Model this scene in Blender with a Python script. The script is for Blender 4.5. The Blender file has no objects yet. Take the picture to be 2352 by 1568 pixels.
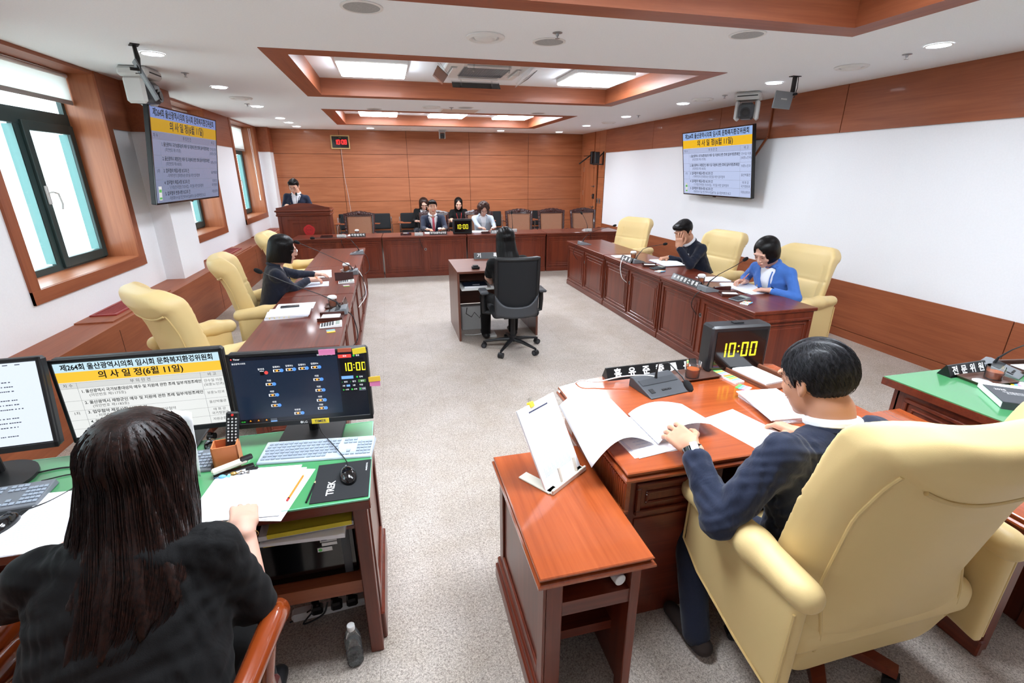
import bpy, math, random
import numpy as np
from mathutils import Matrix, Vector, Euler
# ------------------------------------------------------------------ camera, world, exposure
SC = bpy.context.scene
COL = SC.collection
PI = math.pi
cam = bpy.data.cameras.new('camera')
cam.sensor_width = 36.0
cam.lens = 1098.0 / 2352.0 * 36.0
cam.clip_start = 0.05
camo = bpy.data.objects.new('camera', cam)
camo.location = (0, 0, 1.85)
camo.rotation_euler = (math.radians(90 - 19.56), 0, math.radians(-13.97))
COL.objects.link(camo)
SC.camera = camo
SC.view_settings.view_transform = 'Standard'
SC.view_settings.look = 'None'
SC.view_settings.exposure = 0.90
SC.view_settings.gamma = 1.0
SC.view_settings.use_curve_mapping = False
SC.cycles.max_bounces = 8
SC.cycles.diffuse_bounces = 4
SC.cycles.glossy_bounces = 3
SC.cycles.adaptive_threshold = 0.02
SC.cycles.transmission_bounces = 4
SC.cycles.sample_clamp_indirect = 6.0
SC.cycles.caustics_reflective = False
SC.cycles.caustics_refractive = False
W = bpy.data.worlds.new('overcast_sky')
SC.world = W
W.use_nodes = True
W.node_tree.nodes['Background'].inputs[0].default_value = (0.82, 0.93, 1.0, 1)
W.node_tree.nodes['Background'].inputs[1].default_value = 3.6
PANEL_E = 24.0
DOWN_E = 40.0       # strength of the round downlights

# ------------------------------------------------------------------ materials
MATS = {}
def srgb(r, g, b):
    f = lambda c: (c / 255 / 12.92) if c / 255 <= 0.04045 else ((c / 255 + 0.055) / 1.055) ** 2.4
    return (f(r), f(g), f(b), 1)
def mat(name, rgb, rough=0.5, metal=0.0, coat=0.0, emit=0.0, spec=0.5, sheen=0.0, trans=0.0, ior=1.45, alpha=1.0):
    if name in MATS: return MATS[name]
    m = bpy.data.materials.new(name); m.use_nodes = True
    b = m.node_tree.nodes['Principled BSDF']
    c = srgb(*rgb)
    b.inputs['Base Color'].default_value = c
    b.inputs['Roughness'].default_value = rough
    b.inputs['Metallic'].default_value = metal
    b.inputs['Coat Weight'].default_value = coat
    b.inputs['Coat Roughness'].default_value = 0.08
    b.inputs['Specular IOR Level'].default_value = spec
    b.inputs['Sheen Weight'].default_value = sheen
    b.inputs['Transmission Weight'].default_value = trans
    b.inputs['IOR'].default_value = ior
    b.inputs['Alpha'].default_value = alpha
    if emit:
        b.inputs['Emission Color'].default_value = c
        b.inputs['Emission Strength'].default_value = emit
    MATS[name] = m
    return m
def nodes_of(m):
    nt = m.node_tree
    return nt, nt.nodes, nt.links, nt.nodes['Principled BSDF']
def texco(nt, scale, rot=(0, 0, 0)):
    tc = nt.nodes.new('ShaderNodeTexCoord'); mp = nt.nodes.new('ShaderNodeMapping')
    mp.inputs['Scale'].default_value = scale; mp.inputs['Rotation'].default_value = rot
    nt.links.new(tc.outputs['Object'], mp.inputs['Vector'])
    return mp.outputs['Vector']
def ramp(nt, fac, c0, c1, p0=0.3, p1=0.7):
    r = nt.nodes.new('ShaderNodeValToRGB')
    r.color_ramp.elements[0].position = p0; r.color_ramp.elements[0].color = c0
    r.color_ramp.elements[1].position = p1; r.color_ramp.elements[1].color = c1
    nt.links.new(fac, r.inputs['Fac'])
    return r.outputs['Color']
def noise(nt, vec, scale, detail=4, rough=0.55, dist=0.0):
    n = nt.nodes.new('ShaderNodeTexNoise')
    n.inputs['Scale'].default_value = scale; n.inputs['Detail'].default_value = detail
    n.inputs['Roughness'].default_value = rough; n.inputs['Distortion'].default_value = dist
    nt.links.new(vec, n.inputs['Vector'])
    return n.outputs['Fac']
def bump(nt, fac, strength, dist=0.01):
    b = nt.nodes.new('ShaderNodeBump')
    b.inputs['Strength'].default_value = strength; b.inputs['Distance'].default_value = dist
    nt.links.new(fac, b.inputs['Height'])
    nt.links.new(b.outputs['Normal'], nt.nodes['Principled BSDF'].inputs['Normal'])
def wood(name, ca, cb, axis, rough=0.4, coat=0.0, scale=1.0, fine=0.35):
    """streaky wood grain running along the given axis"""
    if name in MATS: return MATS[name]
    m = mat(name, ca, rough, coat=coat)
    nt, N, L, B = nodes_of(m)
    s = [9.0 * scale] * 3; s['xyz'.index(axis)] = 0.7 * scale
    v = texco(nt, s)
    n1 = noise(nt, v, 1.2, 5, 0.6, 0.6)
    s2 = [70.0 * scale] * 3; s2['xyz'.index(axis)] = 2.0 * scale
    v2 = texco(nt, s2)
    n2 = noise(nt, v2, 1.0, 3, 0.6)
    mx = N.new('ShaderNodeMix'); mx.data_type = 'FLOAT'; mx.inputs[0].default_value = fine
    L.new(n1, mx.inputs[2]); L.new(n2, mx.inputs[3])
    col = ramp(nt, mx.outputs[0], srgb(*ca), srgb(*cb), 0.34, 0.66)
    L.new(col, B.inputs['Base Color'])
    return m
def speckle(name, ca, cb, scale, rough, bs=0.2, p0=.4, p1=.6, dist=0.002, detail=3):
    m = mat(name, ca, rough)
    nt, N, L, B = nodes_of(m)
    f = noise(nt, texco(nt, (1, 1, 1)), scale, detail, 0.6)
    L.new(ramp(nt, f, srgb(*ca), srgb(*cb), p0, p1), B.inputs['Base Color'])
    if bs: bump(nt, f, bs, dist)
    return m

M_wallwood = {a: wood('cherry_veneer_' + a, (152, 86, 52), (180, 110, 72), a, 0.42, 0.15, 1.0) for a in 'xyz'}
M_trimwood = {a: wood('cherry_trim_' + a, (132, 68, 40), (160, 90, 56), a, 0.5, 0.04, 1.0) for a in 'xyz'}
M_mahog = {a: wood('mahogany_' + a, (84, 31, 18), (120, 52, 30), a, 0.34, 0.25, 1.0) for a in 'xyz'}
M_gloss = {a: wood('polished_cherry_' + a, (136, 60, 26), (168, 82, 40), a, 0.22, 1.0, 0.8) for a in 'xyz'}
M_brown = {a: wood('brown_laminate_' + a, (92, 52, 40), (112, 66, 50), a, 0.4, 0.3, 1.2) for a in 'xyz'}
M_white = speckle('white_wallpaper', (240, 240, 243), (242, 242, 245), 60, 0.85, 0)
M_ceil = speckle('ceiling_paint', (243, 247, 251), (246, 250, 253), 90, 0.9, 0.05)
M_groove = mat('dark_groove', (52, 24, 12), 0.8)
M_black = mat('black_plastic', (22, 22, 24), 0.45)
M_blackg = mat('glossy_black', (10, 10, 12), 0.12, coat=0.5)
M_dgrey = mat('dark_grey_plastic', (62, 64, 68), 0.45)
M_grey = mat('grey_plastic', (120, 124, 128), 0.45)
M_lgrey = mat('light_grey_plastic', (196, 196, 194), 0.5)
M_whitep = mat('white_plastic', (232, 232, 230), 0.4)
M_chrome = mat('chrome', (200, 200, 202), 0.2, metal=1.0)
M_steel = mat('brushed_steel', (170, 170, 172), 0.35, metal=1.0)
M_alu = mat('aluminium_frame', (44, 64, 64), 0.45)
M_alulit = mat('aluminium_frame_inner', (96, 140, 140), 0.4)  # lighter copy of the frame colour, daylight on the inner reveals painted in
M_lamp = mat('lamp_diffuser', (236, 245, 255), 0.5, emit=PANEL_E)
M_down = mat('downlight_diffuser', (240, 247, 255), 0.5, emit=DOWN_E)
M_paper = mat('paper', (243, 243, 246), 0.7)
M_paperb = mat('paper_bluish', (222, 228, 242), 0.7)
M_ink = mat('printed_ink', (58, 62, 84), 0.8)
M_inkl = mat('faint_printed_ink', (196, 204, 226), 0.8)
M_text_w = mat('white_lettering', (238, 238, 236), 0.5)
M_gold = mat('brass', (206, 166, 92), 0.3, metal=0.9)
M_red = mat('red_plastic', (206, 52, 48), 0.4)
M_yellow = mat('yellow_paper', (250, 222, 60), 0.6)
M_yellowc = mat('yellow_card', (226, 206, 62), 0.6)
M_pink = mat('pink_paper', (240, 140, 190), 0.6)
M_orange = mat('orange_plastic', (240, 130, 40), 0.45)
M_green = mat('green_plastic', (96, 190, 92), 0.5)
M_blue = mat('blue_plastic', (36, 84, 190), 0.45)
M_sky = mat('sky_blue_plastic', (120, 186, 226), 0.45)
def clear_mat(name, tint, gloss=0.06, ior=1.45, body=None, body_w=0.0):
    """thin clear wall: light passes, edges mirror (Fresnel)"""
    m = bpy.data.materials.new(name); m.use_nodes = True; nt = m.node_tree; nt.nodes.clear()
    t = nt.nodes.new('ShaderNodeBsdfTransparent'); t.inputs[0].default_value = (*tint, 1)
    g = nt.nodes.new('ShaderNodeBsdfGlossy'); g.inputs['Roughness'].default_value = gloss
    f = nt.nodes.new('ShaderNodeLayerWeight'); f.inputs[0].default_value = min(.5, (ior - 1) * .6); x = nt.nodes.new('ShaderNodeMixShader'); o = nt.nodes.new('ShaderNodeOutputMaterial')
    a = t.outputs[0]
    if body:
        d = nt.nodes.new('ShaderNodeBsdfDiffuse'); d.inputs[0].default_value = srgb(*body); y = nt.nodes.new('ShaderNodeMixShader'); y.inputs[0].default_value = body_w
        nt.links.new(a, y.inputs[1]); nt.links.new(d.outputs[0], y.inputs[2]); a = y.outputs[0]
    nt.links.new(f.outputs['Facing'] if False else f.outputs['Fresnel'], x.inputs[0]); nt.links.new(a, x.inputs[1]); nt.links.new(g.outputs[0], x.inputs[2]); nt.links.new(x.outputs[0], o.inputs[0])
    MATS[name] = m
    return m
M_glass = clear_mat('clear_glass', (.95, .97, .97), .03, 1.5, (230, 236, 238), .06)
M_plasticclear = clear_mat('clear_plastic', (.98, .99, .99), .08, 1.33, (226, 230, 232), .06)
M_tea = clear_mat('amber_tea', (.95, .50, .20), .05, 1.33, (206, 104, 44), .55)
M_skin = mat('skin', (214, 164, 138), 0.5)
M_skinf = mat('fair_skin', (208, 162, 142), 0.5)
M_skint = mat('tanned_skin', (192, 140, 112), 0.5)
for _m in (M_skin, M_skinf, M_skint):
    _m.node_tree.nodes['Principled BSDF'].inputs['Subsurface Weight'].default_value = 0.12
    _m.node_tree.nodes['Principled BSDF'].inputs['Subsurface Radius'].default_value = (0.01, 0.004, 0.002)
M_lips = mat('lips', (186, 92, 84), 0.45)
M_eye = mat('eye_white', (226, 222, 216), 0.3)
M_iris = mat('dark_iris', (24, 16, 12), 0.2)
M_brow = mat('eyebrow', (44, 32, 28), 0.8)

# ------------------------------------------------------------------ mesh building
def T(x=0, y=0, z=0): return Matrix.Translation((x, y, z))
def RX(a): return Matrix.Rotation(math.radians(a), 4, 'X')
def RY(a): return Matrix.Rotation(math.radians(a), 4, 'Y')
def RZ(a): return Matrix.Rotation(math.radians(a), 4, 'Z')
def tag(o, label=None, cat=None, group=None, kind=None):
    if label: o['label'] = label
    if cat: o['category'] = cat
    if group: o['group'] = group
    if kind: o['kind'] = kind
    return o
def thing(name, label, cat, m=None, group=None):
    o = bpy.data.objects.new(name, None); COL.objects.link(o)
    o.empty_display_size = 0.05
    if m is not None: o.matrix_world = m
    return tag(o, label, cat, group)
class MB:
    def __init__(s, *mats):
        s.v = []; s.f = []; s.m = []; s.mats = list(mats); s.M = Matrix.Identity(4); s.sm = []
    def mi(s, m):
        if m is None: return 0
        if m not in s.mats: s.mats.append(m)
        return s.mats.index(m)
    def add(s, verts, faces, m=None, M=None):
        k = len(s.v); A = s.M @ M if M is not None else s.M
        s.v += [tuple(A @ Vector(v)) for v in verts]
        i = s.mi(m)
        for f in faces: s.f.append([a + k for a in f]); s.m.append(i)
        return s
    def box(s, x0, x1, y0, y1, z0, z1, m=None, M=None, c=0.0):
        """box, with a small chamfer c when given"""
        if c <= 0:
            v = [(x, y, z) for z in (z0, z1) for y in (y0, y1) for x in (x0, x1)]
            f = [(0, 2, 3, 1), (4, 5, 7, 6), (0, 1, 5, 4), (2, 6, 7, 3), (0, 4, 6, 2), (1, 3, 7, 5)]
            return s.add(v, f, m, M)
        c = min(c, (x1 - x0) / 2.01, (y1 - y0) / 2.01, (z1 - z0) / 2.01)
        X, Y, Z = (x0, x1), (y0, y1), (z0, z1)
        v = []; idx = {}
        for i in (0, 1):
            for j in (0, 1):
                for k in (0, 1):
                    px, py, pz = X[i], Y[j], Z[k]
                    sx, sy, sz = (c if i == 0 else -c), (c if j == 0 else -c), (c if k == 0 else -c)
                    idx[i, j, k, 0] = len(v); v.append((px, py + sy, pz + sz))
                    idx[i, j, k, 1] = len(v); v.append((px + sx, py, pz + sz))
                    idx[i, j, k, 2] = len(v); v.append((px + sx, py + sy, pz))
        f = []
        q = [(0, 0), (1, 0), (1, 1), (0, 1)]
        for a in (0, 1):
            g = [idx[a, j, k, 0] for j, k in q]; f.append(g if a else g[::-1])
            g = [idx[i, a, k, 1] for i, k in q]; f.append(g[::-1] if a else g)
            g = [idx[i, j, a, 2] for i, j in q]; f.append(g if a else g[::-1])
        for i in (0, 1):
            for j in (0, 1):
                g = [idx[i, j, 0, 0], idx[i, j, 1, 0], idx[i, j, 1, 1], idx[i, j, 0, 1]]; f.append(g if (i + j) % 2 else g[::-1])
                g = [idx[i, 0, j, 0], idx[i, 1, j, 0], idx[i, 1, j, 2], idx[i, 0, j, 2]]; f.append(g if (i + j) % 2 == 0 else g[::-1])
                g = [idx[0, i, j, 1], idx[1, i, j, 1], idx[1, i, j, 2], idx[0, i, j, 2]]; f.append(g if (i + j) % 2 else g[::-1])
                for k in (0, 1):
                    g = [idx[i, j, k, 0], idx[i, j, k, 1], idx[i, j, k, 2]]; f.append(g)
        return s.add(v, f, m, M)
    def prism(s, pts, z0, z1, m=None, M=None):
        n = len(pts)
        v = [(p[0], p[1], z0) for p in pts] + [(p[0], p[1], z1) for p in pts]
        f = [list(range(n))[::-1], list(range(n, 2 * n))] + [(i, (i + 1) % n, n + (i + 1) % n, n + i) for i in range(n)]
        return s.add(v, f, m, M)
    def lathe(s, prof, n=24, m=None, M=None, cap=True):
        v = []; f = []
        for r, z in prof:
            for i in range(n):
                a = 2 * PI * i / n; v.append((r * math.cos(a), r * math.sin(a), z))
        for k in range(len(prof) - 1):
            for i in range(n):
                j = (i + 1) % n
                f.append((k * n + i, k * n + j, (k + 1) * n + j, (k + 1) * n + i))
        if cap:
            if prof[0][0] > 1e-5: f.append(list(range(n))[::-1])
            if prof[-1][0] > 1e-5: f.append([(len(prof) - 1) * n + i for i in range(n)])
        return s.add(v, f, m, M)
    def cyl(s, r, z0, z1, n=20, m=None, M=None, r1=None):
        return s.lathe([(r, z0), (r if r1 is None else r1, z1)], n, m, M)
    def tube(s, pts, r, n=8, m=None, M=None, closed=False, flat=1.0):
        pts = [Vector(p) for p in pts]; v = []; f = []; N = len(pts)
        rr = r if isinstance(r, (list, tuple)) else [r] * N
        up = Vector((0, 0, 1)); prev = None
        for i, p in enumerate(pts):
            a = pts[(i - 1) % N] if (i > 0 or closed) else p
            b = pts[(i + 1) % N] if (i < N - 1 or closed) else p
            t = (b - a).normalized() if (b - a).length > 1e-9 else Vector((0, 0, 1))
            if prev is None:
                x = t.cross(up)
                if x.length < 1e-3: x = t.cross(Vector((0, 1, 0)))
            else:
                x = prev - t * prev.dot(t)
                if x.length < 1e-6: x = t.cross(up)
            x.normalize(); y = t.cross(x); prev = x
            for k in range(n):
                an = 2 * PI * k / n
                v.append(tuple(p + x * rr[i] * math.cos(an) + y * rr[i] * flat * math.sin(an)))
        for i in range(N if closed else N - 1):
            j = (i + 1) % N
            for k in range(n):
                l = (k + 1) % n; f.append((i * n + k, j * n + k, j * n + l, i * n + l))
        if not closed:
            f.append(list(range(n))); f.append([(N - 1) * n + k for k in range(n)][::-1])
        return s.add(v, f, m, M)
    def grid(s, fn, nu, nv, m=None, M=None, closed_u=False):
        v = [fn(i / (nu - (0 if closed_u else 1)), j / (nv - 1)) for j in range(nv) for i in range(nu)]
        f = []
        for j in range(nv - 1):
            for i in range(nu if closed_u else nu - 1):
                k = (i + 1) % nu
                f.append((j * nu + i, j * nu + k, (j + 1) * nu + k, (j + 1) * nu + i))
        return s.add(v, f, m, M)
    def ball(s, r, M=None, m=None, n=16, k=10, sc=(1, 1, 1)):
        prof = [(r * math.sin(PI * i / k), -r * math.cos(PI * i / k)) for i in range(k + 1)]
        prof[0] = (1e-6, -r); prof[-1] = (1e-6, r)
        A = Matrix.Diagonal((*sc, 1))
        return s.lathe(prof, n, m, (M @ A) if M is not None else A, cap=False)
    def text(s, body, size, m, M, bold=0.0, align='CENTER', ext=0.0004, width=None):
        v, f = text_mesh(body, bold, align)
        if not v: return s
        sx = size
        if width:
            w = max(p[0] for p in v) - min(p[0] for p in v)
            sx = min(size, width / w) if w > 0 else size
        return s.add([(p[0] * sx, p[1] * size, ext) for p in v], f, m, M)
    def build(s, name, parent=None, m=None, smooth=30, loc=None, bevel=0.0, thick=0.0):
        me = bpy.data.meshes.new(name)
        org = Vector((0, 0, 0))
        vs = s.v
        if parent is None and loc is None and vs:
            a = np.array(vs); org = Vector(((a[:, 0].min() + a[:, 0].max()) / 2, (a[:, 1].min() + a[:, 1].max()) / 2, a[:, 2].min()))
            vs = [(p[0] - org.x, p[1] - org.y, p[2] - org.z) for p in vs]
        me.from_pydata(vs, [], s.f)
        if s.mats:
            for q in s.mats: me.materials.append(q)
            me.polygons.foreach_set('material_index', s.m)
        elif m is not None: me.materials.append(m)
        me.validate()
        if smooth:
            me.polygons.foreach_set('use_smooth', [True] * len(me.polygons))
            me.set_sharp_from_angle(angle=math.radians(smooth))
        me.update()
        o = bpy.data.objects.new(name, me); COL.objects.link(o)
        if parent is not None: o.parent = parent
        else: o.location = org if loc is None else loc
        if bevel:
            b = o.modifiers.new('bevel', 'BEVEL'); b.width = bevel; b.segments = 2; b.limit_method = 'ANGLE'
            b.harden_normals = False
        if thick:
            b = o.modifiers.new('solid', 'SOLIDIFY'); b.thickness = thick; b.offset = 0
        return o
_TX = {}
def text_mesh(body, bold, align):
    key = (body, bold, align)
    if key in _TX: return _TX[key]
    c = bpy.data.curves.new('t', 'FONT'); c.body = body; c.offset = bold; c.align_x = align; c.align_y = 'CENTER'
    c.resolution_u = 3
    o = bpy.data.objects.new('t', c); COL.objects.link(o)
    dg = bpy.context.evaluated_depsgraph_get()
    me = bpy.data.meshes.new_from_object(o.evaluated_get(dg))
    v = [tuple(p.co) for p in me.vertices]; f = [list(p.vertices) for p in me.polygons]
    bpy.data.objects.remove(o); bpy.data.curves.remove(c); bpy.data.meshes.remove(me)
    _TX[key] = (v, f)
    return v, f
def dup(root, m, label=None, group=None):
    r = root.copy(); COL.objects.link(r); r.matrix_world = m
    if label: r['label'] = label
    if group: r['group'] = group
    for ch in list(root.children):
        c = ch.copy(); COL.objects.link(c); c.parent = r
        for g in list(ch.children):
            d = g.copy(); COL.objects.link(d); d.parent = c
    return r
def struct(o): o['kind'] = 'structure'; return o

# ------------------------------------------------------------------ signed distance sculpting (for soft shapes and bodies)
def _rm(e):  # rotation matrix 3x3 numpy
    return np.array(Euler([math.radians(a) for a in e], 'XYZ').to_matrix())
class SDF:
    def __init__(s): s.p = []
    def ell(s, c, r, rot=(0, 0, 0), k=0.02, sub=False, R=None):
        R = _rm(rot) if R is None else R
        c = np.array(c, float); r = np.array(r, float); m = r.max()
        def f(P):
            q = (P - c) @ R
            k0 = np.sqrt(((q / r) ** 2).sum(-1)); k1 = np.sqrt(((q / (r * r)) ** 2).sum(-1)) + 1e-9
            return k0 * (k0 - 1) / k1
        s.p.append((f, c - m, c + m, k, sub)); return s
    def cap(s, a, b, ra, rb=None, k=0.02, sub=False, flat=None, axis=None):
        """tapered capsule; flat squeezes it along the unit vector axis"""
        rb = ra if rb is None else rb
        a = np.array(a, float); b = np.array(b, float); m = max(ra, rb)
        ax = None if axis is None else np.array(axis, float) / np.linalg.norm(axis)
        d = b - a; dd = d @ d + 1e-12
        def f(P):
            q = P - a; t = np.clip((q @ d) / dd, 0, 1)
            w = q - t[..., None] * d
            if ax is not None:
                h = w @ ax; w = w + (h * (1 / flat - 1))[..., None] * ax
            return np.sqrt((w ** 2).sum(-1)) - (ra + (rb - ra) * t)
        s.p.append((f, np.minimum(a, b) - m, np.maximum(a, b) + m, k, sub)); return s
    def chain(s, pts, rs, k=0.02, **kw):
        for i in range(len(pts) - 1): s.cap(pts[i], pts[i + 1], rs[i], rs[i + 1], k, **kw)
        return s
    def box(s, c, h, r, rot=(0, 0, 0), k=0.01, sub=False, R=None):
        R = _rm(rot) if R is None else R
        c = np.array(c, float); h = np.array(h, float); m = np.linalg.norm(h)
        def f(P):
            q = np.abs((P - c) @ R) - (h - r)
            return np.sqrt((np.maximum(q, 0) ** 2).sum(-1)) + np.minimum(q.max(-1), 0) - r
        s.p.append((f, c - m, c + m, k, sub)); return s
    def loft(s, stations, k=0.02, lean=0.0, org=(0, 0, 0), rz=0.0, e=2.0, sub=False, R=None):
        """stack of ellipses (z, rx, ry, yoff); leaned forward by lean degrees about org"""
        R = _rm((-lean, 0, rz)) if R is None else R
        o = np.array(org, float)
        z = np.array([t[0] for t in stations]); rx = np.array([t[1] for t in stations]); ry = np.array([t[2] for t in stations]); yo = np.array([t[3] for t in stations])
        m = max(rx.max(), ry.max(), 0.05)
        lo = o + np.array([-m, -m, 0]) ; pts = np.array([R @ np.array([sx * m, sy * m, zz]) for sx in (-1, 1) for sy in (-1.3, 1.3) for zz in (z[0] - .05, z[-1] + .05)]) + o
        def f(P):
            q = (P - o) @ R
            zz = np.clip(q[..., 2], z[0], z[-1])
            a = np.interp(zz, z, rx); b = np.interp(zz, z, ry); y = np.interp(zz, z, yo)
            u = np.abs(q[..., 0]) / a; w = np.abs(q[..., 1] - y) / b
            d = ((u ** e + w ** e + 1e-9) ** (1 / e) - 1) * np.minimum(a, b)
            dz = np.maximum(z[0] - q[..., 2], q[..., 2] - z[-1])
            return np.where(dz > 0, np.sqrt(np.maximum(d, 0) ** 2 + dz ** 2), np.maximum(d, dz) if False else np.maximum(d, dz - 0.0))
        s.p.append((f, pts.min(0), pts.max(0), k, sub)); return s
    def fn(s, f, lo, hi, k=0.01, sub=False):
        s.p.append((f, np.array(lo, float), np.array(hi, float), k, sub)); return s
    def mesh(s, h, pad=0.02, disp=None):
        add = [p for p in s.p if not p[4]]
        lo = np.min([p[1] for p in add], 0) - pad - h; hi = np.max([p[2] for p in add], 0) + pad + h
        n = np.maximum(np.ceil((hi - lo) / h).astype(int) + 1, 4)
        F = np.full(n, 0.5, dtype=np.float32)
        ax = [lo[i] + h * np.arange(n[i]) for i in range(3)]
        for f, a, b, k, sub in s.p:
            i0 = np.clip(np.floor((a - k - 3 * h - lo) / h).astype(int), 0, n - 1); i1 = np.clip(np.ceil((b + k + 3 * h - lo) / h).astype(int) + 1, 1, n)
            if (i1 <= i0).any(): continue
            sl = tuple(slice(i0[i], i1[i]) for i in range(3))
            G = np.stack(np.meshgrid(*[ax[i][sl[i]] for i in range(3)], indexing='ij'), -1)
            d = f(G); g = F[sl]
            if sub: d = -d; hh = np.clip(0.5 - 0.5 * (g - d) / k, 0, 1) if k > 0 else None; F[sl] = np.maximum(g, d) if k <= 0 else g * (1 - hh) + d * hh + k * hh * (1 - hh)
            elif k <= 0: F[sl] = np.minimum(g, d)
            else:
                hh = np.clip(0.5 + 0.5 * (g - d) / k, 0, 1); F[sl] = g * (1 - hh) + d * hh - k * hh * (1 - hh)
        if disp is not None:
            G = np.stack(np.meshgrid(*ax, indexing='ij'), -1); near = np.abs(F) < 4 * h
            F[near] += disp(G[near]).astype(np.float32)
        return nets(F, lo, h)
def nets(F, lo, h):
    """naive surface nets"""
    S = F < 0
    nx, ny, nz = F.shape
    c = np.zeros((nx - 1, ny - 1, nz - 1), int)
    for i in (0, 1):
        for j in (0, 1):
            for k in (0, 1): c += S[i:nx - 1 + i, j:ny - 1 + j, k:nz - 1 + k]
    act = (c > 0) & (c < 8)
    idx = -np.ones(act.shape, int); I = np.argwhere(act); idx[tuple(I.T)] = np.arange(len(I))
    acc = np.zeros((len(I), 3)); cnt = np.zeros(len(I))
    cor = [(0, 0, 0), (1, 0, 0), (0, 1, 0), (1, 1, 0), (0, 0, 1), (1, 0, 1), (0, 1, 1), (1, 1, 1)]
    val = [F[tuple((I + np.array(q)).T)] for q in cor]
    for a in range(8):
        for ax_, b in ((0, a | 1), (1, a | 2), (2, a | 4)):
            if b == a: continue
            fa, fb = val[a], val[b]; x = (fa < 0) != (fb < 0)
            t = np.where(x, fa / (fa - fb + 1e-12), 0)
            p = np.array(cor[a], float)[None] + t[:, None] * (np.array(cor[b]) - np.array(cor[a]))[None]
            acc[x] += p[x]; cnt[x] += 1
    V = lo + h * (I + acc / np.maximum(cnt, 1)[:, None])
    faces = []
    for ax_ in range(3):
        sh = [slice(None)] * 3; sh2 = [slice(None)] * 3
        sh[ax_] = slice(0, -1); sh2[ax_] = slice(1, None)
        A, B = S[tuple(sh)], S[tuple(sh2)]
        E = np.argwhere(A != B)
        u, w = [(1, 2), (2, 0), (0, 1)][ax_]
        E = E[(E[:, u] > 0) & (E[:, w] > 0) & (E[:, u] < F.shape[u] - 1) & (E[:, w] < F.shape[w] - 1)]
        if not len(E): continue
        du = np.zeros(3, int); du[u] = 1; dw = np.zeros(3, int); dw[w] = 1
        q = np.stack([idx[tuple((E - du - dw).T)], idx[tuple((E - dw).T)], idx[tuple(E.T)], idx[tuple((E - du).T)]], 1)
        fl = ~A[tuple(E.T)]
        q[fl] = q[fl][:, ::-1]
        faces.append(q)
    return V, np.concatenate(faces) if faces else np.zeros((0, 4), int)
def soft(name, parts, parent, mats, matfn=None, M=None, loc=None, relax=1):
    """make one mesh object from [(V, Q, material index)]"""
    vs = []; fs = []; mi = []; k = 0
    for V, Q, m in parts:
        for _ in range(relax):
            acc = np.zeros_like(V); cn = np.zeros(len(V))
            for a, b in ((0, 1), (1, 2), (2, 3), (3, 0)):
                np.add.at(acc, Q[:, a], V[Q[:, b]]); np.add.at(acc, Q[:, b], V[Q[:, a]])
                np.add.at(cn, Q[:, a], 1); np.add.at(cn, Q[:, b], 1)
            V = V * 0.5 + 0.5 * acc / np.maximum(cn, 1)[:, None]
        vs.append(V); fs.append(Q + k); k += len(V)
        if callable(m): mi.append(m(V[Q].mean(1)))
        else: mi.append(np.full(len(Q), m))
    V = np.concatenate(vs); Q = np.concatenate(fs); mi = np.concatenate(mi)
    if M is not None:
        A = np.array(M); V = V @ A[:3, :3].T + A[:3, 3]
    org = np.zeros(3)
    if parent is None:
        org = np.array([(V[:, 0].min() + V[:, 0].max()) / 2, (V[:, 1].min() + V[:, 1].max()) / 2, V[:, 2].min()]); V = V - org
    me = bpy.data.meshes.new(name)
    me.vertices.add(len(V)); me.vertices.foreach_set('co', V.astype(np.float32).ravel())
    me.loops.add(Q.size); me.loops.foreach_set('vertex_index', Q.astype(np.int32).ravel())
    me.polygons.add(len(Q)); me.polygons.foreach_set('loop_start', np.arange(0, Q.size, 4, dtype=np.int32))
    me.polygons.foreach_set('material_index', mi.astype(np.int32))
    me.polygons.foreach_set('use_smooth', np.ones(len(Q), bool))
    for q in mats: me.materials.append(q)
    me.update(calc_edges=True); me.validate()
    o = bpy.data.objects.new(name, me); COL.objects.link(o)
    if parent is not None: o.parent = parent
    else: o.location = Vector(org)
    return o
def ss(a, b, x):
    t = np.clip((x - a) / (b - a), 0, 1); return t * t * (3 - 2 * t)
# ================================================================== ROOM
ZC = 2.77; XR = 5.1; XL = -2.70; YB = 12.77; Y0 = -2.6
# floor: mottled beige carpet vinyl with faint sheet seams
M_floor = mat('mottled_vinyl_floor', (190, 178, 166), 0.5)
nt, N_, L_, B_ = nodes_of(M_floor)
v_ = texco(nt, (1, 1, 1))
f1 = noise(nt, v_, 150, 2, 0.6, 1.2); f2 = noise(nt, v_, 5, 2, 0.5)
c1 = ramp(nt, f1, srgb(138, 127, 118), srgb(204, 193, 183), 0.36, 0.62)
mx = N_.new('ShaderNodeMix'); mx.data_type = 'RGBA'; mx.blend_type = 'MULTIPLY'; mx.inputs[0].default_value = 1
L_.new(c1, mx.inputs[6]); L_.new(ramp(nt, f2, srgb(240, 236, 230), srgb(255, 255, 255), 0.3, 0.7), mx.inputs[7])
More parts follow.
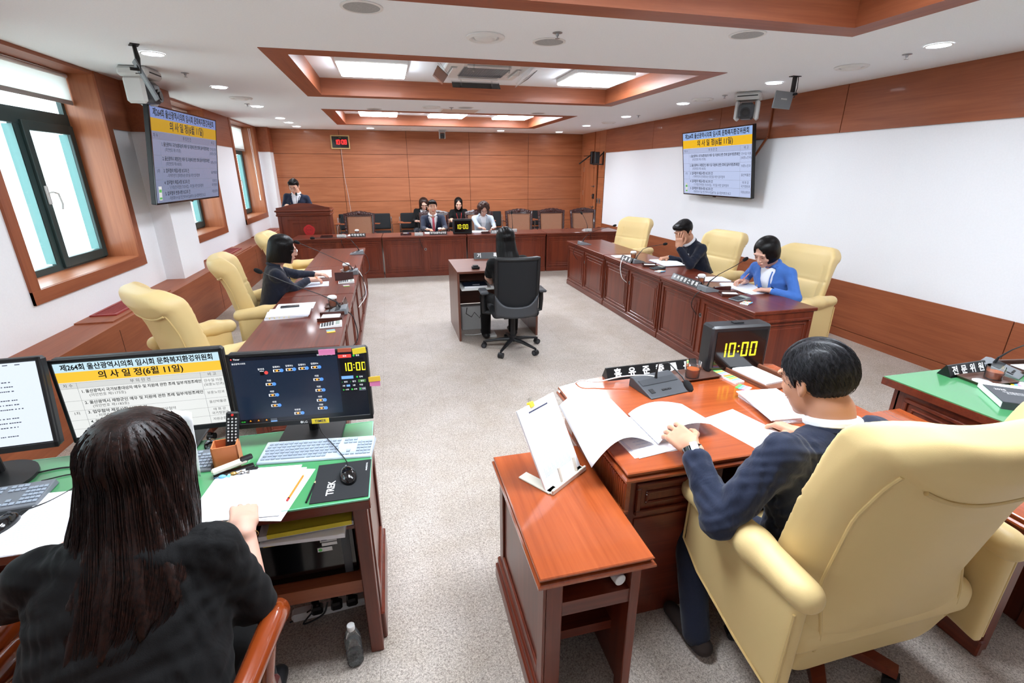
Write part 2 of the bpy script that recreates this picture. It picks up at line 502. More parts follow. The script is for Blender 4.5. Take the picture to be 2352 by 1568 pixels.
# seams every 1.33 m across, 1 m along
sp = N_.new('ShaderNodeSeparateXYZ'); L_.new(v_, sp.inputs[0])
def seam(out, period, off):
    a = N_.new('ShaderNodeMath'); a.operation = 'ADD'; a.inputs[1].default_value = off + period * 50; L_.new(out, a.inputs[0])
    b = N_.new('ShaderNodeMath'); b.operation = 'MODULO'; b.inputs[1].default_value = period; L_.new(a.outputs[0], b.inputs[0])
    c = N_.new('ShaderNodeMath'); c.operation = 'LESS_THAN'; c.inputs[1].default_value = 0.0028; L_.new(b.outputs[0], c.inputs[0]); return c.outputs[0]
FCX, FCY = (XR + XL) / 2, (YB + Y0) / 2
s1 = seam(sp.outputs[0], 0.5, 0.0 + FCX + 0.03); s2 = seam(sp.outputs[1], 3.9 / 3, FCY - 1.83)
mxs = N_.new('ShaderNodeMath'); mxs.operation = 'MAXIMUM'; L_.new(s1, mxs.inputs[0]); L_.new(s2, mxs.inputs[1])
ms = N_.new('ShaderNodeMath'); ms.operation = 'MULTIPLY'; ms.inputs[1].default_value = 0.45; L_.new(mxs.outputs[0], ms.inputs[0])
mx2 = N_.new('ShaderNodeMix'); mx2.data_type = 'RGBA'; L_.new(ms.outputs[0], mx2.inputs[0]); L_.new(mx.outputs[2], mx2.inputs[6]); mx2.inputs[7].default_value = srgb(120, 106, 94)
L_.new(mx2.outputs[2], B_.inputs['Base Color'])
bump(nt, f1, 0.25, 0.001)
struct(MB(M_floor).box(XL - 0.4, XR + 0.1, Y0 - 0.1, YB + 0.1, -0.1, 0).build('floor'))

# ceiling slab with three wood-framed coffers
CX0, CX1 = -0.90, 3.35
COF = [(0.0, 3.28), (4.66, 7.32), (8.70, 11.40)]
mb = MB(M_ceil)
ys = [Y0 - 0.1]
for a, b in COF: ys += [a, b]
ys.append(YB + 0.1)
for i in range(0, len(ys), 2): mb.box(XL - 0.4, XR + 0.1, ys[i], ys[i + 1], ZC, ZC + 0.1)
for a, b in COF:
    mb.box(XL - 0.4, CX0, a, b, ZC, ZC + 0.1); mb.box(CX1, XR + 0.1, a, b, ZC, ZC + 0.1)
struct(mb.build('ceiling'))
RZC = ZC + 0.19
for n, (a, b) in enumerate(COF):
    w = 0.19; t = MB(M_trimwood['x'], M_trimwood['y']); d = 0.02
    t.box(CX0, CX1, a, a + w, ZC - 0.004, RZC, M_trimwood['x']); t.box(CX0, CX1, b - w, b, ZC - 0.004, RZC, M_trimwood['x'])
    t.box(CX0, CX0 + w, a + w, b - w, ZC - 0.004, RZC, M_trimwood['y']); t.box(CX1 - w, CX1, a + w, b - w, ZC - 0.004, RZC, M_trimwood['y'])
    struct(t.build('trim_%d' % (n + 11)))
    struct(MB(M_ceil).box(CX0, CX1, a, b, RZC, RZC + 0.08).build('ceiling'))

# back wall: cherry veneer panels with thin grooves
mb = MB(M_groove); mb.box(XL - 0.4, XR + 0.1, YB, YB + 0.1, -0.1, ZC + 0.1)
struct(mb.build('wall_back'))
xs = [-2.53, -1.0, 0.54, 2.07, 3.61, 5.1]; zs = [0.0, 0.6, 1.155, 1.715, 2.24, ZC]
mb = MB(M_wallwood['x'])
for i in range(5):
    for j in range(5):
        mb.box(xs[i] + (.004 if i else 0), xs[i + 1] - .004, YB - .012, YB - .0005, zs[j] + .004, zs[j + 1] - .004)
struct(mb.build('trim_4'))
# right wall
struct(MB(M_white).box(XR, XR + 0.1, Y0 - 0.1, YB + 0.1, -0.1, ZC + 0.1).build('wall_right'))
WY = 11.27
mb = MB(M_trimwood['y'], M_groove)
mb.box(XR - .004, XR - .0005, Y0, WY, 2.27, ZC, M_groove); mb.box(XR - .004, XR - .0005, Y0, WY, 0.0, .64, M_groove)
for a, b in zip([Y0, -1.7, .5, 2.69, 4.885, 7.085, 9.1], [-1.7, .5, 2.69, 4.885, 7.085, 9.1, WY]):
    mb.box(XR - .016, XR - .003, a + .005, b - .005, 2.27, ZC)
for a, b in zip([Y0, .3, 2.74, 5.1, 7.5, 9.4], [.3, 2.74, 5.1, 7.5, 9.4, WY]):
    mb.box(XR - .016, XR - .003, a + .004, b - .004, .10, .645)
mb.box(XR - .02, XR - .003, Y0, WY, 0, .094)
struct(mb.build('trim_5'))
mb = MB(M_wallwood['y'], M_groove)
mb.box(XR - .006, XR - .0005, WY, YB, 0, ZC, M_groove)
for a, b in ((0, .6), (.6, 1.155), (1.155, 1.715), (1.715, 2.24)): mb.box(XR - .018, XR - .005, WY + .003, 11.62, a + .003, b - .003)
mb.box(XR - .018, XR - .005, 11.62, YB - .015, 2.24, ZC); mb.box(XR - .018, XR - .005, WY + .003, 11.615, 2.243, ZC)
for a, b in ((0, .6), (.6, 1.155), (1.155, 1.715), (1.715, 2.24)): mb.box(XR - .018, XR - .005, 12.62, YB - .015, a + .003, b - .003)
struct(mb.build('trim_6'))
# door on the right wall, far corner
d = thing('door_1', None, None, T(XR - .02, 12.12, 0)); d['kind'] = 'structure'
mb = MB(M_wallwood['z'])
mb.box(-.03, 0, -.46, -.40, 0, 2.22); mb.box(-.03, 0, .40, .46, 0, 2.22); mb.box(-.03, 0, -.40, .40, 2.14, 2.22); mb.build('door_frame', d)
mb = MB(M_wallwood['z'])
mb.box(-.012, 0, -.398, .398, 0.01, 2.135)
for z0, z1 in ((.15, .85), (.95, 1.95)):
    mb.box(-.022, -.012, -.28, .28, z1 - .03, z1); mb.box(-.022, -.012, -.28, .28, z0, z0 + .03)
    mb.box(-.022, -.012, -.28, -.25, z0, z1); mb.box(-.022, -.012, .25, .28, z0, z1)
mb.build('door_panel', d)
for z in (1.0, 1.27, 1.50):
    MB(M_steel).cyl(.022, 0, .03, 14, M=T(-.012, -.33, z) @ RY(-90)).box(-.06, -.045, -.34, -.22, z - .01, z + .01).build('door_handle', d)
MB(M_black).box(-.05, -.012, -.39, -.29, 1.20, 1.32, c=.008).build('door_lock', d)
for z in (.4, 1.32, 1.9): MB(M_steel).box(-.02, -.008, .395, .415, z - .06, z + .06).build('door_hinge', d)
sw = MB(M_steel, M_dgrey)
sw.box(-.008, 0, -.10, -.03, -.06, .06, c=.003); sw.box(-.011, -.007, -.08, -.05, -.03, .03, M_dgrey)
o = sw.build('light_switch', loc=(XR - .02, 11.50, 1.16)); tag(o, 'steel switch plate on wood panel nearer the white wall', 'switch', 'two switch plates beside the far door')
o2 = o.copy(); COL.objects.link(o2); o2.location = (XR - .02, 11.64, 1.16); o2['label'] = 'steel switch plate on wood panel nearer the door frame'

# left wall with window openings (the three in view and the one just before them)
WIN = [(1.37, 3.03), (4.42, 6.08), (7.47, 9.12), (10.52, 12.17)]
mb = MB(M_white); a = Y0 - .1
mb.box(XL - .36, XL, Y0 - .1, YB + .1, -.1, .97)
for y0, y1 in WIN:
    mb.box(XL - .36, XL, a, y0 - .01, .97, ZC + .1); a = y1 + .01
mb.box(XL - .36, XL, a, YB + .1, .97, ZC + .1)
struct(mb.build('wall_left'))
struct(MB(M_white).box(Y0, Y0, 0, 0, 0, 0).box(XL - .4, XR + .1, Y0 - .1, Y0, -.1, ZC + .1).build('wall_front'))
mb = MB(M_trimwood['y'])
edges = [Y0] + [q for w in WIN for q in (w[0] - .10, w[1] + .10)] + [12.42]
for i in range(0, len(edges), 2): mb.box(XL, XL + .012, edges[i], edges[i + 1], 2.265, ZC)
mb.box(XL, -2.488, 6.60 - .012, 7.30 + .012, 2.265, ZC)
mb.box(XL, -2.458, 12.408, YB - .012, 2.265, ZC)
struct(mb.build('trim_7'))
mb = MB(M_white); mb.box(XL, -2.50, 6.60, 7.30, .6, 2.265); mb.box(XL, -2.47, 12.42, YB - .012, 0, 2.265)
struct(mb.build('trim_8'))
# window ledge cabinet with raised lids
XG = -2.36
mb = MB(M_trimwood['y'], M_groove)
mb.box(XL, XG, Y0, YB, 0.0, .61)
for a, b in ((4.70, 5.92), (7.90, 9.30), (10.6, 12.3)): mb.box(XL, XG - .05 if a < 5 else XG - .03, a, b, .61, .622)
for y in (2.2, 4.66, 5.9, 7.3, 9.4, 11.2): mb.box(XG - .002, XG + .0015, y, y + .005, .02, .55, M_groove)
struct(mb.build('trim_9'))
M_vent = mat('red_vent_metal', (150, 48, 44), 0.4)
for k, (a, b) in enumerate(((4.90, 5.58), (8.10, 9.02), (11.0, 11.9))):
    mb = MB(M_vent)
    x0, x1 = -2.68, -2.47; z = .622
    mb.box(x0, x1, a, a + .03, z, z + .012); mb.box(x0, x1, b - .03, b, z, z + .012)
    mb.box(x0, x0 + .025, a + .03, b - .03, z, z + .012); mb.box(x1 - .025, x1, a + .03, b - .03, z, z + .012)
    for i in range(9):
        xx = x0 + .03 + i * .0175; mb.box(xx, xx + .008, a + .03, b - .03, z, z + .008)
    mb.box(x0 + .02, x1 - .02, a + .02, b - .02, z, z + .002, M_groove)
    o = mb.build('air_vent')
    tag(o, ['red slatted vent on window ledge nearest the camera', 'red slatted vent on ledge just past the wall column', 'red slatted vent on ledge beside the lectern'][k], 'vent', 'red vents on the window ledge')
# windows
XP = -3.0
M_pane = bpy.data.materials.new('window_glass'); M_pane.use_nodes = True
_n = M_pane.node_tree; _n.nodes.clear()
_t = _n.nodes.new('ShaderNodeBsdfTransparent'); _t.inputs[0].default_value = (.97, 1, .99, 1); _g = _n.nodes.new('ShaderNodeBsdfGlossy'); _g.inputs['Roughness'].default_value = .02
_x = _n.nodes.new('ShaderNodeMixShader'); _x.inputs[0].default_value = .06; _o = _n.nodes.new('ShaderNodeOutputMaterial')
_n.links.new(_t.outputs[0], _x.inputs[1]); _n.links.new(_g.outputs[0], _x.inputs[2]); _n.links.new(_x.outputs[0], _o.inputs[0])
for n, (y0, y1) in enumerate(WIN):
    w = thing('window_%d' % (n + 1), None, None, T(XL, (y0 + y1) / 2, .97)); w['kind'] = 'structure'
    h = (y1 - y0) / 2; H = ZC - .97
    mb = MB(M_trimwood['z'], M_trimwood['y'])   # casing on the wall face
    for s in (-1, 1): mb.box(0, .02, min(s * h, s * (h + .1)), max(s * h, s * (h + .1)), -.09, H, M_trimwood['z'])
    mb.box(0, .022, -h - .1, h + .1, -.09, .012, M_trimwood['y'])
    mb.build('window_casing', w)
    mb = MB(M_wallwood['z'], M_wallwood['y'])
    for s in (-1, 1): mb.box(-.36, .0, min(s * h, s * (h + .012)), max(s * h, s * (h + .012)), 0, H, M_wallwood['z'])
    mb.box(-.36, 0, -h, h, 0, .014, M_wallwood['y']); mb.box(-.36, .012, -h, h, H - .03, H, M_trimwood['y'])
    mb.build('window_sill', w)
    f = MB(M_alu, M_alulit); p0, p1 = XP - XL - .04, XP - XL + .0
    HT = H - .03
    f.box(p0, p1, -h, -h + .045, .014, HT); f.box(p0, p1, h - .045, h, .014, HT)
    f.box(p0, p1, -h, h, .014, .07); f.box(p0, p1, -h, h, HT - .05, HT); f.box(p0, p1 + .005, -h, h, 1.27, 1.40)
    f.box(p0, p1, .08 - .07, .08, .07, 1.27)
    f.build('window_frame', w)
    s = MB(M_alu, M_alulit); q0, q1 = p0 + .01, p1 + .025; a, b = .085, h - .01
    s.box(q0, q1, a, a + .075, .03, 1.30, c=.004); s.box(q0, q1, b - .075, b, .03, 1.30, c=.004)
    s.box(q0, q1, a + .07, b - .07, .03, .115, c=.004); s.box(q0, q1, a + .07, b - .07, 1.22, 1.30, c=.004)
    s.box(q0 - .045, q0 + .03, b - .078, b - .0745, .11, 1.22, M_alulit); s.box(q0 - .045, q0 + .03, -.0, -.003, .08, 1.26, M_alulit)
    s.build('window_sash', w)
    hd = MB(M_lgrey); hd.box(q1, q1 + .02, a + .02, a + .05, .60, .76, c=.004)
    hd.tube([(q1 + .02, a + .035, .70), (q1 + .05, a + .045, .705), (q1 + .055, a + .10, .69), (q1 + .055, a + .12, .60), (q1 + .045, a + .115, .55)], .008, 8)
    hd.build('window_handle', w)
    MB(M_pane).box(p0 + .012, p0 + .018, -h + .04, .02, .06, 1.28).box(p0 + .012, p0 + .018, .15, h - .08, .10, 1.23).box(p0 + .012, p0 + .018, -h + .04, h - .04, 1.38, HT - .04).build('window_pane', w)
# roller blinds
M_blind = mat('blind_fabric', (250, 248, 246), 0.8, trans=0.0)
nt, N_, L_, B_ = nodes_of(M_blind)
tr = N_.new('ShaderNodeBsdfTranslucent'); tr.inputs[0].default_value = (1, .98, .96, 1); ms_ = N_.new('ShaderNodeMixShader'); ms_.inputs[0].default_value = .6
L_.new(B_.outputs[0], ms_.inputs[1]); L_.new(tr.outputs[0], ms_.inputs[2]); L_.new(ms_.outputs[0], N_['Material Output'].inputs[0])
BL = ['white roller blind over the nearest window', 'white roller blind over the window behind the left television', 'white roller blind with long cord in the far left window']
for n, (y0, y1) in enumerate(WIN[1:]):
    zb = (2.50, 2.48, 2.30)[n]
    t = thing('roller_blind', BL[n], 'blind', T(XL - .22, (y0 + y1) / 2, zb), 'roller blinds in the left windows')
    h = (y1 - y0) / 2 - .01
    MB(M_blind).box(-.0015, .0015, -h, h, 0, ZC - .045 - zb).build('blind_fabric', t)
    MB(mat('blind_rail', (160, 154, 150), .5)).box(-.008, .008, -h, h, -.04, 0, c=.004).build('bottom_rail', t)
    MB(M_whitep).cyl(.02, -h, h, 12, M=T(0, 0, ZC - .055 - zb) @ RX(90)).build('roller', t)
    if n == 2:
        MB(M_whitep).tube([(.16, h - .10, ZC - .06 - zb), (.17, h - .08, 1.0 - zb + .35)], .004, 6).tube([(.18, h - .06, ZC - .06 - zb), (.175, h - .07, 1.0 - zb + .35)], .004, 6).cyl(.012, 1.25 - zb, 1.36 - zb, 8, M=T(.172, h - .075, 0)).build('pull_cord', t)
# what stands outside the windows
M_out = mat('pale_facade', (226, 234, 236), .8)
bld = thing('office_building', 'pale office building seen through the left windows', 'building', T(-22, 14, -4))
MB(M_out).box(-3, 0, -26, 26, 0, 18).build('facade', bld)
mb = MB(mat('facade_window_glass', (190, 214, 222), .2))
for j in range(4):
    for i in range(12): mb.box(0, .05, -25 + i * 4.2, -22.4 + i * 4.2, 1.5 + j * 4.2, 3.9 + j * 4.2)
mb.build('window_band', bld)
struct(MB(mat('paved_ground', (222, 220, 214), .9)).box(-40, -3.2, -20, 50, -4.2, -4).build('ground'))

# ------------------------------------------------------------------ ceiling lamps and devices
def panel_light(x, y, label, group):
    t = thing('ceiling_light', label, 'light', T(x, y, RZC), group)
    MB(M_whitep).box(-.37, .37, -.37, .37, -.055, 0, c=.01).build('housing', t)
    MB(M_lamp).box(-.355, .355, -.355, .355, -.075, -.055, c=.008).build('diffuser', t)
panel_light(-.05, 6.17, 'white square light panel left of the air conditioner in middle ceiling recess', 'ceiling light panels')
panel_light(2.57, 6.15, 'white square light panel right of the air conditioner in middle ceiling recess', 'ceiling light panels')
for x, w in ((-.05, 'leftmost'), (1.28, 'middle'), (2.62, 'rightmost')):
    panel_light(x, 10.52, w + ' of three light panels in the far ceiling recess', 'ceiling light panels')
for x, w in ((-.05, 'left'), (1.28, 'middle'), (2.57, 'right')):
    panel_light(x, 1.75, w + ' light panel in ceiling recess above the camera', 'ceiling light panels')
panel_light(1.28, -1.1, 'middle light panel on the ceiling behind the camera', 'ceiling light panels')  # added fill panel out of view, stands in for a bounced flash
def downlight(x, y, label):
    t = thing('downlight', label, 'light', T(x, y, ZC), 'round downlights in the ceiling')
    MB(M_whitep).lathe([(.088, -.001), (.088, -.006), (.078, -.008), (.076, -.002)], 28, cap=False).build('trim_ring', t)
    MB(M_down).cyl(.077, -.004, -.001, 24).build('diffuser', t)
ordn = ['nearest', 'second', 'third', 'fourth', 'fifth', 'farthest']
for k, y in enumerate((5.10, 6.82, 8.60, 10.32, 11.17, 12.06)): downlight(-1.79, y, ordn[k] + ' round downlight in the row along the windows')
for k, y in enumerate((3.32, 5.03, 6.79, 8.57, 10.4, 12.15)): downlight(4.22, y, ordn[k] + ' round downlight in the row along the white right wall')
for k, x in enumerate((-.26, 2.74)): downlight(x, 12.13, ('left', 'right')[k] + ' of two round downlights close to the back wall')
for x, y in ((-1.79, 3.3), (-1.79, 1.5), (-1.79, -.4), (4.22, 1.5), (4.22, -.4)): downlight(x, y, 'round downlight outside the picture above the near desks')
def speaker(x, y, label):
    t = thing('ceiling_speaker', label, 'speaker', T(x, y, ZC), 'round grey ceiling speakers')
    MB(M_whitep).lathe([(.125, -.001), (.125, -.005), (.108, -.007), (.106, -.002)], 28, cap=False).build('trim_ring', t)
    MB(speckle('speaker_mesh', (150, 152, 152), (184, 186, 186), 400, .6, .1)).cyl(.107, -.004, -.001, 28).build('grille', t)
for x, y, l in ((-.06, 3.45, 'round grey speaker at the very top of the picture'), (1.27, 3.95, 'round grey speaker beside the sprinkler near middle of ceiling'), (2.58, 3.42, 'round grey speaker below the dark near ceiling beam'), (-.1, 8.52, 'round grey speaker left before the far ceiling recess'), (1.26, 8.0, 'round grey speaker beside the access hatch'), (2.55, 8.45, 'round grey speaker right before the far ceiling recess')): speaker(x, y, l)
def diffuser(x, y, label):
    t = thing('air_diffuser', label, 'vent', T(x, y, ZC), 'round white air diffusers')
    MB(M_whitep).lathe([(.14, -.001), (.14, -.008), (.12, -.02), (.10, -.012), (.097, -.002)], 30, cap=False).build('outer_ring', t)
    MB(M_whitep).lathe([(.085, -.004), (.075, -.018), (.05, -.028), (.0001, -.03)], 26, cap=False).build('centre_cone', t)
for x, y, l in ((.78, 3.93, 'round white air diffuser above the middle ceiling recess'), (4.28, 4.13, 'round white air diffuser between the two nearest right downlights'), (4.23, 6.34, 'round white air diffuser past the right camera'), (.74, 8.03, 'round white air diffuser left of the access hatch'), (-1.78, 7.69, 'round white air diffuser in the row along the windows'), (4.37, 9.62, 'round white air diffuser farthest along the right wall'), (.5, 12.1, 'round white air diffuser by the back wall, left of the ceiling camera')): diffuser(x, y, l)
for x, y, l in ((-1.85, 5.97, 'small sprinkler head beside the left camera'), (4.29, 3.62, 'small sprinkler head at upper right'), (4.29, 5.96, 'small sprinkler head past the right camera'), (1.25, 3.70, 'small sprinkler head beside a grey speaker, top centre'), (-1.86, 8.33, 'small sprinkler head farther along the windows'), (1.05, 8.05, 'small sprinkler head before the access hatch'), (4.34, 8.34, 'small sprinkler head far along the right wall')):
    o = MB(M_steel).lathe([(.035, -.001), (.035, -.004), (.012, -.008), (.010, -.022), (.004, -.024), (.004, -.034), (.016, -.036), (.016, -.038), (.0001, -.039)], 14).build('sprinkler', loc=(x, y, ZC)); tag(o, l, 'sprinkler', 'sprinkler heads in the ceiling')
o = MB(M_whitep, mat('hatch_face', (214, 190, 172), .7)).box(-.31, .31, -.24, .24, -.008, 0).box(-.28, .28, -.21, .21, -.010, -.008, MATS['hatch_face']).build('access_hatch', loc=(1.22, 8.42, ZC)); tag(o, 'square access hatch between two ceiling recesses', 'hatch')
# ceiling cassette air conditioner with clear wind deflectors
t = thing('air_conditioner', 'white ceiling cassette air conditioner with clear wind deflectors', 'air conditioner', T(1.18, 6.1, RZC))
MB(M_whitep).box(-.46, .46, -.46, .46, -.035, 0, c=.012).build('panel', t)
mb = MB(M_whitep, M_lgrey, M_dgrey); mb.box(-.27, .27, -.27, .27, -.04, -.034, M_lgrey)
for i in range(19): mb.box(-.26 + i * .0285, -.256 + i * .0285, -.26, .26, -.045, -.04, M_grey)
for i in range(19): mb.box(-.26, .26, -.26 + i * .0285, -.256 + i * .0285, -.046, -.041, M_grey)
mb.build('intake_grille', t)
for k in range(4):
    MB(M_lgrey, M_whitep).box(-.24, .24, .33, .40, -.037, -.034, M_lgrey, RZ(90 * k)).box(-.24, .24, .345, .385, -.06, -.045, M_whitep, RZ(90 * k) @ T(0, 0, 0)).build('louver', t)
    o = MB(M_plasticclear, M_whitep).box(-.30, .30, -.003, .003, -.07, .07, None, RZ(90 * k) @ T(0, .50, -.09) @ RX(-50)).box(-.2, -.185, -.01, .01, -.05, .12, M_plasticclear, RZ(90 * k) @ T(0, .47, -.07) @ RX(-40)).box(.185, .2, -.01, .01, -.05, .12, M_plasticclear, RZ(90 * k) @ T(0, .47, -.07) @ RX(-40))
    o.build('wind_deflector', t)
# robotic cameras
def ptz(m, label, group='remote cameras'):
    t = thing('robotic_camera', label, 'camera', m, group)
    MB(M_lgrey, M_black).box(-.13, .13, -.13, .10, -.075, 0, c=.02).box(-.10, .10, -.132, -.128, -.045, -.035, M_black).build('base', t)
    MB(M_lgrey).box(-.12, -.075, -.075, .075, -.27, -.07, c=.02).build('yoke_arm', t); MB(M_lgrey).box(.075, .12, -.075, .075, -.27, -.07, c=.02).build('yoke_arm', t)
    MB(M_dgrey, M_black).box(-.073, .073, -.12, .08, -.26, -.10, c=.025).build('camera_head', t)
    MB(M_black, M_blackg).cyl(.05, 0, .02, 20, M=T(0, -.115, -.20) @ RX(90)).cyl(.032, .02, .026, 16, M_blackg, M=T(0, -.115, -.20) @ RX(90)).build('lens', t)
    return t
ptz(T(-2.20, 5.80, ZC - .005) @ RZ(88) @ Matrix.Scale(1.15, 4), 'white robotic camera above the left television')
ptz(T(4.45, 5.70, ZC - .005) @ RZ(-45) @ Matrix.Scale(1.15, 4), 'white robotic camera above the right television')
t = ptz(T(1.36, 12.3, ZC) @ RZ(0), 'small robotic camera on ceiling in front of back wall'); t.scale = (.62, .62, .72)
# flat grey antennas on ceiling brackets
def antenna(m, a, label, A=None):
    t = thing('flat_antenna', label, 'antenna', m, 'flat grey antennas hanging from the ceiling')
    MB(M_black).box(-.05, .05, -.03, .03, -.006, 0).box(-.018, .018, -.012, .012, -.17, -.004).cyl(.012, 0, .06, 10, M=T(0, 0, -.17) @ RX(90)).build('bracket', t)
    A = A or T(-.08, -.03, -.19) @ RZ(a) @ RX(8)
    MB(M_grey, M_text_w).box(-.20, .09, -.006, .006, -.12, .04, None, A, .003).text('SENNHEISER', .018, M_text_w, A @ T(-.05, -.0066, -.03) @ RX(90), .01).build('antenna_plate', t)
    MB(M_black).tube([(.04, 0, 0), (.06, .01, -.1), (.03, -.0, -.2), (0, -.03, -.2)], .004, 6).build('cable', t)
antenna(T(-1.80, 4.80, ZC) @ RZ(-62), 0, 'grey antenna plate hanging by the left camera', T(0, .05, -.29) @ RX(20) @ RY(90))
antenna(T(4.15, 4.66, ZC), 15, 'grey antenna plate hanging by the right camera')
# black wall brackets on the right wall near the door
t = thing('wall_bracket', 'black triangular bracket with box on right wall above the door', 'bracket', T(XR - .018, 11.35, 2.25))
MB(M_black).box(-.02, 0, -.02, .02, -.25, .05).box(-.28, 0, -.02, .02, -.25, -.225).tube([(-.27, 0, -.23), (-.01, 0, .03)], .014, 8).build('frame', t)
MB(M_black, M_dgrey).box(-.24, -.12, -.05, .05, -.22, .04, c=.01).build('bracket_box', t)
t = thing('wall_bracket', 'black slanted bracket nearer the door frame on right wall', 'bracket', T(XR - .018, 11.9, 2.27))
MB(M_black).box(-.10, 0, -.05, .05, -.25, .05, c=.01).tube([(-.05, .02, 0), (-.38, .05, -.24)], .016, 8).build('frame', t)
o = MB(M_trimwood['z']).box(-.012, 0, -.015, .015, 0, ZC - 2.30).build('cable_conduit', loc=(XR - .019, 11.9, 2.31)); tag(o, 'brown cable duct rising from bracket to ceiling by the far door', 'cable duct')
# red digital wall clock
t = thing('wall_clock', 'gold framed digital clock with red digits on back wall', 'clock', T(-.98, YB - .012, 2.35))
mb = MB(mat('gold_frame', (206, 176, 120), .4))
mb.box(-.21, .21, -.04, 0, 0, .025, c=.005); mb.box(-.21, .21, -.04, 0, .275, .30, c=.005); mb.box(-.21, -.185, -.04, 0, .02, .28, c=.005); mb.box(.185, .21, -.04, 0, .02, .28, c=.005); mb.build('frame', t)
MB(M_blackg).box(-.186, .186, -.03, -.002, .024, .276).build('clock_face', t)
def seg7(mb, s, size, m, M, gap=.72, thick=.11):
    """seven-segment style digits built of small bars"""
    D = {'0': 'abcdef', '1': 'bc', '2': 'abged', '3': 'abgcd', '4': 'fgbc', '5': 'afgcd', '6': 'afgedc', '7': 'abc', '8': 'abcdefg', '9': 'abcdfg'}
    w = size * .48; th = size * thick; x = 0
    for ch in s:
        if ch == ':':
            for z in (.3, .68): mb.box(x, x + th, -.001, 0, z * size, z * size + th, m, M)
            x += th + size * .16; continue
        if ch == '1': seg = 'bc'
        for q in D[ch]:
            a = th * .18
            if q in 'ag' or q == 'd':
                z = {'a': size - th, 'g': size / 2 - th / 2, 'd': 0}[q]; mb.box(x + a, x + w - a, -.001, 0, z, z + th, m, M)
            else:
                xx = x if q in 'fe' else x + w - th; z0, z1 = (size / 2, size) if q in 'fb' else (0, size / 2)
                mb.box(xx, xx + th, -.001, 0, z0 + a, z1 - a, m, M)
        x += w + size * .16
    return x
M_reddig = mat('red_led', (255, 30, 30), .4, emit=3.0)
mb = MB(M_reddig, M_gold); seg7(mb, '10:08', .10, M_reddig, T(-.125, -.031, .10)); mb.text('SUNG', .02, M_gold, T(0, -.0315, .245) @ RX(90)); mb.build('digits', t)
o = MB(M_lgrey).tube([(-.98, YB - .016, 2.35), (-.97, YB - .016, 1.7), (-.93, YB - .016, 1.3), (-.91, YB - .016, .9)], .004, 6).build('clock_cable'); tag(o, 'thin cable running down back wall below the clock', 'cable')
# ================================================================== FURNITURE
def raised_panel(mb, x0, x1, z0, z1, m, face=0.0, inner=True):
    """picture-frame moulding and raised field on a front facing -Y (face at y = face)"""
    for (a, w, d) in ((0, .022, .014), (.045, .012, .008)):
        X0, X1, Z0, Z1 = x0 + a, x1 - a, z0 + a, z1 - a
        for b in ((X0, X1, Z1 - w, Z1), (X0, X1, Z0, Z0 + w), (X0, X0 + w, Z0 + w, Z1 - w), (X1 - w, X1, Z0 + w, Z1 - w)):
            mb.box(b[0], b[1], face - d, face + .001, b[2], b[3], m, c=.004)
    if inner: mb.box(x0 + .085, x1 - .085, face - .006, face + .001, z0 + .085, z1 - .085, m, c=.004)
BL_ = 1.5; BD = .60; BH = .74
def bench_unit(label, m, L=BL_, endpanel=0, grom=True, group=None):
    t = thing('council_desk', label, 'desk', m, group)
    W = M_mahog
    MB(W['x']).box(0.002, L - .002, -.035, BD + .01, BH - .032, BH, c=.006).build('tabletop', t)
    b = MB(W['x'], W['z'], M_groove)
    b.box(.012, L - .012, 0.0, .022, .07, BH - .031, W['z']); b.box(.006, L - .006, -.012, .022, 0, .075, W['x'], c=.005)
    b.box(.008, L - .008, -.022, .022, BH - .062, BH - .0315, W['x'], c=.006)
    b.box(.012, .034, .022, BD - .02, 0, BH - .031, W['z']); b.box(L - .034, L - .012, .022, BD - .02, 0, BH - .031, W['z'])
    b.build('desk_body', t)
    for k in range(2):
        x0 = .04 + k * (L / 2 - .01); x1 = x0 + L / 2 - .07
        p = MB(W['z']); raised_panel(p, x0, x1, .10, BH - .085, W['z']); p.build('front_panel', t)
    if grom:
        MB(M_steel, M_groove).lathe([(.022, 0), (.022, .005), (.015, .006), (.014, .001)], 16, M_steel, T(L / 2, -.001, .50) @ RX(90), cap=False).cyl(.014, 0, .0015, 12, M_groove, T(L / 2, -.001, .50) @ RX(90)).build('cable_grommet', t)
    if endpanel:
        p = MB(W['z']); X = L - .012 if endpanel > 0 else .012
        A = T(X, 0, 0) @ RZ(90 if endpanel > 0 else -90)
        if endpanel > 0: q = MB(W['z']); q.M = T(X, .02, 0) @ RZ(90); raised_panel(q, .05, BD - .06, .10, BH - .085, W['z']); q.build('end_panel', t)
        else: q = MB(W['z']); q.M = T(X, BD - .02, 0) @ RZ(-90); raised_panel(q, .05, BD - .06, .10, BH - .085, W['z']); q.build('end_panel', t)
    return t
og = ('nearest', 'middle', 'farthest')
ly = (3.24, 4.76, 6.28)
for k in range(3): bench_unit(og[k] + ' mahogany desk unit of the row on the left under the windows', T(-.435, ly[k], 0) @ RZ(90), L=1.515, endpanel=-1 if k == 0 else 0, group='left row of council desks')
for k in range(3): bench_unit(og[k] + ' mahogany desk unit of the row along the white right wall', T(2.935, ly[k] + 1.515, 0) @ RZ(-90), L=1.515, endpanel=1 if k == 0 else 0, group='right row of council desks')
FA = -2.2
FM = T(-1.70, 9.10, 0) @ RZ(FA)
fn = ('leftmost unit of the long front desk row, in front of the lectern', 'second unit from left of front desk row, where red tie man sits', 'third unit from left of front desk row, behind the recorder', 'rightmost unit of the long front desk row')
for k in range(4): bench_unit(fn[k], FM @ T(k * 1.535, 0, 0), L=1.53, group='front row of mahogany desks')
def front(x, y, z=BH): return FM @ T(x + 1.70, y, z)

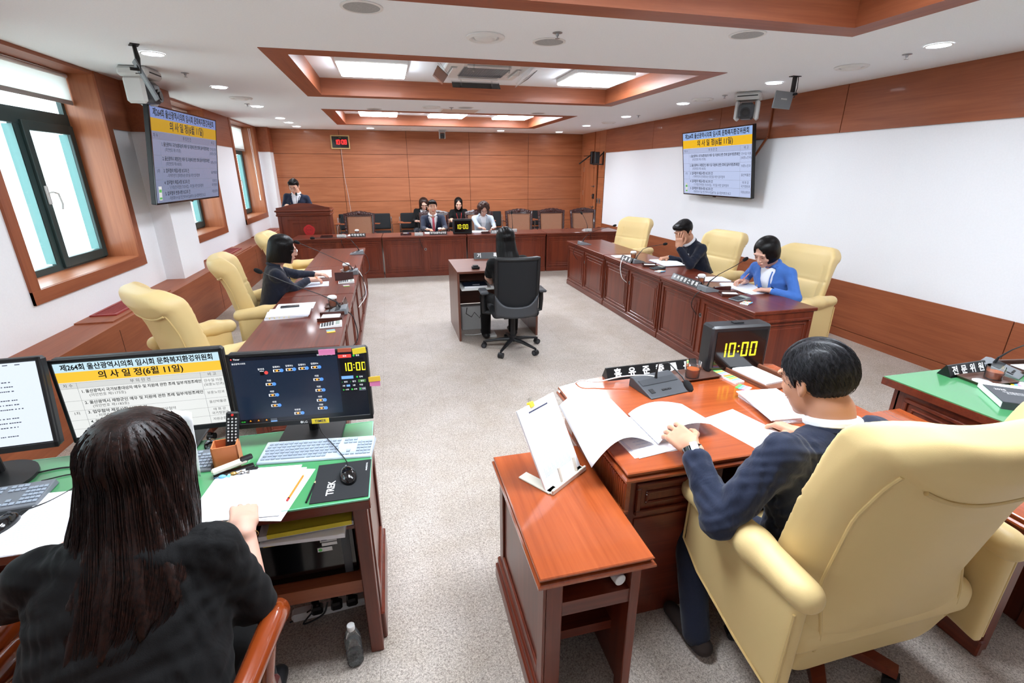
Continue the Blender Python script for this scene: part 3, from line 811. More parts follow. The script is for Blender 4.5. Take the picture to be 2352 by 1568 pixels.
# lectern
t = thing('lectern', 'wide mahogany lectern with arched top and red emblem', 'lectern', T(-1.56, 9.93, 0))
W = M_mahog
b = MB(W['z'], W['x']); b.box(-.46, .46, 0, .5, 0, 1.10, W['z'])
b.box(-.49, .49, -.03, .53, 0, .12, W['x'], c=.01); b.build('lectern_body', t)
MB(W['x']).box(-.485, .485, -.03, .52, 1.06, 1.10, c=.012).box(-.475, .475, -.015, .51, 1.10, 1.14).box(-.50, .50, -.045, .53, 1.14, 1.17, c=.012).build('crown_moulding', t)
pts = [(-.47, 0), (.47, 0), (.47, .045)] + [(.47 - .08 - (.78) * i / 16, .055 + .07 * math.sin(PI * i / 16)) for i in range(17)] + [(-.47, .045)]
MB(W['x']).prism(pts, 0, .03, None, T(0, -.0, 1.17) @ RX(90) @ T(0, 0, -.03)).build('arched_front', t)
MB(W['x']).add([(-.47, .03, 1.17), (.47, .03, 1.17), (.47, .5, 1.17), (-.47, .5, 1.17), (-.47, .03, 1.21), (.47, .03, 1.21), (.47, .5, 1.185), (-.47, .5, 1.185)], [(0, 3, 2, 1), (4, 5, 6, 7), (0, 1, 5, 4), (1, 2, 6, 5), (2, 3, 7, 6), (3, 0, 4, 7)]).build('reading_top', t)
p = MB(W['z'])
p.box(-.30, .30, -.008, .001, .985, .997, c=.003).box(-.22, .22, -.008, .001, .925, .935, c=.003).box(-.46, -.40, -.012, .001, .12, 1.06, c=.004).box(.40, .46, -.012, .001, .12, 1.06, c=.004); p.build('front_moulding', t)
em = MB(mat('emblem_red', (186, 36, 38), .45), mat('emblem_shade', (140, 28, 26), .5))
pp = []
for i in range(60):
    a = 2 * PI * i / 60; r = .098 * (1 + .10 * abs(math.cos(2.5 * (a - PI / 2)) ) ** .7 - .05)
    pp.append((r * math.cos(a), r * math.sin(a)))
em.prism(pp, 0, .012, None, T(.06, 0, .80) @ RX(90)); em.tube([(.06 + .062 * math.cos(2 * PI * i / 24), -.012, .80 + .062 * math.sin(2 * PI * i / 24)) for i in range(24)], .003, 6, MATS['emblem_shade'], closed=True)
em.text('의회', .055, MATS['emblem_shade'], T(.06, -.0125, .80) @ RX(90), .015)
em.build('emblem', t)

# recorder's desk
t = thing('recorder_desk', 'small brown laminate desk with keyboard tray in the middle of room', 'desk', T(1.14, 5.2, 0))
Bn = M_brown
MB(Bn['z']).box(-.47, -.445, 0, .80, 0, .785, c=.002).build('side_panel', t)
MB(Bn['z']).box(.445, .47, 0, .80, 0, .785, c=.002).build('side_panel', t)
MB(Bn['x']).box(-.47, .47, -.01, .82, .785, .81, c=.003).build('desk_top', t)
MB(Bn['x']).box(-.445, .445, .74, .76, .25, .785).box(-.445, .445, .5, .51, .48, .785).build('back_panel', t)
MB(M_whitep).box(-.43, .43, -.04, .42, .60, .618, c=.004).build('keyboard_tray', t)
o = MB(M_paper, M_lgrey).box(-.16, .16, 0, .13, 0, .30, M_lgrey, c=.006).build('computer_case', loc=(.92, 5.6, 0)); tag(o, 'pale computer case on floor inside the recorder desk', 'computer')
o = MB(M_black).tube([(.82, 5.55, .30), (.80, 5.5, .24), (.86, 5.48, .20), (.90, 5.5, .25), (.96, 5.48, .18), (1.0, 5.52, .27)], .005, 6).build('computer_cable'); tag(o, 'black cable loop in front of pale computer case', 'cable')
o = MB(M_whitep).box(-.06, .06, -.10, .10, 0, .03, c=.005).tube([(-.02, 0, .03), (-.2, .0, .02), (-.3, .06, .01)], .004, 6).build('power_strip', loc=(1.06, 5.34, 0)); tag(o, 'short white power strip on floor under the recorder desk', 'power strip')
o = MB(mat('navy_folder', (20, 28, 48), .5), M_paper).box(-.13, .13, -.10, .10, 0, .02, M_paper).box(-.135, .135, -.105, .105, .02, .024).box(-.03, .05, -.06, -.04, .024, .0245, M_paper).build('document_folder', loc=(.88, 5.32, .618)); tag(o, 'dark navy folder on the recorder keyboard tray', 'folder')
o = MB(M_paper, M_lgrey).box(-.09, .09, -.12, .12, 0, .02, M_paper).build('notebook', loc=(1.14, 5.30, .618)); tag(o, 'open cream notebook under the recorder right forearm', 'notebook')
o = MB(M_black).box(-.045, .045, -.03, .03, 0, .03, c=.008).box(-.03, .03, -.02, .035, .03, .042, c=.005).build('small_device', loc=(.90, 5.33, .81)); tag(o, 'small black device on the corner of recorder desk', 'device')

# ------------------------------------------------ chairman's desk (polished), side tables
G = M_gloss
CDX0, CDX1, CDY0, CDY1, CDZ = .79, 2.13, 1.375, 2.27, .78
def edge_stack(mb, pts, z, m, layers=((.0, .012), (-.008, .016), (.004, .018), (-.012, .02))):
    """stack of rounded slabs that reads as a moulded edge; pts is the outline"""
    cx = sum(p[0] for p in pts) / len(pts); cy = sum(p[1] for p in pts) / len(pts)
    zz = z
    for off, h in layers:
        q = []
        for x, y in pts:
            dx, dy = x - cx, y - cy; q.append((x + (off if dx > 0 else -off), y + (off if dy > 0 else -off)))
        n = len(q); e = h * .3
        inn = [(x - (e if x > cx else -e), y - (e if y > cy else -e)) for x, y in q]
        v = [(x, y, zz - h) for x, y in inn] + [(x, y, zz - h + e) for x, y in q] + [(x, y, zz - e) for x, y in q] + [(x, y, zz) for x, y in inn]
        f = [list(range(n))[::-1], list(range(3 * n, 4 * n))]
        for r in range(3): f += [(r * n + i, r * n + (i + 1) % n, (r + 1) * n + (i + 1) % n, (r + 1) * n + i) for i in range(n)]
        mb.add(v, f, m); zz -= h
    return zz
t = thing('chairman_desk', 'polished cherry desk with curved back edge where the chairman sits', 'desk', T((CDX0 + CDX1) / 2, CDY0, 0))
hx = (CDX1 - CDX0) / 2; dy = CDY1 - CDY0
out = [(-hx, 0), (hx, 0), (hx, dy - .10)] + [(hx - 2 * hx * i / 18, dy - .10 + .11 * math.sin(PI * i / 18) ** .8) for i in range(1, 18)] + [(-hx, dy - .10)]
mb = MB(G['x']); zb = edge_stack(mb, out, CDZ, G['x'], ((0, .014), (-.008, .010), (.006, .022), (-.014, .014))); mb.build('tabletop', t)
b = MB(G['x'], G['z'], M_groove); ins = .035
b.box(-hx + ins, -hx + ins + .42, .04, dy - .18, 0, zb, M_mahog['z']); b.box(hx - ins - .42, hx - ins, .04, dy - .18, 0, zb, M_mahog['z'])
b.box(-hx + ins, hx - ins, dy - .24, dy - .18, .0, zb, M_mahog['x']); b.build('desk_body', t)
mb = MB(G['y']); mb.box(-hx + .012, -hx + .03, .02, dy - .19, zb - .13, zb, G['y']); mb.box(-hx + .006, -hx + .03, .015, dy - .185, zb - .145, zb - .125, G['y'], c=.004)
for i in range(36): mb.cyl(.006, zb - .122, zb - .006, 8, G['z'], T(-hx + .012, .035 + i * .0158, 0))
mb.build('reeded_frieze', t)
for s in (0, 1):
    d = MB(M_mahog['x']); x0 = -hx + ins + .03 if s == 0 else hx - ins - .39
    q = MB(M_mahog['x']); q.M = T(0, .04, 0); raised_panel(q, x0, x0 + .36, zb - .17, zb - .02, M_mahog['x'], inner=False); q.box(x0, x0 + .36, -.006, 0, .10, zb - .19, M_mahog['x'], c=.003); q.build('drawer', t)
def side_table(label, X0, X1, Y0_, Y1_, H, flip=1):
    t = thing('side_table', label, 'table', T((X0 + X1) / 2, Y0_, 0), 'polished side tables by the chairman desk')
    hx = (X1 - X0) / 2; dy = Y1_ - Y0_
    mb = MB(G['y']); zb = edge_stack(mb, [(-hx, 0), (hx, 0), (hx, dy), (-hx, dy)], H, G['y'], ((0, .012), (-.008, .010), (.006, .02), (-.012, .012))); mb.build('tabletop', t)
    i = .03
    sp = MB(M_mahog['z']); sp.box(-hx + i, -hx + i + .02, .02, dy - .03, 0, zb, M_mahog['z'], c=.002)
    sp.box(-hx + i - .008, -hx + i, .02, dy - .02, .45, zb, M_mahog['y'] if False else M_mahog['z']) if False else None
    for a, b_, c, d in ((.02, .08, .12, zb), (dy - .09, dy - .03, .12, zb), (.08, dy - .09, zb - .06, zb), (.08, dy - .09, .12, .18)): sp.box(-hx + i - .010, -hx + i + .001, a, b_, c, d, M_mahog['z'], c=.003)
    sp.box(-hx + i - .030, -hx + i + .002, .0, dy - .01, 0, .08, M_mahog['y'], c=.006); sp.box(-hx + i - .020, -hx + i + .002, .005, dy - .015, .08, .12, M_mahog['y'], c=.006)
    sp.build('side_panel', t)
    MB(M_mahog['z']).box(hx - i - .035, hx - i, .02, .075, 0, zb, c=.003).box(hx - i - .02, hx - i, .075, dy - .03, 0, zb).build('side_panel', t)
    MB(M_mahog['z']).box(-hx + i, -hx + i + .055, .015, .06, 0, zb, c=.003).build('leg', t)
    MB(M_mahog['x']).box(-hx + .05, hx - .05, .03, dy - .04, zb - .115, zb - .095).box(-hx + .05, hx - .05, .028, .045, zb - .15, zb - .092).build('upper_shelf', t)
    MB(M_mahog['x']).box(-hx + .05, hx - .05, .16, dy - .04, .20, .22).box(-hx + .05, hx - .05, .155, .17, .18, .222).build('lower_shelf', t)
    MB(M_mahog['x']).box(-hx + .05, hx - .05, dy - .05, dy - .035, 0, zb).build('back_panel', t)
    return t
side_table('polished cherry side table left of the chairman desk, document stand on it', .36, .755, 1.09, 1.79, .66)
side_table('dark side table mostly hidden behind the chairman cream chair', 2.15, 2.56, .90, 1.72, .66)
# green-topped desks
M_greenmat = mat('green_felt_under_glass', (70, 142, 90), .35, coat=1.0)
def green_desk(label, m, L, D, H=.75, panels='left'):
    t = thing('green_topped_desk', label, 'desk', m, 'green topped clerk desks')
    MB(M_greenmat).box(.004, L - .004, .004, D - .004, H - .004, H + .001, c=.001).build('desk_mat', t)
    MB(M_plasticclear if False else mat('green_glass_edge', (120, 200, 160), .05, coat=1.0, spec=.8)).box(0, L, 0, .004, H - .004, H + .002).box(0, L, D - .004, D, H - .004, H + .002).box(0, .004, 0, D, H - .004, H + .002).box(L - .004, L, 0, D, H - .004, H + .002).build('glass_edge', t)
    MB(M_mahog['x']).box(0, L, 0, D, H - .045, H - .004, c=.004).build('tabletop', t)
    for x in (.015, L - .065): MB(M_mahog['z']).box(x, x + .05, .01, .06, 0, H - .045, c=.003).build('leg', t)
    for x, s in ((.02, -1), (L - .045, 1)):
        b = MB(M_mahog['z']); b.box(x, x + .025, .06, D - .01, .03, H - .045)
        X = x + (.025 if s > 0 else 0)
        for a, b_, c, d in ((.07, .13, .16, H - .06), (D - .08, D - .02, .16, H - .06), (.13, D - .08, H - .13, H - .06), (.13, D - .08, .16, .22)): b.box(min(X, X + s * .010), max(X, X + s * .010), a, b_, c, d, c=.003)
        b.box(min(X, X + s * .02), max(X, X + s * .02), .065, D, .0, .14, c=.005); b.build('side_panel', t)
    MB(M_mahog['x']).box(.05, L - .05, D - .04, D - .02, .08, H - .045).build('back_panel', t)
    return t
gd = green_desk('long green topped desk with monitors at lower left', T(-2.0, 1.50, 0), 1.85, .58)
MB(M_mahog['x']).box(1.15, 1.79, .06, .54, .585, .60).build('under_shelf', gd)
MB(M_trimwood['x']).box(1.10, 1.80, .04, .50, .34, .355).box(1.10, 1.80, .035, .055, .30, .36).build('lower_shelf', gd)
gr = thing('green_topped_desk', 'green topped desk at right edge with the sign facing the room', 'desk', T(2.72, 1.30, 0), 'green topped clerk desks')
G2 = [(-.10, .62), (.06 + .02, 0.05)]
for (nm, mm, z0, z1, g) in (('tabletop', M_mahog['x'], .705, .746, 0), ('desk_mat', M_greenmat, .746, .751, .003)):
    MB(mm).prism([(-.06 + g, .62 - g), (-.02 + g, .05 + g), (1.7, .05 + g), (1.7, .62 - g)], z0, z1).build(nm, gr)
b = MB(M_mahog['z']); b.box(.0, 1.6, .55, .58, 0, .705); b.box(0.0, .03, .10, .56, 0, .705); b.build('desk_body', gr)
q = MB(M_mahog['z']); q.M = T(0, .55, 0) @ RZ(-90); raised_panel(q, .04, .42, .12, .66, M_mahog['z']); q.build('side_panel', gr)
q = MB(M_mahog['z']); q.M = T(1.5, .58, 0) @ RZ(180); raised_panel(q, .04, .7, .12, .66, M_mahog['z']); raised_panel(q, .78, 1.44, .12, .66, M_mahog['z']); q.build('front_panel', gr)

# ------------------------------------------------ cream executive chairs
M_leather = mat('cream_leather', (222, 195, 138), 0.42, spec=.4)
nt, N_, L_, B_ = nodes_of(M_leather)
vv = texco(nt, (1, 1, 1)); bump(nt, noise(nt, vv, 320, 3, .6), .12, .002)
M_pipe = mat('cream_piping', (210, 182, 124), .45)
def cream_chair(label, m, h=.011, group='high-backed cream leather chairs', lean=13, hs=.86, wd=1.0, ax=.355):
    t = thing('executive_chair', label, 'chair', m, group)
    tt = math.radians(lean); O = np.array([0, -.22, .44]); V_ = np.array([0, -math.sin(tt), math.cos(tt)]); W_ = np.array([0, math.cos(tt), math.sin(tt)])
    hwf = lambda v: wd * np.interp(v, [-.30, 0, .15, .45, .7, .80], [.275, .300, .307, .318, .308, .288])
    thf = lambda v: np.interp(v, [-.14, .1, .5, .62, .74, .82], [.05, .058, .05, .06, .072, .06])
    w0f = lambda u, v: .085 * (np.abs(u) / .3) ** 3 * ss(-.05, .2, v) - .02 * ss(.6, .8, v)
    def f(P):
        q = P - O; u = q[..., 0]; v = (q @ V_) / hs; w = q @ W_
        r = .10; hw = hwf(v)
        a = np.abs(u) - (hw - r); b = (np.abs(v - .27 - .012 * (1 - (u / .3) ** 2)) - (.545 - r)) * hs
        duv = np.sqrt(np.maximum(a, 0) ** 2 + np.maximum(b, 0) ** 2) + np.minimum(np.maximum(a, b), 0) - r
        flap = .016 * ss(-.012, .012, v - (.63 + .06 * (np.abs(u) / .3) ** 4)) * ss(.015, -.025, w - w0f(u, v))
        dw = np.abs(w - w0f(u, v)) - thf(v) - flap
        # cushion relief on the front
        fr = (w > w0f(u, v)); g = .010 * np.exp(-((v - .44) / .010) ** 2) + .010 * np.exp(-((np.abs(u) - .215) / .010) ** 2) * (v < .62) * (v > .0)
        dw = dw + fr * g * .9 - fr * .018 * np.clip(1 - (u / .2) ** 4, 0, 1) * np.clip(1 - ((v - .22) / .22) ** 4, 0, 1)
        e = .04
        return np.sqrt(np.maximum(duv + e, 0) ** 2 + np.maximum(dw + e, 0) ** 2) + np.minimum(np.maximum(duv + e, dw + e), 0) - e
    s = SDF(); s.fn(f, (-.46, -.54, .10), (.46, .12, 1.34), 0)
    V, Q = s.mesh(h); soft('backrest', [(V, Q, 0)], t, [M_leather])
    # piping
    def bk(u, v, o=.004):
        w = w0f(np.array(u), np.array(v)) - thf(v) - o
        p = O + np.array([u, 0, 0]) + v * hs * V_ + w * W_; return tuple(p)
    pp = [(u, .627 + .06 * (abs(u) / .3) ** 4) for u in np.linspace(-.255, .255, 25)]
    pipe = MB(M_pipe); pipe.tube([bk(u, v - .004, .010) for u, v in pp], .0075, 8)
    pipe.build('top_piping', t)
    for s_ in (-1, 1):
        MB(M_pipe).tube([bk(s_ * (float(hwf(v)) - .058), v, -.001) for v in np.linspace(.68, -.08, 22)], .0065, 8).build('side_piping', t)
        a = SDF(); x = ax * s_
        a.chain([(x * .97, -.28, .655), (x, -.08, .665), (x * 1.01, .13, .665), (x * 1.01, .25, .65)], [.052, .058, .060, .054], .03)
        a.box((x * 1.0, -.02, .665), (.045, .27, .03), .028, k=.02)
        V, Q = a.mesh(h); soft('armrest', [(V, Q, 0)], t, [M_leather])
        def fp(P, x=x):
            y, z = P[..., 1], P[..., 2]; a1 = np.abs(P[..., 0] - x) - .026
            zb = np.interp(y, [-.34, -.1, .15, .27], [.22, .26, .33, .40]); b1 = np.maximum(zb - z, z - .67); c1 = np.maximum(-.30 - y - .0 * z, y - .255)
            d2 = np.maximum(b1, c1); e = .022
            return np.sqrt(np.maximum(a1 + e, 0) ** 2 + np.maximum(d2 + e, 0) ** 2) + np.minimum(np.maximum(a1 + e, d2 + e), 0) - e
        a = SDF(); a.fn(fp, (x - .04, -.36, .18), (x + .04, .30, .70), 0); V, Q = a.mesh(h); soft('arm_panel', [(V, Q, 0)], t, [M_leather])
        MB(M_pipe).tube([(x + s_ * .027, .245, .62), (x + s_ * .027, .25, .42), (x + s_ * .027, .14, .345), (x + s_ * .027, -.1, .275), (x + s_ * .027, -.29, .24), (x + s_ * .027, -.292, .6)], .005, 6).build('arm_piping', t)
    a = SDF(); a.box((0, .0, .41), (ax - .03, .27, .075), .06, k=.01); a.ell((0, .02, .47), (.27, .24, .05), k=.03)
    V, Q = a.mesh(h); soft('seat', [(V, Q, 0)], t, [M_leather])
    MB(M_black).cyl(.03, .10, .36, 14).box(-.13, .13, -.13, .13, .32, .345).build('gas_lift', t)
    for k in range(5):
        A = RZ(72 * k + 18)
        MB(M_mahog['x']).add([(.0, -.035, .08), (.0, .035, .08), (.30, .022, .065), (.30, -.022, .065), (0, -.035, .135), (0, .035, .135), (.30, .022, .095), (.30, -.022, .095)], [(0, 1, 2, 3), (4, 7, 6, 5), (0, 3, 7, 4), (1, 5, 6, 2), (2, 6, 7, 3), (0, 4, 5, 1)], None, A).build('base_arm', t)
        MB(M_black).cyl(.028, -.022, .022, 16, M=A @ T(.29, 0, .028) @ RX(90)).box(-.012, .02, -.012, .012, .03, .07, None, A @ T(.29, 0, 0)).build('caster', t)
    return t
CH = cream_chair('large cream chair seen from behind, chairman sitting in it', T(1.535, 1.13, 0) @ RZ(0), h=.008, hs=1.0, wd=1.17, ax=.43)
P_ = cream_chair('cream chair in front of the window ledge, nearest on the left', T(-1.32, 3.78, 0) @ RZ(-50), h=.011)
def chair_at(x, y, rz, label): return dup(P_, T(x, y, 0) @ RZ(rz), label)
chair_at(-1.16, 4.90, -76, 'cream chair of the woman in navy jacket, left row')
chair_at(-1.16, 6.62, -86, 'empty cream chair beyond the woman in navy jacket, left row')
chair_at(3.62, 7.15, 114, 'empty cream chair farthest along the right row')
chair_at(3.80, 5.25, 100, 'cream chair behind the man covering his face')
chair_at(3.80, 3.95, 100, 'cream chair of the woman in bright blue jacket')

# ------------------------------------------------ mesh office chair
t = thing('office_chair', 'black mesh-back office chair of the recorder', 'chair', T(1.21, 4.83, 0) @ RZ(-3))
O_ = (0, -.22)
def bx_(u, v):  # backrest surface, u in -1..1, v 0..1
    w = .225 - .02 * (1 - v) ** 2 - .0 * v
    return (u * w * (1 - .06 * v), -.20 - .08 * v - .05 * (1 - v) ** 3 * 0 + .05 * u * u - .03, .45 + .59 * v)
fr = MB(M_black)
path = [bx_(-1, v) for v in np.linspace(1, .04, 12)] + [bx_(u, .0) for u in np.linspace(-.9, .9, 9)] + [bx_(1, v) for v in np.linspace(.04, 1, 12)] + [bx_(u, 1.0) for u in np.linspace(.9, -.9, 9)]
fr.tube(path, .022, 8, closed=True); fr.build('back_frame', t)
M_meshf = mat('mesh_fabric', (22, 23, 26), .8); 
MB(M_meshf).grid(lambda a, b: bx_(-1 + 2 * a, b), 16, 16).build('mesh_back', t, thick=.006)
MB(M_dgrey).grid(lambda a, b: (lambda p: (p[0] * 1.06, p[1] - .012 - .02 * math.sin(PI * a), p[2] - .03 + .06 * b))(bx_(-1 + 2 * a, .01 + .10 * b * (1 + 2.2 * (2 * a - 1) ** 4))), 20, 6).build('lower_shell', t, thick=.02)
a = SDF(); a.box((0, .03, .45), (.25, .24, .045), .04); V, Q = a.mesh(.014); soft('seat', [(V, Q, 0)], t, [M_meshf])
for s_ in (-1, 1):
    MB(M_black).tube([(s_ * .24, .02, .42), (s_ * .31, .02, .43), (s_ * .315, .01, .55), (s_ * .31, .0, .64)], .018, 8, flat=1.4).build('arm_support', t)
    MB(M_dgrey).box(-.045, .045, -.12, .12, 0, .028, None, T(s_ * .31, .03, .64), .012).build('arm_pad', t)
MB(M_black).cyl(.026, .10, .42, 14).cyl(.04, .09, .16, 14).box(-.12, .12, -.14, .14, .385, .41).tube([(.1, .0, .38), (.24, .02, .37)], .007, 6).build('gas_lift', t)
for k in range(5):
    A = RZ(72 * k + 20)
    MB(M_black).tube([(0, 0, .115), (.14, 0, .105), (.31, 0, .075)], [.03, .024, .015], 8, None, A, flat=.8).build('base_arm', t)
    MB(M_black, M_dgrey).cyl(.03, -.026, .026, 18, M=A @ T(.32, 0, .03) @ RX(90)).cyl(.018, -.028, .028, 12, M_dgrey, M=A @ T(.32, 0, .03) @ RX(90)).cyl(.01, .03, .08, 8, M=A @ T(.32, 0, 0)).build('caster', t)

# ------------------------------------------------ carved armchairs
M_brownl = speckle('brown_leather', (168, 116, 88), (184, 134, 104), 240, .5, .1)
M_carve = mat('carved_dark_wood', (66, 22, 18), .28, coat=.6)
M_carvel = mat('polished_arm_wood', (132, 56, 20), .2, coat=1.0)
def carved_chair(label, m, wood_=None, group='carved wooden armchairs with brown leather backs', arms=True, lit=None):
    wm = M_carve; am = wood_ or M_carve
    t = thing('carved_armchair', label, 'chair', m, group)
    L = RX(8)   # lean back: local frame, front faces +Y
    A = T(0, -.24, .46) @ RX(8)
    f = MB(wm)
    for s_ in (-1, 1):
        f.tube([(s_ * .26, 0, -.05), (s_ * .265, 0, .25), (s_ * .275, 0, .52), (s_ * .285, 0, .60)], [.028, .026, .028, .022], 8, None, A)
        for k in range(9): f.ball(.020, A @ T(s_ * (.265 + .002 * k), .018, .02 + k * .06), None, 8, 5, (.9, .6, 1.5))
    f.tube([(-.26, 0, .02), (.26, 0, .02)], .025, 8, None, A)
    f.build('back_frame', t)
    c = MB(wm)
    top = [(-.285, .0), (.285, .0), (.30, .05)] + [(.30 - .6 * i / 20, .065 + .045 * math.sin(PI * i / 20) ** 1.5 + .006 * math.cos(i * 2.2)) for i in range(1, 20)] + [(-.30, .05)]
    c.prism(top, -.022, .022, None, A @ T(0, 0, .535) @ RX(90))
    c.ball(.035, A @ T(0, .022, .60), None, 12, 8, (1, .5, 1))
    for s_ in (-1, 1):
        for k in range(5):
            c.ball(.021, A @ T(s_ * (.06 + .045 * k), .020, .595 - .006 * k + .008 * (k % 2)), None, 8, 6, (1.3, .35, .7))
            c.tube([(s_ * (.05 + .045 * k + .02 * math.cos(a_)), .026, .57 - .004 * k + .016 * math.sin(a_)) for a_ in np.linspace(0, 5, 8)], .005, 5, None, A)
    c.build('carved_crest', t)
    b = MB(M_brownl); b.box(-.238, .238, -.03, .03, .03, .535, None, A, .02); b.build('back_pad', t)
    st = MB(M_brownl)
    for k in range(20): st.ball(.006, A @ T(-.232 + k * .0244, .03, .528), M_brownl, 6, 4)
    for s_ in (-1, 1):
        for k in range(18): st.ball(.006, A @ T(s_ * .234, .03, .06 + k * .026), M_brownl, 6, 4)
    st.build('stud_trim', t)
    a = SDF(); a.box((0, .02, .43), (.27, .25, .06), .04); V, Q = a.mesh(.02); soft('seat', [(V, Q, 0)], t, [M_brownl])
    MB(wm).box(-.28, .28, -.24, .28, .33, .39, c=.01).build('seat_frame', t)
    for sx in (-1, 1):
        MB(wm).tube([(sx * .26, .25, .35), (sx * .27, .27, .2), (sx * .25, .25, 0.01)], [.03, .026, .02], 8).build('leg', t)
        MB(wm).tube([(sx * .26, -.22, .35), (sx * .26, -.25, .2), (sx * .26, -.30, 0.01)], [.026, .024, .02], 8).build('leg', t)
        MB(am).tube([(sx * .29, -.26, .63), (sx * .31, -.10, .67), (sx * .315, .08, .665), (sx * .315, .22, .655), (sx * .315, .27, .64), (sx * .315, .285, .615)], [.024, .028, .03, .034, .034, .026], 20, flat=1.1).tube([(sx * .31, .20, .64), (sx * .30, .16, .52), (sx * .28, .2, .38)], [.022, .018, .022], 16).build('armrest', t, smooth=60)
    return t
K0 = carved_chair('carved armchair behind the leftmost sign, beside the lectern', front(-.66, 1.05, 0) @ RZ(178))
cl = ['carved armchair of the man with red tie', 'carved armchair of the woman in light grey jacket', 'empty carved armchair right of the woman in light grey jacket', 'second empty carved armchair from the right', 'rightmost empty carved armchair, near the far door']
for k, x in enumerate((.85, 1.80, 2.66, 3.38, 4.13)): dup(K0, front(x, 1.05, 0) @ RZ((180, 181, 179, 178, 183)[k]), cl[k])
carved_chair('carved armchair at bottom left, woman in black blouse sits in it', T(-.75, .95, 0) @ RZ(-6), M_carvel, group='polished armchairs at the lower left')
carved_chair('carved armchair at the left picture edge, only one arm showing', T(-1.42, 1.12, 0) @ RZ(4), M_carvel, group='polished armchairs at the lower left')

# ------------------------------------------------ black tablet-arm chairs along the back wall
def tablet_chair(label, m):
    t = thing('tablet_chair', label, 'chair', m, 'black chairs along the back wall')
    a = SDF(); a.box((0, -.24, .70), (.24, .028, .19), .026, (6, 0, 0)); V, Q = a.mesh(.014); soft('backrest', [(V, Q, 0)], t, [M_meshf])
    a = SDF(); a.box((0, .0, .45), (.24, .23, .03), .028); V, Q = a.mesh(.016); soft('seat', [(V, Q, 0)], t, [M_meshf])
    for s_ in (-1, 1):
        MB(M_chrome).tube([(s_ * .26, -.25, .80), (s_ * .265, -.2, .45), (s_ * .27, -.24, .01)], .011, 8).build('leg', t)
        MB(M_chrome).tube([(s_ * .26, .22, .66), (s_ * .265, .2, .45), (s_ * .27, .24, .01)], .011, 8).tube([(s_ * .26, -.23, .66), (s_ * .26, .22, .66)], .010, 8).build('leg', t)
    MB(M_trimwood['x']).prism([(.20, -.10), (.30, -.12), (.32, .25), (.02, .30), (.0, .16), (.18, .10)], .685, .70).build('writing_tablet', t)
    return t
Q0 = tablet_chair('black tablet chair half hidden by the lectern', T(-.95, 12.25, 0) @ RZ(180))
tl = ['black tablet chair, first clear one right of the lectern', 'black tablet chair of the woman behind the red tie man', 'black tablet chair of the young woman with red lanyard', 'empty black tablet chair behind the woman in grey jacket', 'rightmost black tablet chair near the back wall']
for k, x in enumerate((-.22, .50, 1.66, 2.58, 3.86)): dup(Q0, T(x, 12.25, 0) @ RZ(180), tl[k])
# ================================================================== SCREENS
def emat(name, rgb, e):
    m = mat(name, rgb, .25, emit=e, spec=.5)
    m.node_tree.nodes['Principled BSDF'].inputs['Base Color'].default_value = (.006, .006, .008, 1)
    return m
ROWS = [('1. 울산광역시 국가보훈대상자 예우 및 지원에 관한 조례 일부개정조례안', '(의안번호 제1173호)', '안수일 의원', '(보훈노인과)'),
        ('2. 울산광역시 재향군인 예우 및 지원에 관한 조례 일부개정조례안', '(의안번호 제1183호)', '보훈노인과', ''),
        ('3. 업무협약 체결사항 보고의 건', '- 지역주민의 문화향유권 증진을 위한 업무협약', '울산박물관', ''),
        ('4. 업무협약 체결사항 보고의 건', '-「(가칭)한국정원 조성사업」추진을 위한 업무협약', '태 화 강', '국가정원과'),
        ('5. 업무협약 변경사항 보고의 건', '- 자원회수시설 민간투자사업(BTO) 실시협약변경 보고', '자원순환과', '')]
def agenda(key, w, h, sky, yel, body, e, ink=(12, 14, 20)):
    """the meeting schedule shown on a screen; faces -Y, centred on the origin"""
    a, b, c = emat(key + '_title_band', sky, e), emat(key + '_yellow_band', yel, e), emat(key + '_page', body, e)
    k = mat(key + '_letters', ink, .6); g = mat(key + '_rules', (120, 124, 130), .6)
    hd = emat(key + '_header_row', tuple(int(q * .92) for q in body), e)
    mb = MB(c, a, b, k, g, hd)
    F = lambda fx, fz: (-w / 2 + fx * w, h / 2 - fz * h)
    def rect(x0, x1, z0, z1, m, y=0):
        X0, Z1 = F(x0, z0); X1, Z0 = F(x1, z1); mb.add([(X0, y, Z0), (X1, y, Z0), (X1, y, Z1), (X0, y, Z1)], [(0, 1, 2, 3)], m)
    rect(0, 1, 0, .115, a); rect(0, 1, .115, .245, b); rect(0, 1, .245, 1, c); rect(0, 1, .255, .325, hd, -.0003)
    for z in (.255, .325, .49, .62, .75, .87, .99): rect(.0, 1, z, z + .0022, g, -.0006)
    for x in (.10, .855): rect(x, x + .0015, .255, 1, g, -.0006)
    def t(s, fx, fz, size, bold=0, al='CENTER', width=None, m=k):
        X, Z = F(fx, fz); mb.text(s, size * h, m, T(X, -.0009, Z) @ RX(90), bold, al, 0, width)
    t('제264회 울산광역시의회 임시회 문화복지환경위원회', .5, .06, .088, .028, width=.92 * w)
    t('의 사 일 정(6월 11일)', .5, .18, .105, .022, width=.6 * w)
    t('차 수', .05, .29, .048); t('부 의 안 건', .48, .29, .05, width=.34 * w); t('비 고', .93, .29, .048)
    t('1차', .05, .66, .05)
    for i, (p, q, r, s) in enumerate(ROWS):
        z = (.375, .525, .655, .785, .905)[i]
        t(p, .115, z, .050, .020, 'LEFT', .735 * w if i < 2 else None); t(q, .155, z + .055, .046, 0, 'LEFT', .66 * w)
        t(r, .93, z + (0 if s else .02), .044, 0, width=.13 * w)
        if s: t(s, .93, z + .055, .044, 0, width=.13 * w)
    return mb
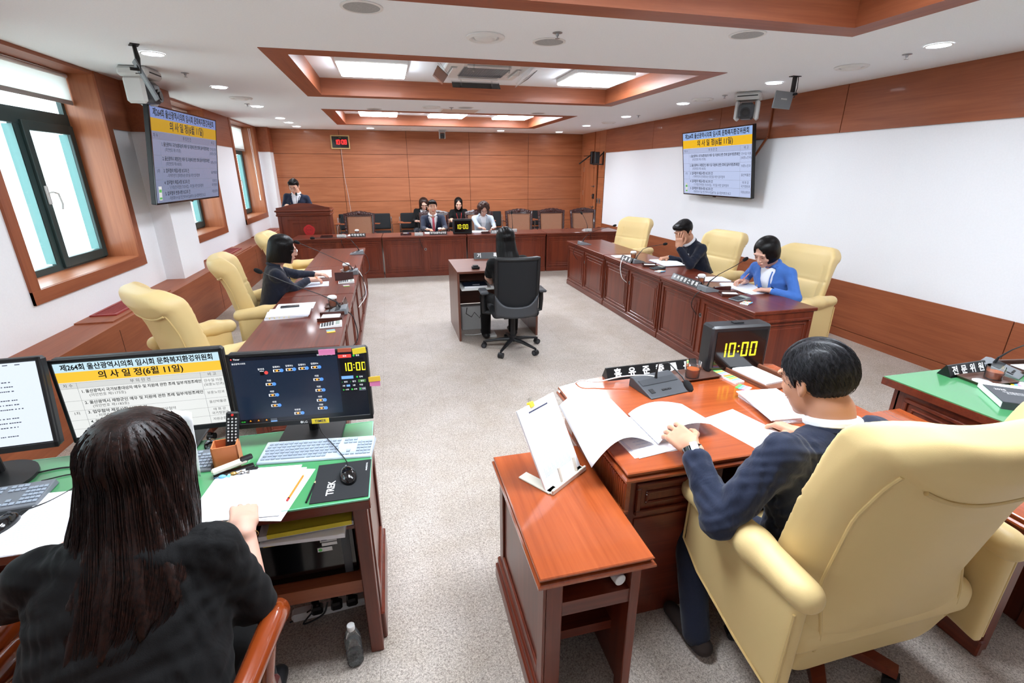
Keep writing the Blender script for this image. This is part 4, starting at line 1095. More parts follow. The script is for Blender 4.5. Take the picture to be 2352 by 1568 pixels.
def tv(label, loc, rz, tilt, key, cols, e, sticker=True):
    t = thing('television', label, 'television', T(*loc) @ RZ(rz) @ RX(tilt), 'wall mounted televisions')
    w, h = 1.67, .965
    MB(M_black).box(-w / 2, w / 2, .002, .05, -h / 2, h / 2, c=.006).build('casing', t)
    f = MB(M_blackg); b = .012
    f.box(-w / 2, w / 2, -.004, .004, h / 2 - b, h / 2); f.box(-w / 2, w / 2, -.004, .004, -h / 2, -h / 2 + b * 1.4); f.box(-w / 2, -w / 2 + b, -.004, .004, -h / 2, h / 2); f.box(w / 2 - b, w / 2, -.004, .004, -h / 2, h / 2); f.box(-.03, .03, -.004, .01, -h / 2 - .012, -h / 2); f.build('bezel', t)
    agenda(key, w - 2 * b, h - 2.4 * b, *cols, e).build('screen_picture', t, smooth=0)
    if sticker: MB(M_whitep, M_green).box(-.77, -.71, -.0035, -.001, -.44, -.30).box(-.765, -.715, -.0045, -.0035, -.36, -.33, M_green).box(-.765, -.715, -.0045, -.0035, -.43, -.41, M_green).build('energy_sticker', t)
    MB(M_black).box(-.2, .2, .05, .10, -.15, .2).box(-.06, .06, .10, .30, -.10, .10).build('wall_mount', t)
    return t
tv('large television above the left desks showing the meeting schedule', (-2.21, 6.70, 2.0), 86.5, 8.2, 'left_tv', ((104, 128, 180), (176, 138, 12), (120, 130, 158)), .58)
tv('large television on the right wall showing the meeting schedule', (4.83, 6.75, 1.965), -90.5, 9, 'right_tv', ((138, 170, 220), (226, 176, 24), (178, 190, 222)), .60)
o = MB(M_trimwood['z']).tube([(XR - .03, 6.0, 2.77), (XR - .03, 6.0, 2.30)], .014, 6).tube([(XR - .03, 6.0, 2.30), (XR - .03, 6.35, 1.86)], .016, 6).build('cable_duct'); tag(o, 'brown cable duct running down the right wall to the television', 'cable duct')
o = MB(M_trimwood['z']).tube([(XL + .03, 7.42, 2.77), (XL + .03, 7.42, 2.1), (XL + .1, 7.2, 2.0)], .016, 6).build('cable_duct'); tag(o, 'brown cable duct beside window frame behind the left television', 'cable duct')

def monitor(label, loc, rz, tilt, w, h, base='square', zdesk=.752):
    t = thing('monitor', label, 'monitor', T(*loc) @ RZ(rz) @ RX(tilt), 'computer monitors on the green desk')
    MB(M_black).box(-w / 2, w / 2, .004, .045, -h / 2, h / 2, c=.01).build('casing', t)
    f = MB(M_black); b = .013
    f.box(-w / 2, w / 2, -.004, .006, h / 2 - b, h / 2, c=.002); f.box(-w / 2, w / 2, -.004, .006, -h / 2, -h / 2 + b * 1.7, c=.002); f.box(-w / 2, -w / 2 + b, -.004, .006, -h / 2, h / 2, c=.002); f.box(w / 2 - b, w / 2, -.004, .006, -h / 2, h / 2, c=.002); f.build('bezel', t)
    dz = loc[2] - zdesk
    s = MB(M_black); A = RX(-tilt)
    s.tube([(0, .045, -.05), (0, .075, -.10), (0, .085, -dz + .01)], .022, 10, None, A)
    if base == 'square': s.box(-.13, .13, -.04, .16, -dz, -dz + .012, None, A, .004); s.box(-.17, .0, .02, .06, -dz + .04, -dz + .065, None, A, .004) if False else None
    else: s.cyl(.145, -dz, -dz + .012, 36, None, A @ T(0, .02, 0))
    s.build('stand', t)
    return t
mR = monitor('black monitor at the desk corner showing a seat map and timer', (-.41, 1.97, 1.0), -4.1, -3.2, .545, .325)
w, h = .519, .292
K = {n: emat('timer_' + n, c, e) for n, c, e in (('navy', (26, 40, 60), .55), ('dark', (14, 20, 32), .5), ('black', (4, 4, 6), .3), ('white', (230, 234, 238), .8), ('orange', (255, 150, 40), .9), ('blue', (80, 140, 235), .8), ('red', (220, 70, 64), .8), ('digits', (240, 224, 40), 1.1), ('sky', (110, 160, 230), .8), ('green', (50, 190, 70), .8), ('dgreen', (70, 120, 60), .6), ('grey', (90, 98, 110), .5))}
mb = MB(K['navy'])
def rc(x0, x1, z0, z1, m, y=-.0003):
    X0, X1 = -w / 2 + x0 * w, -w / 2 + x1 * w; Z1, Z0 = h / 2 - z0 * h, h / 2 - z1 * h
    mb.add([(X0, y, Z0), (X1, y, Z0), (X1, y, Z1), (X0, y, Z1)], [(0, 1, 2, 3)], K[m])
def tx(s, x, z, size, m, al='CENTER', y=-.0012): mb.text(s, size, K[m], T(-w / 2 + x * w, y, h / 2 - z * h) @ RX(90), .01, al, 0)
rc(0, 1, 0, 1, 'dark', 0); rc(0, .79, .045, .92, 'navy'); rc(.8, .995, .0, 1, 'dark'); rc(.808, .99, .10, .345, 'black', -.0008)
tx('●', .012, .02, .008, 'red'); tx('Timer', .05, .02, .010, 'white'); tx('울산광역시의회', .06, .085, .008, 'white'); tx('2025년 6월 11일', .70, .02, .009, 'white')
rc(.80, .90, .035, .085, 'red', -.0008); tx('회의', .85, .06, .008, 'white'); tx('◆', .92, .06, .010, 'green'); tx('종료', .95, .06, .008, 'white')
mb2 = seg7(mb, '10:00', .036, K['digits'], T(-w / 2 + .822 * w, -.0015, h / 2 - .285 * h))
rc(.808, .90, .36, .405, 'sky', -.0008); tx('■', .93, .385, .009, 'green'); tx('전체', .96, .385, .008, 'white')
for i, x in enumerate((.83, .895, .96)):
    tx('♪', x - .02, .45, .009, 'green'); tx('발언', x + .008, .45, .008, 'white'); rc(x - .025, x + .03, .545, .60, 'black' if i < 2 else 'grey', -.0006); tx('▶■■'[i], x - .014, .572, .009, 'green'); tx('시작', x + .012, .572, .008, 'white')
rc(.935, .995, .425, .47, 'dgreen', -.0006); rc(.84, .868, .495, .525, 'sky', -.0006); tx('3분', .82, .51, .008, 'white'); tx('5분', .90, .51, .008, 'white'); tx('직접', .955, .51, .008, 'white')
seats = [(.215, .225, '발언대', 1), (.33, .205, '집행부1', 0), (.425, .20, '집행부2', 0), (.52, .195, '집행부3', 0), (.615, .19, '집행부4', 0), (.26, .40, '의원', 0), (.27, .565, '의원', 0), (.275, .725, '의원', 0), (.62, .375, '의원', 0), (.625, .54, '의원', 0), (.625, .695, '의원', 0), (.625, .82, '의원', 0), (.44, .87, '위원장', 0)]
for x, z, s_, r_ in seats:
    tx(s_, x, z - .045, .009, 'white')
    if r_: rc(x - .012, x + .018, z - .015, z + .045, 'black', -.0006); rc(x - .012, x + .018, z - .02, z - .012, 'white', -.0008); q_ = 'red'
    else: rc(x - .028, x + .028, z - .01, z + .028, 'white', -.0006); rc(x - .02, x + .02, z - .004, z + .024, 'black', -.0008); tx('●', x, z + .010, .012, 'orange', y=-.0014); q_ = 'blue'
    tx('●', x + .035, z + .012, .019, q_, y=-.0016)
rc(.0, .04, .93, .975, 'black', -.0006); tx('12:30', .02, .955, .008, 'green')
for i, x in enumerate((.075, .135, .195, .25)): rc(x - .024, x + .024, .93, .985, 'black' if i < 3 else 'grey', -.0006); tx('▲', x, .945, .008, 'orange') if i < 3 else rc(x - .024, x + .024, .965, .985, 'sky', -.0009)
mb.build('screen_picture', mR, smooth=0)
MB(M_yellow, M_ink).box(-.035, .035, -.007, -.0045, -.011, .011, M_yellow, T(.055, 0, -.152) @ RY(1)).text('TIMER', .017, M_ink, T(.055, -.0073, -.152) @ RX(90), .01).build('yellow_label', mR)
MB(M_text_w).text('●LG', .014, M_text_w, T(-.012, -.0045, -.152) @ RX(90), .02).build('maker_badge', mR)
MB(M_pink).box(-.032, .032, -.008, -.006, -.012, .012, None, T(.115, 0, .152)).build('sticky_note', mR)
MB(mat('rust_paper', (190, 96, 70), .6)).box(-.027, .027, -.008, -.006, -.008, .008, None, T(.185, 0, .156)).build('sticky_note', mR)
MB(M_yellow).box(-.027, .027, -.009, -.006, -.012, .012, None, T(.243, 0, .150) @ RY(-6)).build('sticky_note', mR)
MB(mat('amber_paper', (250, 206, 70), .6)).box(-.004, .045, -.004, -.002, -.012, .010, None, T(.272, 0, .02) @ RY(-3)).build('sticky_note', mR)
MB(M_pink).box(-.004, .043, -.003, -.001, -.012, .010, None, T(.272, 0, .0) @ RY(2)).build('sticky_note', mR)
mM = monitor('monitor showing the yellow meeting schedule behind the woman in black', (-.995, 2.03, 1.008), -.1, -.2, .589, .351)
agenda('desk_monitor', .563, .318, (196, 226, 238), (250, 196, 60), (228, 230, 228), .60).build('screen_picture', mM, smooth=0)
mL = monitor('black monitor at the left picture edge with a text document', (-1.535, 1.91, 1.06), 3.0, -10, .56, .34, 'round')
dm = emat('document_page', (222, 232, 246), .62); mb = MB(dm, M_ink)
mb.add([(-.267, 0, -.145), (.267, 0, -.145), (.267, 0, .155), (-.267, 0, .155)], [(0, 1, 2, 3)], dm)
rr = random.Random(3)
for i in range(13):
    z = .085 - i * .0165
    if i % 4 == 3: continue
    x = .02 + rr.random() * .02
    while x < .17 + rr.random() * .05:
        l = .003 + rr.random() * .004; mb.add([(x, -.0006, z), (x + l, -.0006, z), (x + l, -.0006, z + .0035), (x, -.0006, z + .0035)], [(0, 1, 2, 3)], M_ink); x += l + (.0015 if rr.random() < .7 else .005)
for i in range(6): mb.add([(.03 + i * .035, -.0006, .146), (.045 + i * .035, -.0006, .146), (.045 + i * .035, -.0006, .149), (.03 + i * .035, -.0006, .149)], [(0, 1, 2, 3)], M_ink)
mb.build('screen_picture', mL, smooth=0)
MB(M_yellow, M_ink).box(-.05, .05, -.008, -.005, -.012, .012, M_yellow, T(.02, 0, -.18)).text('업용', .018, M_ink, T(.045, -.0085, -.18) @ RX(90), .01).build('yellow_label', mL)

# ================================================================== DESK OBJECTS
def obj1(mb, name, label, cat, m, group=None, **kw):
    o = mb.build(name, loc=(0, 0, 0), **kw); o.matrix_world = m; return tag(o, label, cat, group)
def sheet_lines(mb, w, h, z, n, seed, m=None, x0=.14, title=True):
    r = random.Random(seed); m = m or M_inkl
    for i in range(n):
        y = h / 2 - h * .12 - i * (h * .76 / n); x = -w / 2 + w * x0; e = w / 2 - w * (.12 + .3 * (r.random() < .3))
        if title and i == 0: x += w * .2; e -= w * .15
        while x < e:
            l = min(.006 + r.random() * .03, e - x)
            if l > .002: mb.add([(x, y, z), (x + l, y, z), (x + l, y + .0028, z), (x, y + .0028, z)], [(0, 1, 2, 3)], m)
            x += l + .004
    return mb
def papers(label, m, w=.21, h=.297, th=.006, seed=1, n=18, group=None, name='paper_stack', cat='papers', fan=2, tabs=0, clip=False, mt=None):
    mb = MB(mt or M_paper, M_paperb, M_inkl, M_yellow, M_black); r = random.Random(seed)
    for i in range(fan):
        a = (fan - 1 - i) * r.uniform(-4, 4); z0 = th * i / fan
        mb.box(-w / 2, w / 2, -h / 2, h / 2, z0, z0 + th / fan * .96, (mt or M_paper) if i % 2 == (fan - 1) % 2 else M_paperb, RZ(a) @ T((fan - 1 - i) * r.uniform(-.01, .01), 0, 0))
    sheet_lines(mb, w, h, th + .0004, n, seed)
    for k in range(tabs): mb.box(-w / 2 + .02 + k * .035, -w / 2 + .03 + k * .035, -h / 2 - .008, -h / 2 + .004, th * .5, th * .5 + .001, M_yellow)
    if clip: mb.box(w / 2 - .012, w / 2 + .004, -.01, .01, -.001, th + .003, M_black)
    return obj1(mb, name, label, cat, m, group)
def mic(label, m, path, group='gooseneck microphones', big=False, light=False):
    t = thing('conference_microphone', label, 'microphone', m, group)
    c = M_lgrey if light else M_dgrey if big else M_grey
    w_ = .125 if big else .075
    MB(c, M_black, M_lgrey).add([(-w_, -.09, 0), (w_, -.09, 0), (w_, .10, 0), (-w_, .10, 0), (-w_, -.09, .006), (w_, -.09, .006), (w_, .07, .052), (-w_, .07, .052), (w_, .095, .05), (-w_, .095, .05)],
                       [(0, 3, 2, 1), (0, 1, 5, 4), (4, 5, 6, 7), (7, 6, 8, 9), (9, 8, 2, 3), (0, 4, 7, 9, 3), (1, 2, 8, 6, 5)], c).build('base', t, bevel=.003)
    g = MB(M_black, M_lgrey); A = T(0, -.01, .030) @ RX(16)
    for i in range(3): g.box(-.02 + i * .02 - .008, -.02 + i * .02 + .008, -.045, -.035, -.003, .0025, M_black, A)
    g.box(-w_ * .8, -w_ * .6, -.05, -.02, -.003, .002, M_black, A)
    g.build('button_panel', t)
    gr = MB(mat('mic_grille', (44, 46, 50), .6)); gr.box(-w_ * .9, w_ * .9, .01, .055, -.004, .0025, None, A, .002); gr.build('speaker_grille', t)
    MB(M_black).tube([(0, .04, .04)] + path[:-1] + [path[-1]], [.009, .006] + [.0035] * (len(path) - 1), 8).build('gooseneck', t)
    a = Vector(path[-2]); b = Vector(path[-1]); d = (b - a).normalized(); q = d.to_track_quat('Z', 'Y').to_matrix().to_4x4()
    MB(M_blk2).lathe([(.004, -.02), (.014, -.012), (.018, .005), (.018, .025), (.012, .042), (.0001, .048)], 14, None, T(*b) @ q).build('foam_head', t)
    return t
M_blk2 = mat('foam_black', (16, 16, 17), .95)
def cup(label, m, lid=True, r=.036, h=.085, lvl=.055, group='tea glasses', cut=False):
    t = thing('tea_glass', label, 'cup', m, group)
    n = 24 if not cut else 12
    MB(M_glass).lathe([(.0001, 0), (r * .88, 0), (r * .9, .004), (r, h), (r - .002, h + .0005)], n, cap=False).build('glass', t, smooth=25 if cut else 40)
    MB(M_tea).lathe([(.0001, .0065), (r * .87 - .003, .0065), (r * .87 - .003 + r * .1 * lvl / h, lvl), (.0001, lvl)], n, cap=False).build('tea', t)
    if lid: MB(mat('doily_white', (236, 234, 230), .8)).lathe([(r * 1.12, h - .012), (r * 1.16, h - .004), (r * 1.1, h + .004), (r * .8, h + .012), (.0001, h + .015)], 20, cap=False).build('lid', t)
    return t
def tray(label, m, w, d, group='small brown trays', hh=.016, name='tray', mt=None):
    mb = MB(mt or mat('tray_brown', (84, 56, 46), .35, coat=.4)); e = .012
    v = []
    for z, k in ((0, -e), (hh, 0), (hh, -.004), (.004, -e - .002)): v += [(-w / 2 - k * -1 if 0 else -(w / 2 + k), -(d / 2 + k), z), (w / 2 + k, -(d / 2 + k), z), (w / 2 + k, d / 2 + k, z), (-(w / 2 + k), d / 2 + k, z)]
    f = [(3, 2, 1, 0), (12, 13, 14, 15)]
    for r in range(3): f += [(r * 4 + i, r * 4 + (i + 1) % 4, (r + 1) * 4 + (i + 1) % 4, (r + 1) * 4 + i) for i in range(4)]
    mb.add(v, f); return obj1(mb, name, label, 'tray', m, group)
M_plate = mat('nameplate_black', (12, 12, 14), .3, coat=.15)
def nameplate(label, m, text, L, H=.06, D=.06, size=None, both=True, body=None, group='desk signs', gap=1.0):
    t = thing('nameplate', label, 'sign', m, group)
    MB(body or M_plate).prism([(-D / 2, 0), (D / 2, 0), (.004, H), (-.004, H)], -L / 2, L / 2, None, Matrix(((0, 0, 1, 0), (1, 0, 0, 0), (0, 1, 0, 0), (0, 0, 0, 1)))).build('sign_body', t)
    sl = math.degrees(math.atan2(H, D / 2 - .004)); size = size or H * .72
    mb = MB(M_text_w)
    for s in ((0, 180) if both else (0,)):
        A = RZ(s) @ T(0, -(D / 2 + .004) / 2, H / 2) @ RX(sl)
        n = len(text); 
        for i, ch in enumerate(text):
            if ch != ' ': mb.text(ch, size, M_text_w, A @ T((i - (n - 1) / 2) * (L * .92 / n), 0, .0018), .03)
    mb.build('lettering', t); return t
def timer_box(label, m, s=1.0):
    t = thing('timer_clock', label, 'clock', m @ Matrix.Scale(s, 4), 'black timers reading 10:00')
    w, h, d = .36, .27, .11
    MB(mat('timer_casing', (26, 28, 31), .35, coat=.3)).box(-w / 2, w / 2, 0, d, 0, h, c=.012).build('casing', t)
    MB(M_blackg).box(-w / 2 + .03, w / 2 - .025, -.003, .002, .03, h - .03).build('front_glass', t)
    mb = MB(emat('yellow_led', (214, 200, 40), 1.0)); seg7(mb, '10:00', .085, MATS['yellow_led'], T(-.125, -.0045, .09), thick=.115); mb.build('digits', t)
    MB(M_black).box(-.03, .03, .04, .07, h, h + .006).build('top_button', t)
    return t
def memo_box(label, m, card=True, w=.16, d=.10, wm=None, group='wooden memo trays'):
    t = thing('memo_tray', label, 'tray', m, group); wm = wm or mat('dark_memo_wood', (70, 34, 26), .35, coat=.5)
    b = MB(wm); b.box(-w / 2, w / 2, -d / 2, d / 2, 0, .012, c=.002); b.box(-w / 2, w / 2, d / 2 - .014, d / 2, .012, .034, c=.003); b.box(-w / 2, w / 2, -d / 2, -d / 2 + .010, .012, .026, c=.003); b.build('tray_body', t)
    if card: MB(M_paper, M_inkl).box(-w * .36, w * .36, -d * .34, d * .30, .012, .022).build('memo_paper', t)
    return t
def calculator(label, m, c=None, group='desk calculators'):
    t = thing('calculator', label, 'calculator', m, group)
    MB(c or M_lgrey).add([(-.055, -.08, 0), (.055, -.08, 0), (.055, .08, 0), (-.055, .08, 0), (-.055, -.08, .010), (.055, -.08, .010), (.055, .08, .026), (-.055, .08, .026)], [(0, 3, 2, 1), (4, 5, 6, 7), (0, 1, 5, 4), (1, 2, 6, 5), (2, 3, 7, 6), (3, 0, 4, 7)]).build('body', t, bevel=.003)
    A = T(0, 0, .018) @ RX(5.7); k = MB(M_dgrey)
    for i in range(5):
        for j in range(5): k.box(-.046 + j * .0195, -.031 + j * .0195, -.070 + i * .0195, -.057 + i * .0195, 0, .003, None, A)
    k.build('keys', t); MB(mat('lcd_grey', (150, 160, 150), .3)).box(-.045, .045, .035, .065, 0, .002, None, A).build('display', t)
    return t
def highlighters(label, m, n=4, group='packs of coloured highlighters'):
    t = thing('highlighter_pack', label, 'stationery', m, group)
    cols = (M_orange, M_green, M_pink, M_yellow, M_sky)
    for i in range(n):
        MB(cols[i % 5], M_whitep).cyl(.0065, -.055, .03, 10, cols[i % 5], T((i - (n - 1) / 2) * .0145, 0, .007) @ RX(90)).cyl(.0068, .03, .055, 10, M_whitep, T((i - (n - 1) / 2) * .0145, 0, .007) @ RX(90)).build('highlighter', t)
    MB(M_paper).box(-.03, .03, -.02, .02, .0142, .015).build('pack_card', t)
    return t
def sticky(label, m, cols, group='sticky note packs'):
    t = thing('sticky_notes', label, 'stationery', m, group)
    for i, c in enumerate(cols): MB(c).box(-.022 + i * .016, -.007 + i * .016, -.03, .03, 0, .004).build('note_strip', t)
    return t
def cable(label, pts, r=.0035, m=None, group=None, n=40):
    P = [Vector(p) for p in pts]; out = []
    P = [P[0] * 2 - P[1]] + P + [P[-1] * 2 - P[-2]]
    for i in range(1, len(P) - 2):
        for k in range(8):
            t = k / 8; a, b, c, d = P[i - 1], P[i], P[i + 1], P[i + 2]
            out.append(tuple(.5 * ((2 * b) + (-a + c) * t + (2 * a - 5 * b + 4 * c - d) * t * t + (-a + 3 * b - 3 * c + d) * t ** 3)))
    out.append(tuple(P[-2]))
    return tag(MB(m or M_black).tube(out, r, 6).build('cable'), label, 'cable', group)

# --- chairman's desk
Z = CDZ
nameplate('black sign in two halves at the back edge of the chairman desk', T(1.355, 2.215, Z) @ RZ(1), '홍유준委員長', .56, .062, .075, .05)
mic('wide grey desk microphone in front of the chairman, foam head bent toward him', T(1.30, 2.02, Z) @ RZ(9), [(0, .04, .07), (.0, .03, .13), (.02, -.02, .15), (.045, -.10, .10), (.05, -.13, .075)], big=True)
tray('brown tray under the tea glass on the chairman desk', T(1.56, 2.12, Z) @ RZ(3), .27, .14)
cup('cut tea glass without lid on the chairman tray', T(1.545, 2.105, Z + .004), False, .041, .092, .05, cut=True)
timer_box('large black timer on the chairman desk, between desk and the right row', T(1.845, 2.13, Z) @ RZ(-4))
memo_box('large wooden memo tray with white card beside the chairman timer', T(1.90, 2.02, Z) @ RZ(-82), True, .32, .21, mat('walnut_wood', (112, 68, 48), .4, coat=.3))
t = thing('highlighter_box', 'colourful flat pack of markers left of the wooden memo tray', 'stationery', T(1.735, 2.06, Z) @ RZ(8))
mb = MB(M_paper, M_pink, M_sky, M_yellow, M_green, M_orange); mb.box(-.03, .03, -.09, .09, 0, .012, M_paper)
for i in range(9): mb.box(-.028, .028, -.085 + i * .019, -.068 + i * .019, .012, .0125, (M_pink, M_sky, M_yellow, M_green, M_orange)[i % 5])
mb.build('pack', t)
sticky('green and pink sticky strips on the chairman desk', T(1.725, 1.93, Z) @ RZ(-60), (M_green, M_sky, M_pink, M_paper))
o = sticky('small red sticky strips near the paper stack of the chairman', T(1.70, 1.865, Z) @ RZ(-80), (M_red, M_pink, M_paper))
papers('thick clipped paper stack at right on the chairman desk', T(1.72, 1.69, Z) @ RZ(-6) , .22, .30, .028, 5, 8, fan=5, clip=True)
papers('single white sheet on the chairman desk between hand and stack', T(1.45, 1.56, Z) @ RZ(14), .21, .297, .0012, 6, 3, fan=1)
papers('white sheets under the page held by the chairman', T(.99, 1.62, Z) @ RZ(6), .24, .30, .004, 7, 10, fan=3)
papers('loose white sheet angled under the chairman wrist', T(1.16, 1.66, Z) @ RZ(-38), .21, .297, .0012, 11, 3, fan=1)
mb = MB(M_paper); o = mb.grid(lambda u, v: (.99 - .30 * u + .05 * v * u, 1.53 + .42 * v + .06 * u * v - .05 * u * (1 - v), Z + .010 + .065 * math.sin(PI * u ** 1.1) * (1 - .3 * v) - .035 * u ** 4), 16, 10).build('curled_page', thick=.001); tag(o, 'large curled white page drooping over left edge of the chairman desk', 'papers')
mb = MB(M_paper); o = mb.grid(lambda u, v: (1.0 + .30 * u, 1.52 + .27 * v + .03 * u, Z + .010 + .055 * math.sin(PI * u ** .8) * (1 - .3 * v) + .03 * u * (1 - v)), 14, 9).build('curled_page', thick=.001); tag(o, 'curved white page lifted by the chairman left hand', 'papers')
cable('white cable lying over the sign on the chairman desk', [(.86, 2.26, .60), (.90, 2.19, .785), (1.0, 2.14, .80), (1.15, 2.13, .82), (1.28, 2.08, .83), (1.33, 2.06, .80)], .004, M_whitep)
# --- document stand on the side table
D = T(.56, 1.63, .812) @ RZ(34.1) @ RX(-27.7)
t = thing('document_stand', 'beige document stand on the side table left of the chairman', 'document stand', T(.60, 1.57, .66) @ RZ(34.1))
mb = MB(mat('beige_plastic', (214, 210, 196), .5)); mb.box(-.115, .115, -.04, -.005, .0, .008, c=.002); mb.box(-.115, .115, -.045, -.035, .0, .022, c=.002); mb.box(-.12, -.07, -.03, .13, 0, .008, c=.002); mb.box(.07, .12, -.03, .13, 0, .008, c=.002)
mb.box(-.10, .10, -.003, .003, 0, .20, None, T(0, .01, .008) @ RX(-27.7), .002); mb.box(-.05, -.04, -.045, -.038, .01, .07, None, RX(-20)); mb.box(.05, .06, -.045, -.038, .01, .07, None, RX(-20)); mb.build('stand_frame', t)
mb = MB(M_paper, M_inkl, M_ink); mb.box(-.1175, .1175, -.008, .0, -.166, .166)
for i in range(22):
    for j in range(11):
        if random.Random(i * 31 + j).random() < .62: mb.box(-.098 + j * .018, -.098 + j * .018 + .009 + .004 * (i % 3), -.0085, -.008, .118 - i * .0115, .121 - i * .0115, M_inkl)
for i in range(20): mb.box(-.09 + i * .0085, -.085 + i * .0085, -.0085, -.008, -.125, -.085 - .012 * (i % 3), M_inkl)
mb.box(-.06, .06, -.0085, -.008, .135, .141, M_ink)
o = mb.build('table_chart', loc=(0, 0, 0)); o.matrix_world = D; tag(o, 'printed table chart standing on the beige document stand', 'papers')
o = obj1(MB(M_yellow, M_steel).box(-.012, .012, -.014, .006, -.01, .012, M_yellow, None, .002).tube([(-.008, -.006, .01), (-.012, -.012, .03), (-.004, -.010, .03), (0, -.006, .012)], .0009, 5, M_steel).tube([(.004, -.006, .01), (.012, -.012, .03), (.004, -.010, .03), (0, -.006, .012)], .0009, 5, M_steel), 'binder_clip', 'yellow binder clip on top of the standing chart', 'clip', D @ T(-.03, 0, .163))
t = thing('pill_bottle', 'small white bottle lying in the shelf of the side table', 'bottle', T(.655, 1.16, .545) @ RZ(10) @ RX(90))
MB(M_whitep).lathe([(.018, -.06), (.020, -.058), (.020, 0), (.014, .004)], 20).build('bottle', t); MB(M_whitep).lathe([(.021, .004), (.021, .03), (.019, .032)], 22).build('cap', t)

# --- green desk, lower left
Z = .7515
papers('white printed sheets under the hand of the woman in black', T(-.58, 1.64, Z) @ RZ(-6), .30, .30, .006, 21, 20, fan=3)
papers('lower sheet peeking out under the printed sheets with a pencil on it', T(-.50, 1.62, Z - .0008) @ RZ(-14), .21, .297, .001, 22, 8, fan=1)
papers('white printed sheets left of the woman in black', T(-1.17, 1.64, Z) @ RZ(-4), .24, .32, .004, 23, 22, fan=2)
o = MB(M_paper).grid(lambda u, v: (-.93 + .155 * u, 1.80 - .02 * u + .05 * v + .02 * math.sin(PI * u), Z + .006 + .25 * v), 8, 8).build('raised_page', thick=.001); tag(o, 'tall white page standing up behind the hair of the woman in black', 'papers')
def pencil(label, a, b, c, eraser=True):
    t = thing('pencil', label, 'pencil', T(*a)); d = Vector(b) - Vector(a); L = d.length; q = d.to_track_quat('Z', 'Y').to_matrix().to_4x4()
    mb = MB(c); mb.M = q; mb.cyl(.0037, .012, L - .015, 6); mb.build('shaft', t)
    mb = MB(mat('pencil_wood', (226, 190, 140), .6)); mb.M = q; mb.lathe([(.0037, L - .015), (.0006, L)], 6); mb.build('tip', t)
    if eraser: mb = MB(M_red); mb.M = q; mb.cyl(.0037, 0, .009, 8); mb.cyl(.0040, .009, .014, 8, M_blackg); mb.build('eraser', t)
pencil('yellow pencil with red eraser on the white sheets', (-.43, 1.545, Z + .010), (-.395, 1.70, Z + .010), M_orange)
pencil('black pencil lying beside the mouse pad', (-.367, 1.515, Z + .004), (-.350, 1.65, Z + .004), M_black, False)
o = MB(mat('mouse_pad_black', (26, 27, 30), .8), M_text_w).box(-.10, .10, -.12, .12, 0, .003, None, None, .0012).text('TREK', .036, M_text_w, T(-.035, -.045, .0034) @ RZ(90), .02).text('PROFESSIONAL', .008, M_text_w, T(.085, .07, .0034) @ RZ(90), .0)
obj1(o, 'mouse_pad', 'black mouse pad with white letters on the desk corner', 'mouse pad', T(-.253, 1.635, Z) @ RZ(-1))
def mouse(label, m, c=M_black):
    t = thing('computer_mouse', label, 'mouse', m, 'computer mice')
    s = SDF(); s.ell((0, 0, .006), (.031, .055, .030), k=.01); s.fn(lambda P: P[..., 2] + 0 * P[..., 0] - 0.0 if False else -P[..., 2], (-.05, -.07, -.05), (.05, .07, .0), 0, True) if False else None
    V, Q = s.mesh(.005); V[:, 2] = np.maximum(V[:, 2], 0); soft('shell', [(V, Q, 0)], t, [c], relax=0)
    MB(M_dgrey).cyl(.006, -.003, .003, 12, M=T(0, .03, .031) @ RY(90)).build('scroll_wheel', t)
mouse('black mouse on the mouse pad with white letters', T(-.232, 1.645, Z + .003) @ RZ(14), M_blackg)
mouse('black mouse at the left picture edge', T(-1.31, 1.64, Z) @ RZ(-8), M_blackg)
mouse('black mouse behind the orange pen holder', T(-.80, 2.0, Z) @ RZ(30), M_blackg)
obj1(MB(MATS['mouse_pad_black']).box(-.12, .12, -.14, .14, 0, .003, None, None, .001), 'mouse_pad', 'black mouse pad under the mouse at the left picture edge', 'mouse pad', T(-1.36, 1.60, Z - .0012) @ RZ(0))
def keyboard(label, m, c):
    t = thing('keyboard', label, 'keyboard', m, 'computer keyboards')
    MB(c).add([(-.225, -.072, 0), (.225, -.072, 0), (.225, .072, 0), (-.225, .072, 0), (-.22, -.068, .010), (.22, -.068, .010), (.22, .068, .022), (-.22, .068, .022)], [(0, 3, 2, 1), (4, 5, 6, 7), (0, 1, 5, 4), (1, 2, 6, 5), (2, 3, 7, 6), (3, 0, 4, 7)]).build('body', t, bevel=.003)
    A = T(0, 0, .0162) @ RX(5); k = MB(mat('key_grey', (150, 160, 172), .4))
    for i in range(6):
        n = 15
        for j in range(n):
            if i == 0 and 4 <= j <= 8:
                if j == 4: k.box(-.21 + 4 * .0195, -.21 + 8.7 * .0195, -.056, -.042, 0, .004, None, A, .001)
                continue
            if j > 12 and i in (0,): continue
            k.box(-.21 + j * .0195 + (i % 3) * .003, -.194 + j * .0195 + (i % 3) * .003, -.056 + i * .0195, -.042 + i * .0195, 0, .004, None, A, .001)
        for j in range(3): k.box(.100 + j * .0185, .115 + j * .0185, -.056 + i * .0195, -.042 + i * .0195, 0, .004, None, A, .001) if not (i in (2, 3) or (i == 1 and j != 1)) else None
        for j in range(4): k.box(.158 + j * .0155 * .97, .171 + j * .0155 * .97, -.056 + i * .0195, -.042 + i * .0195, 0, .004, None, A, .001) if i < 5 else None
    k.build('keys', t); return t
M_kb = mat('keyboard_cover_grey', (176, 188, 200), .3, coat=.4)
keyboard('grey keyboard with clear cover in front of the timer monitor', T(-.365, 1.865, Z) @ RZ(-6.5), M_kb)
keyboard('grey keyboard at the left picture edge', T(-1.50, 1.79, Z) @ RZ(4), mat('keyboard_grey', (110, 114, 120), .45))
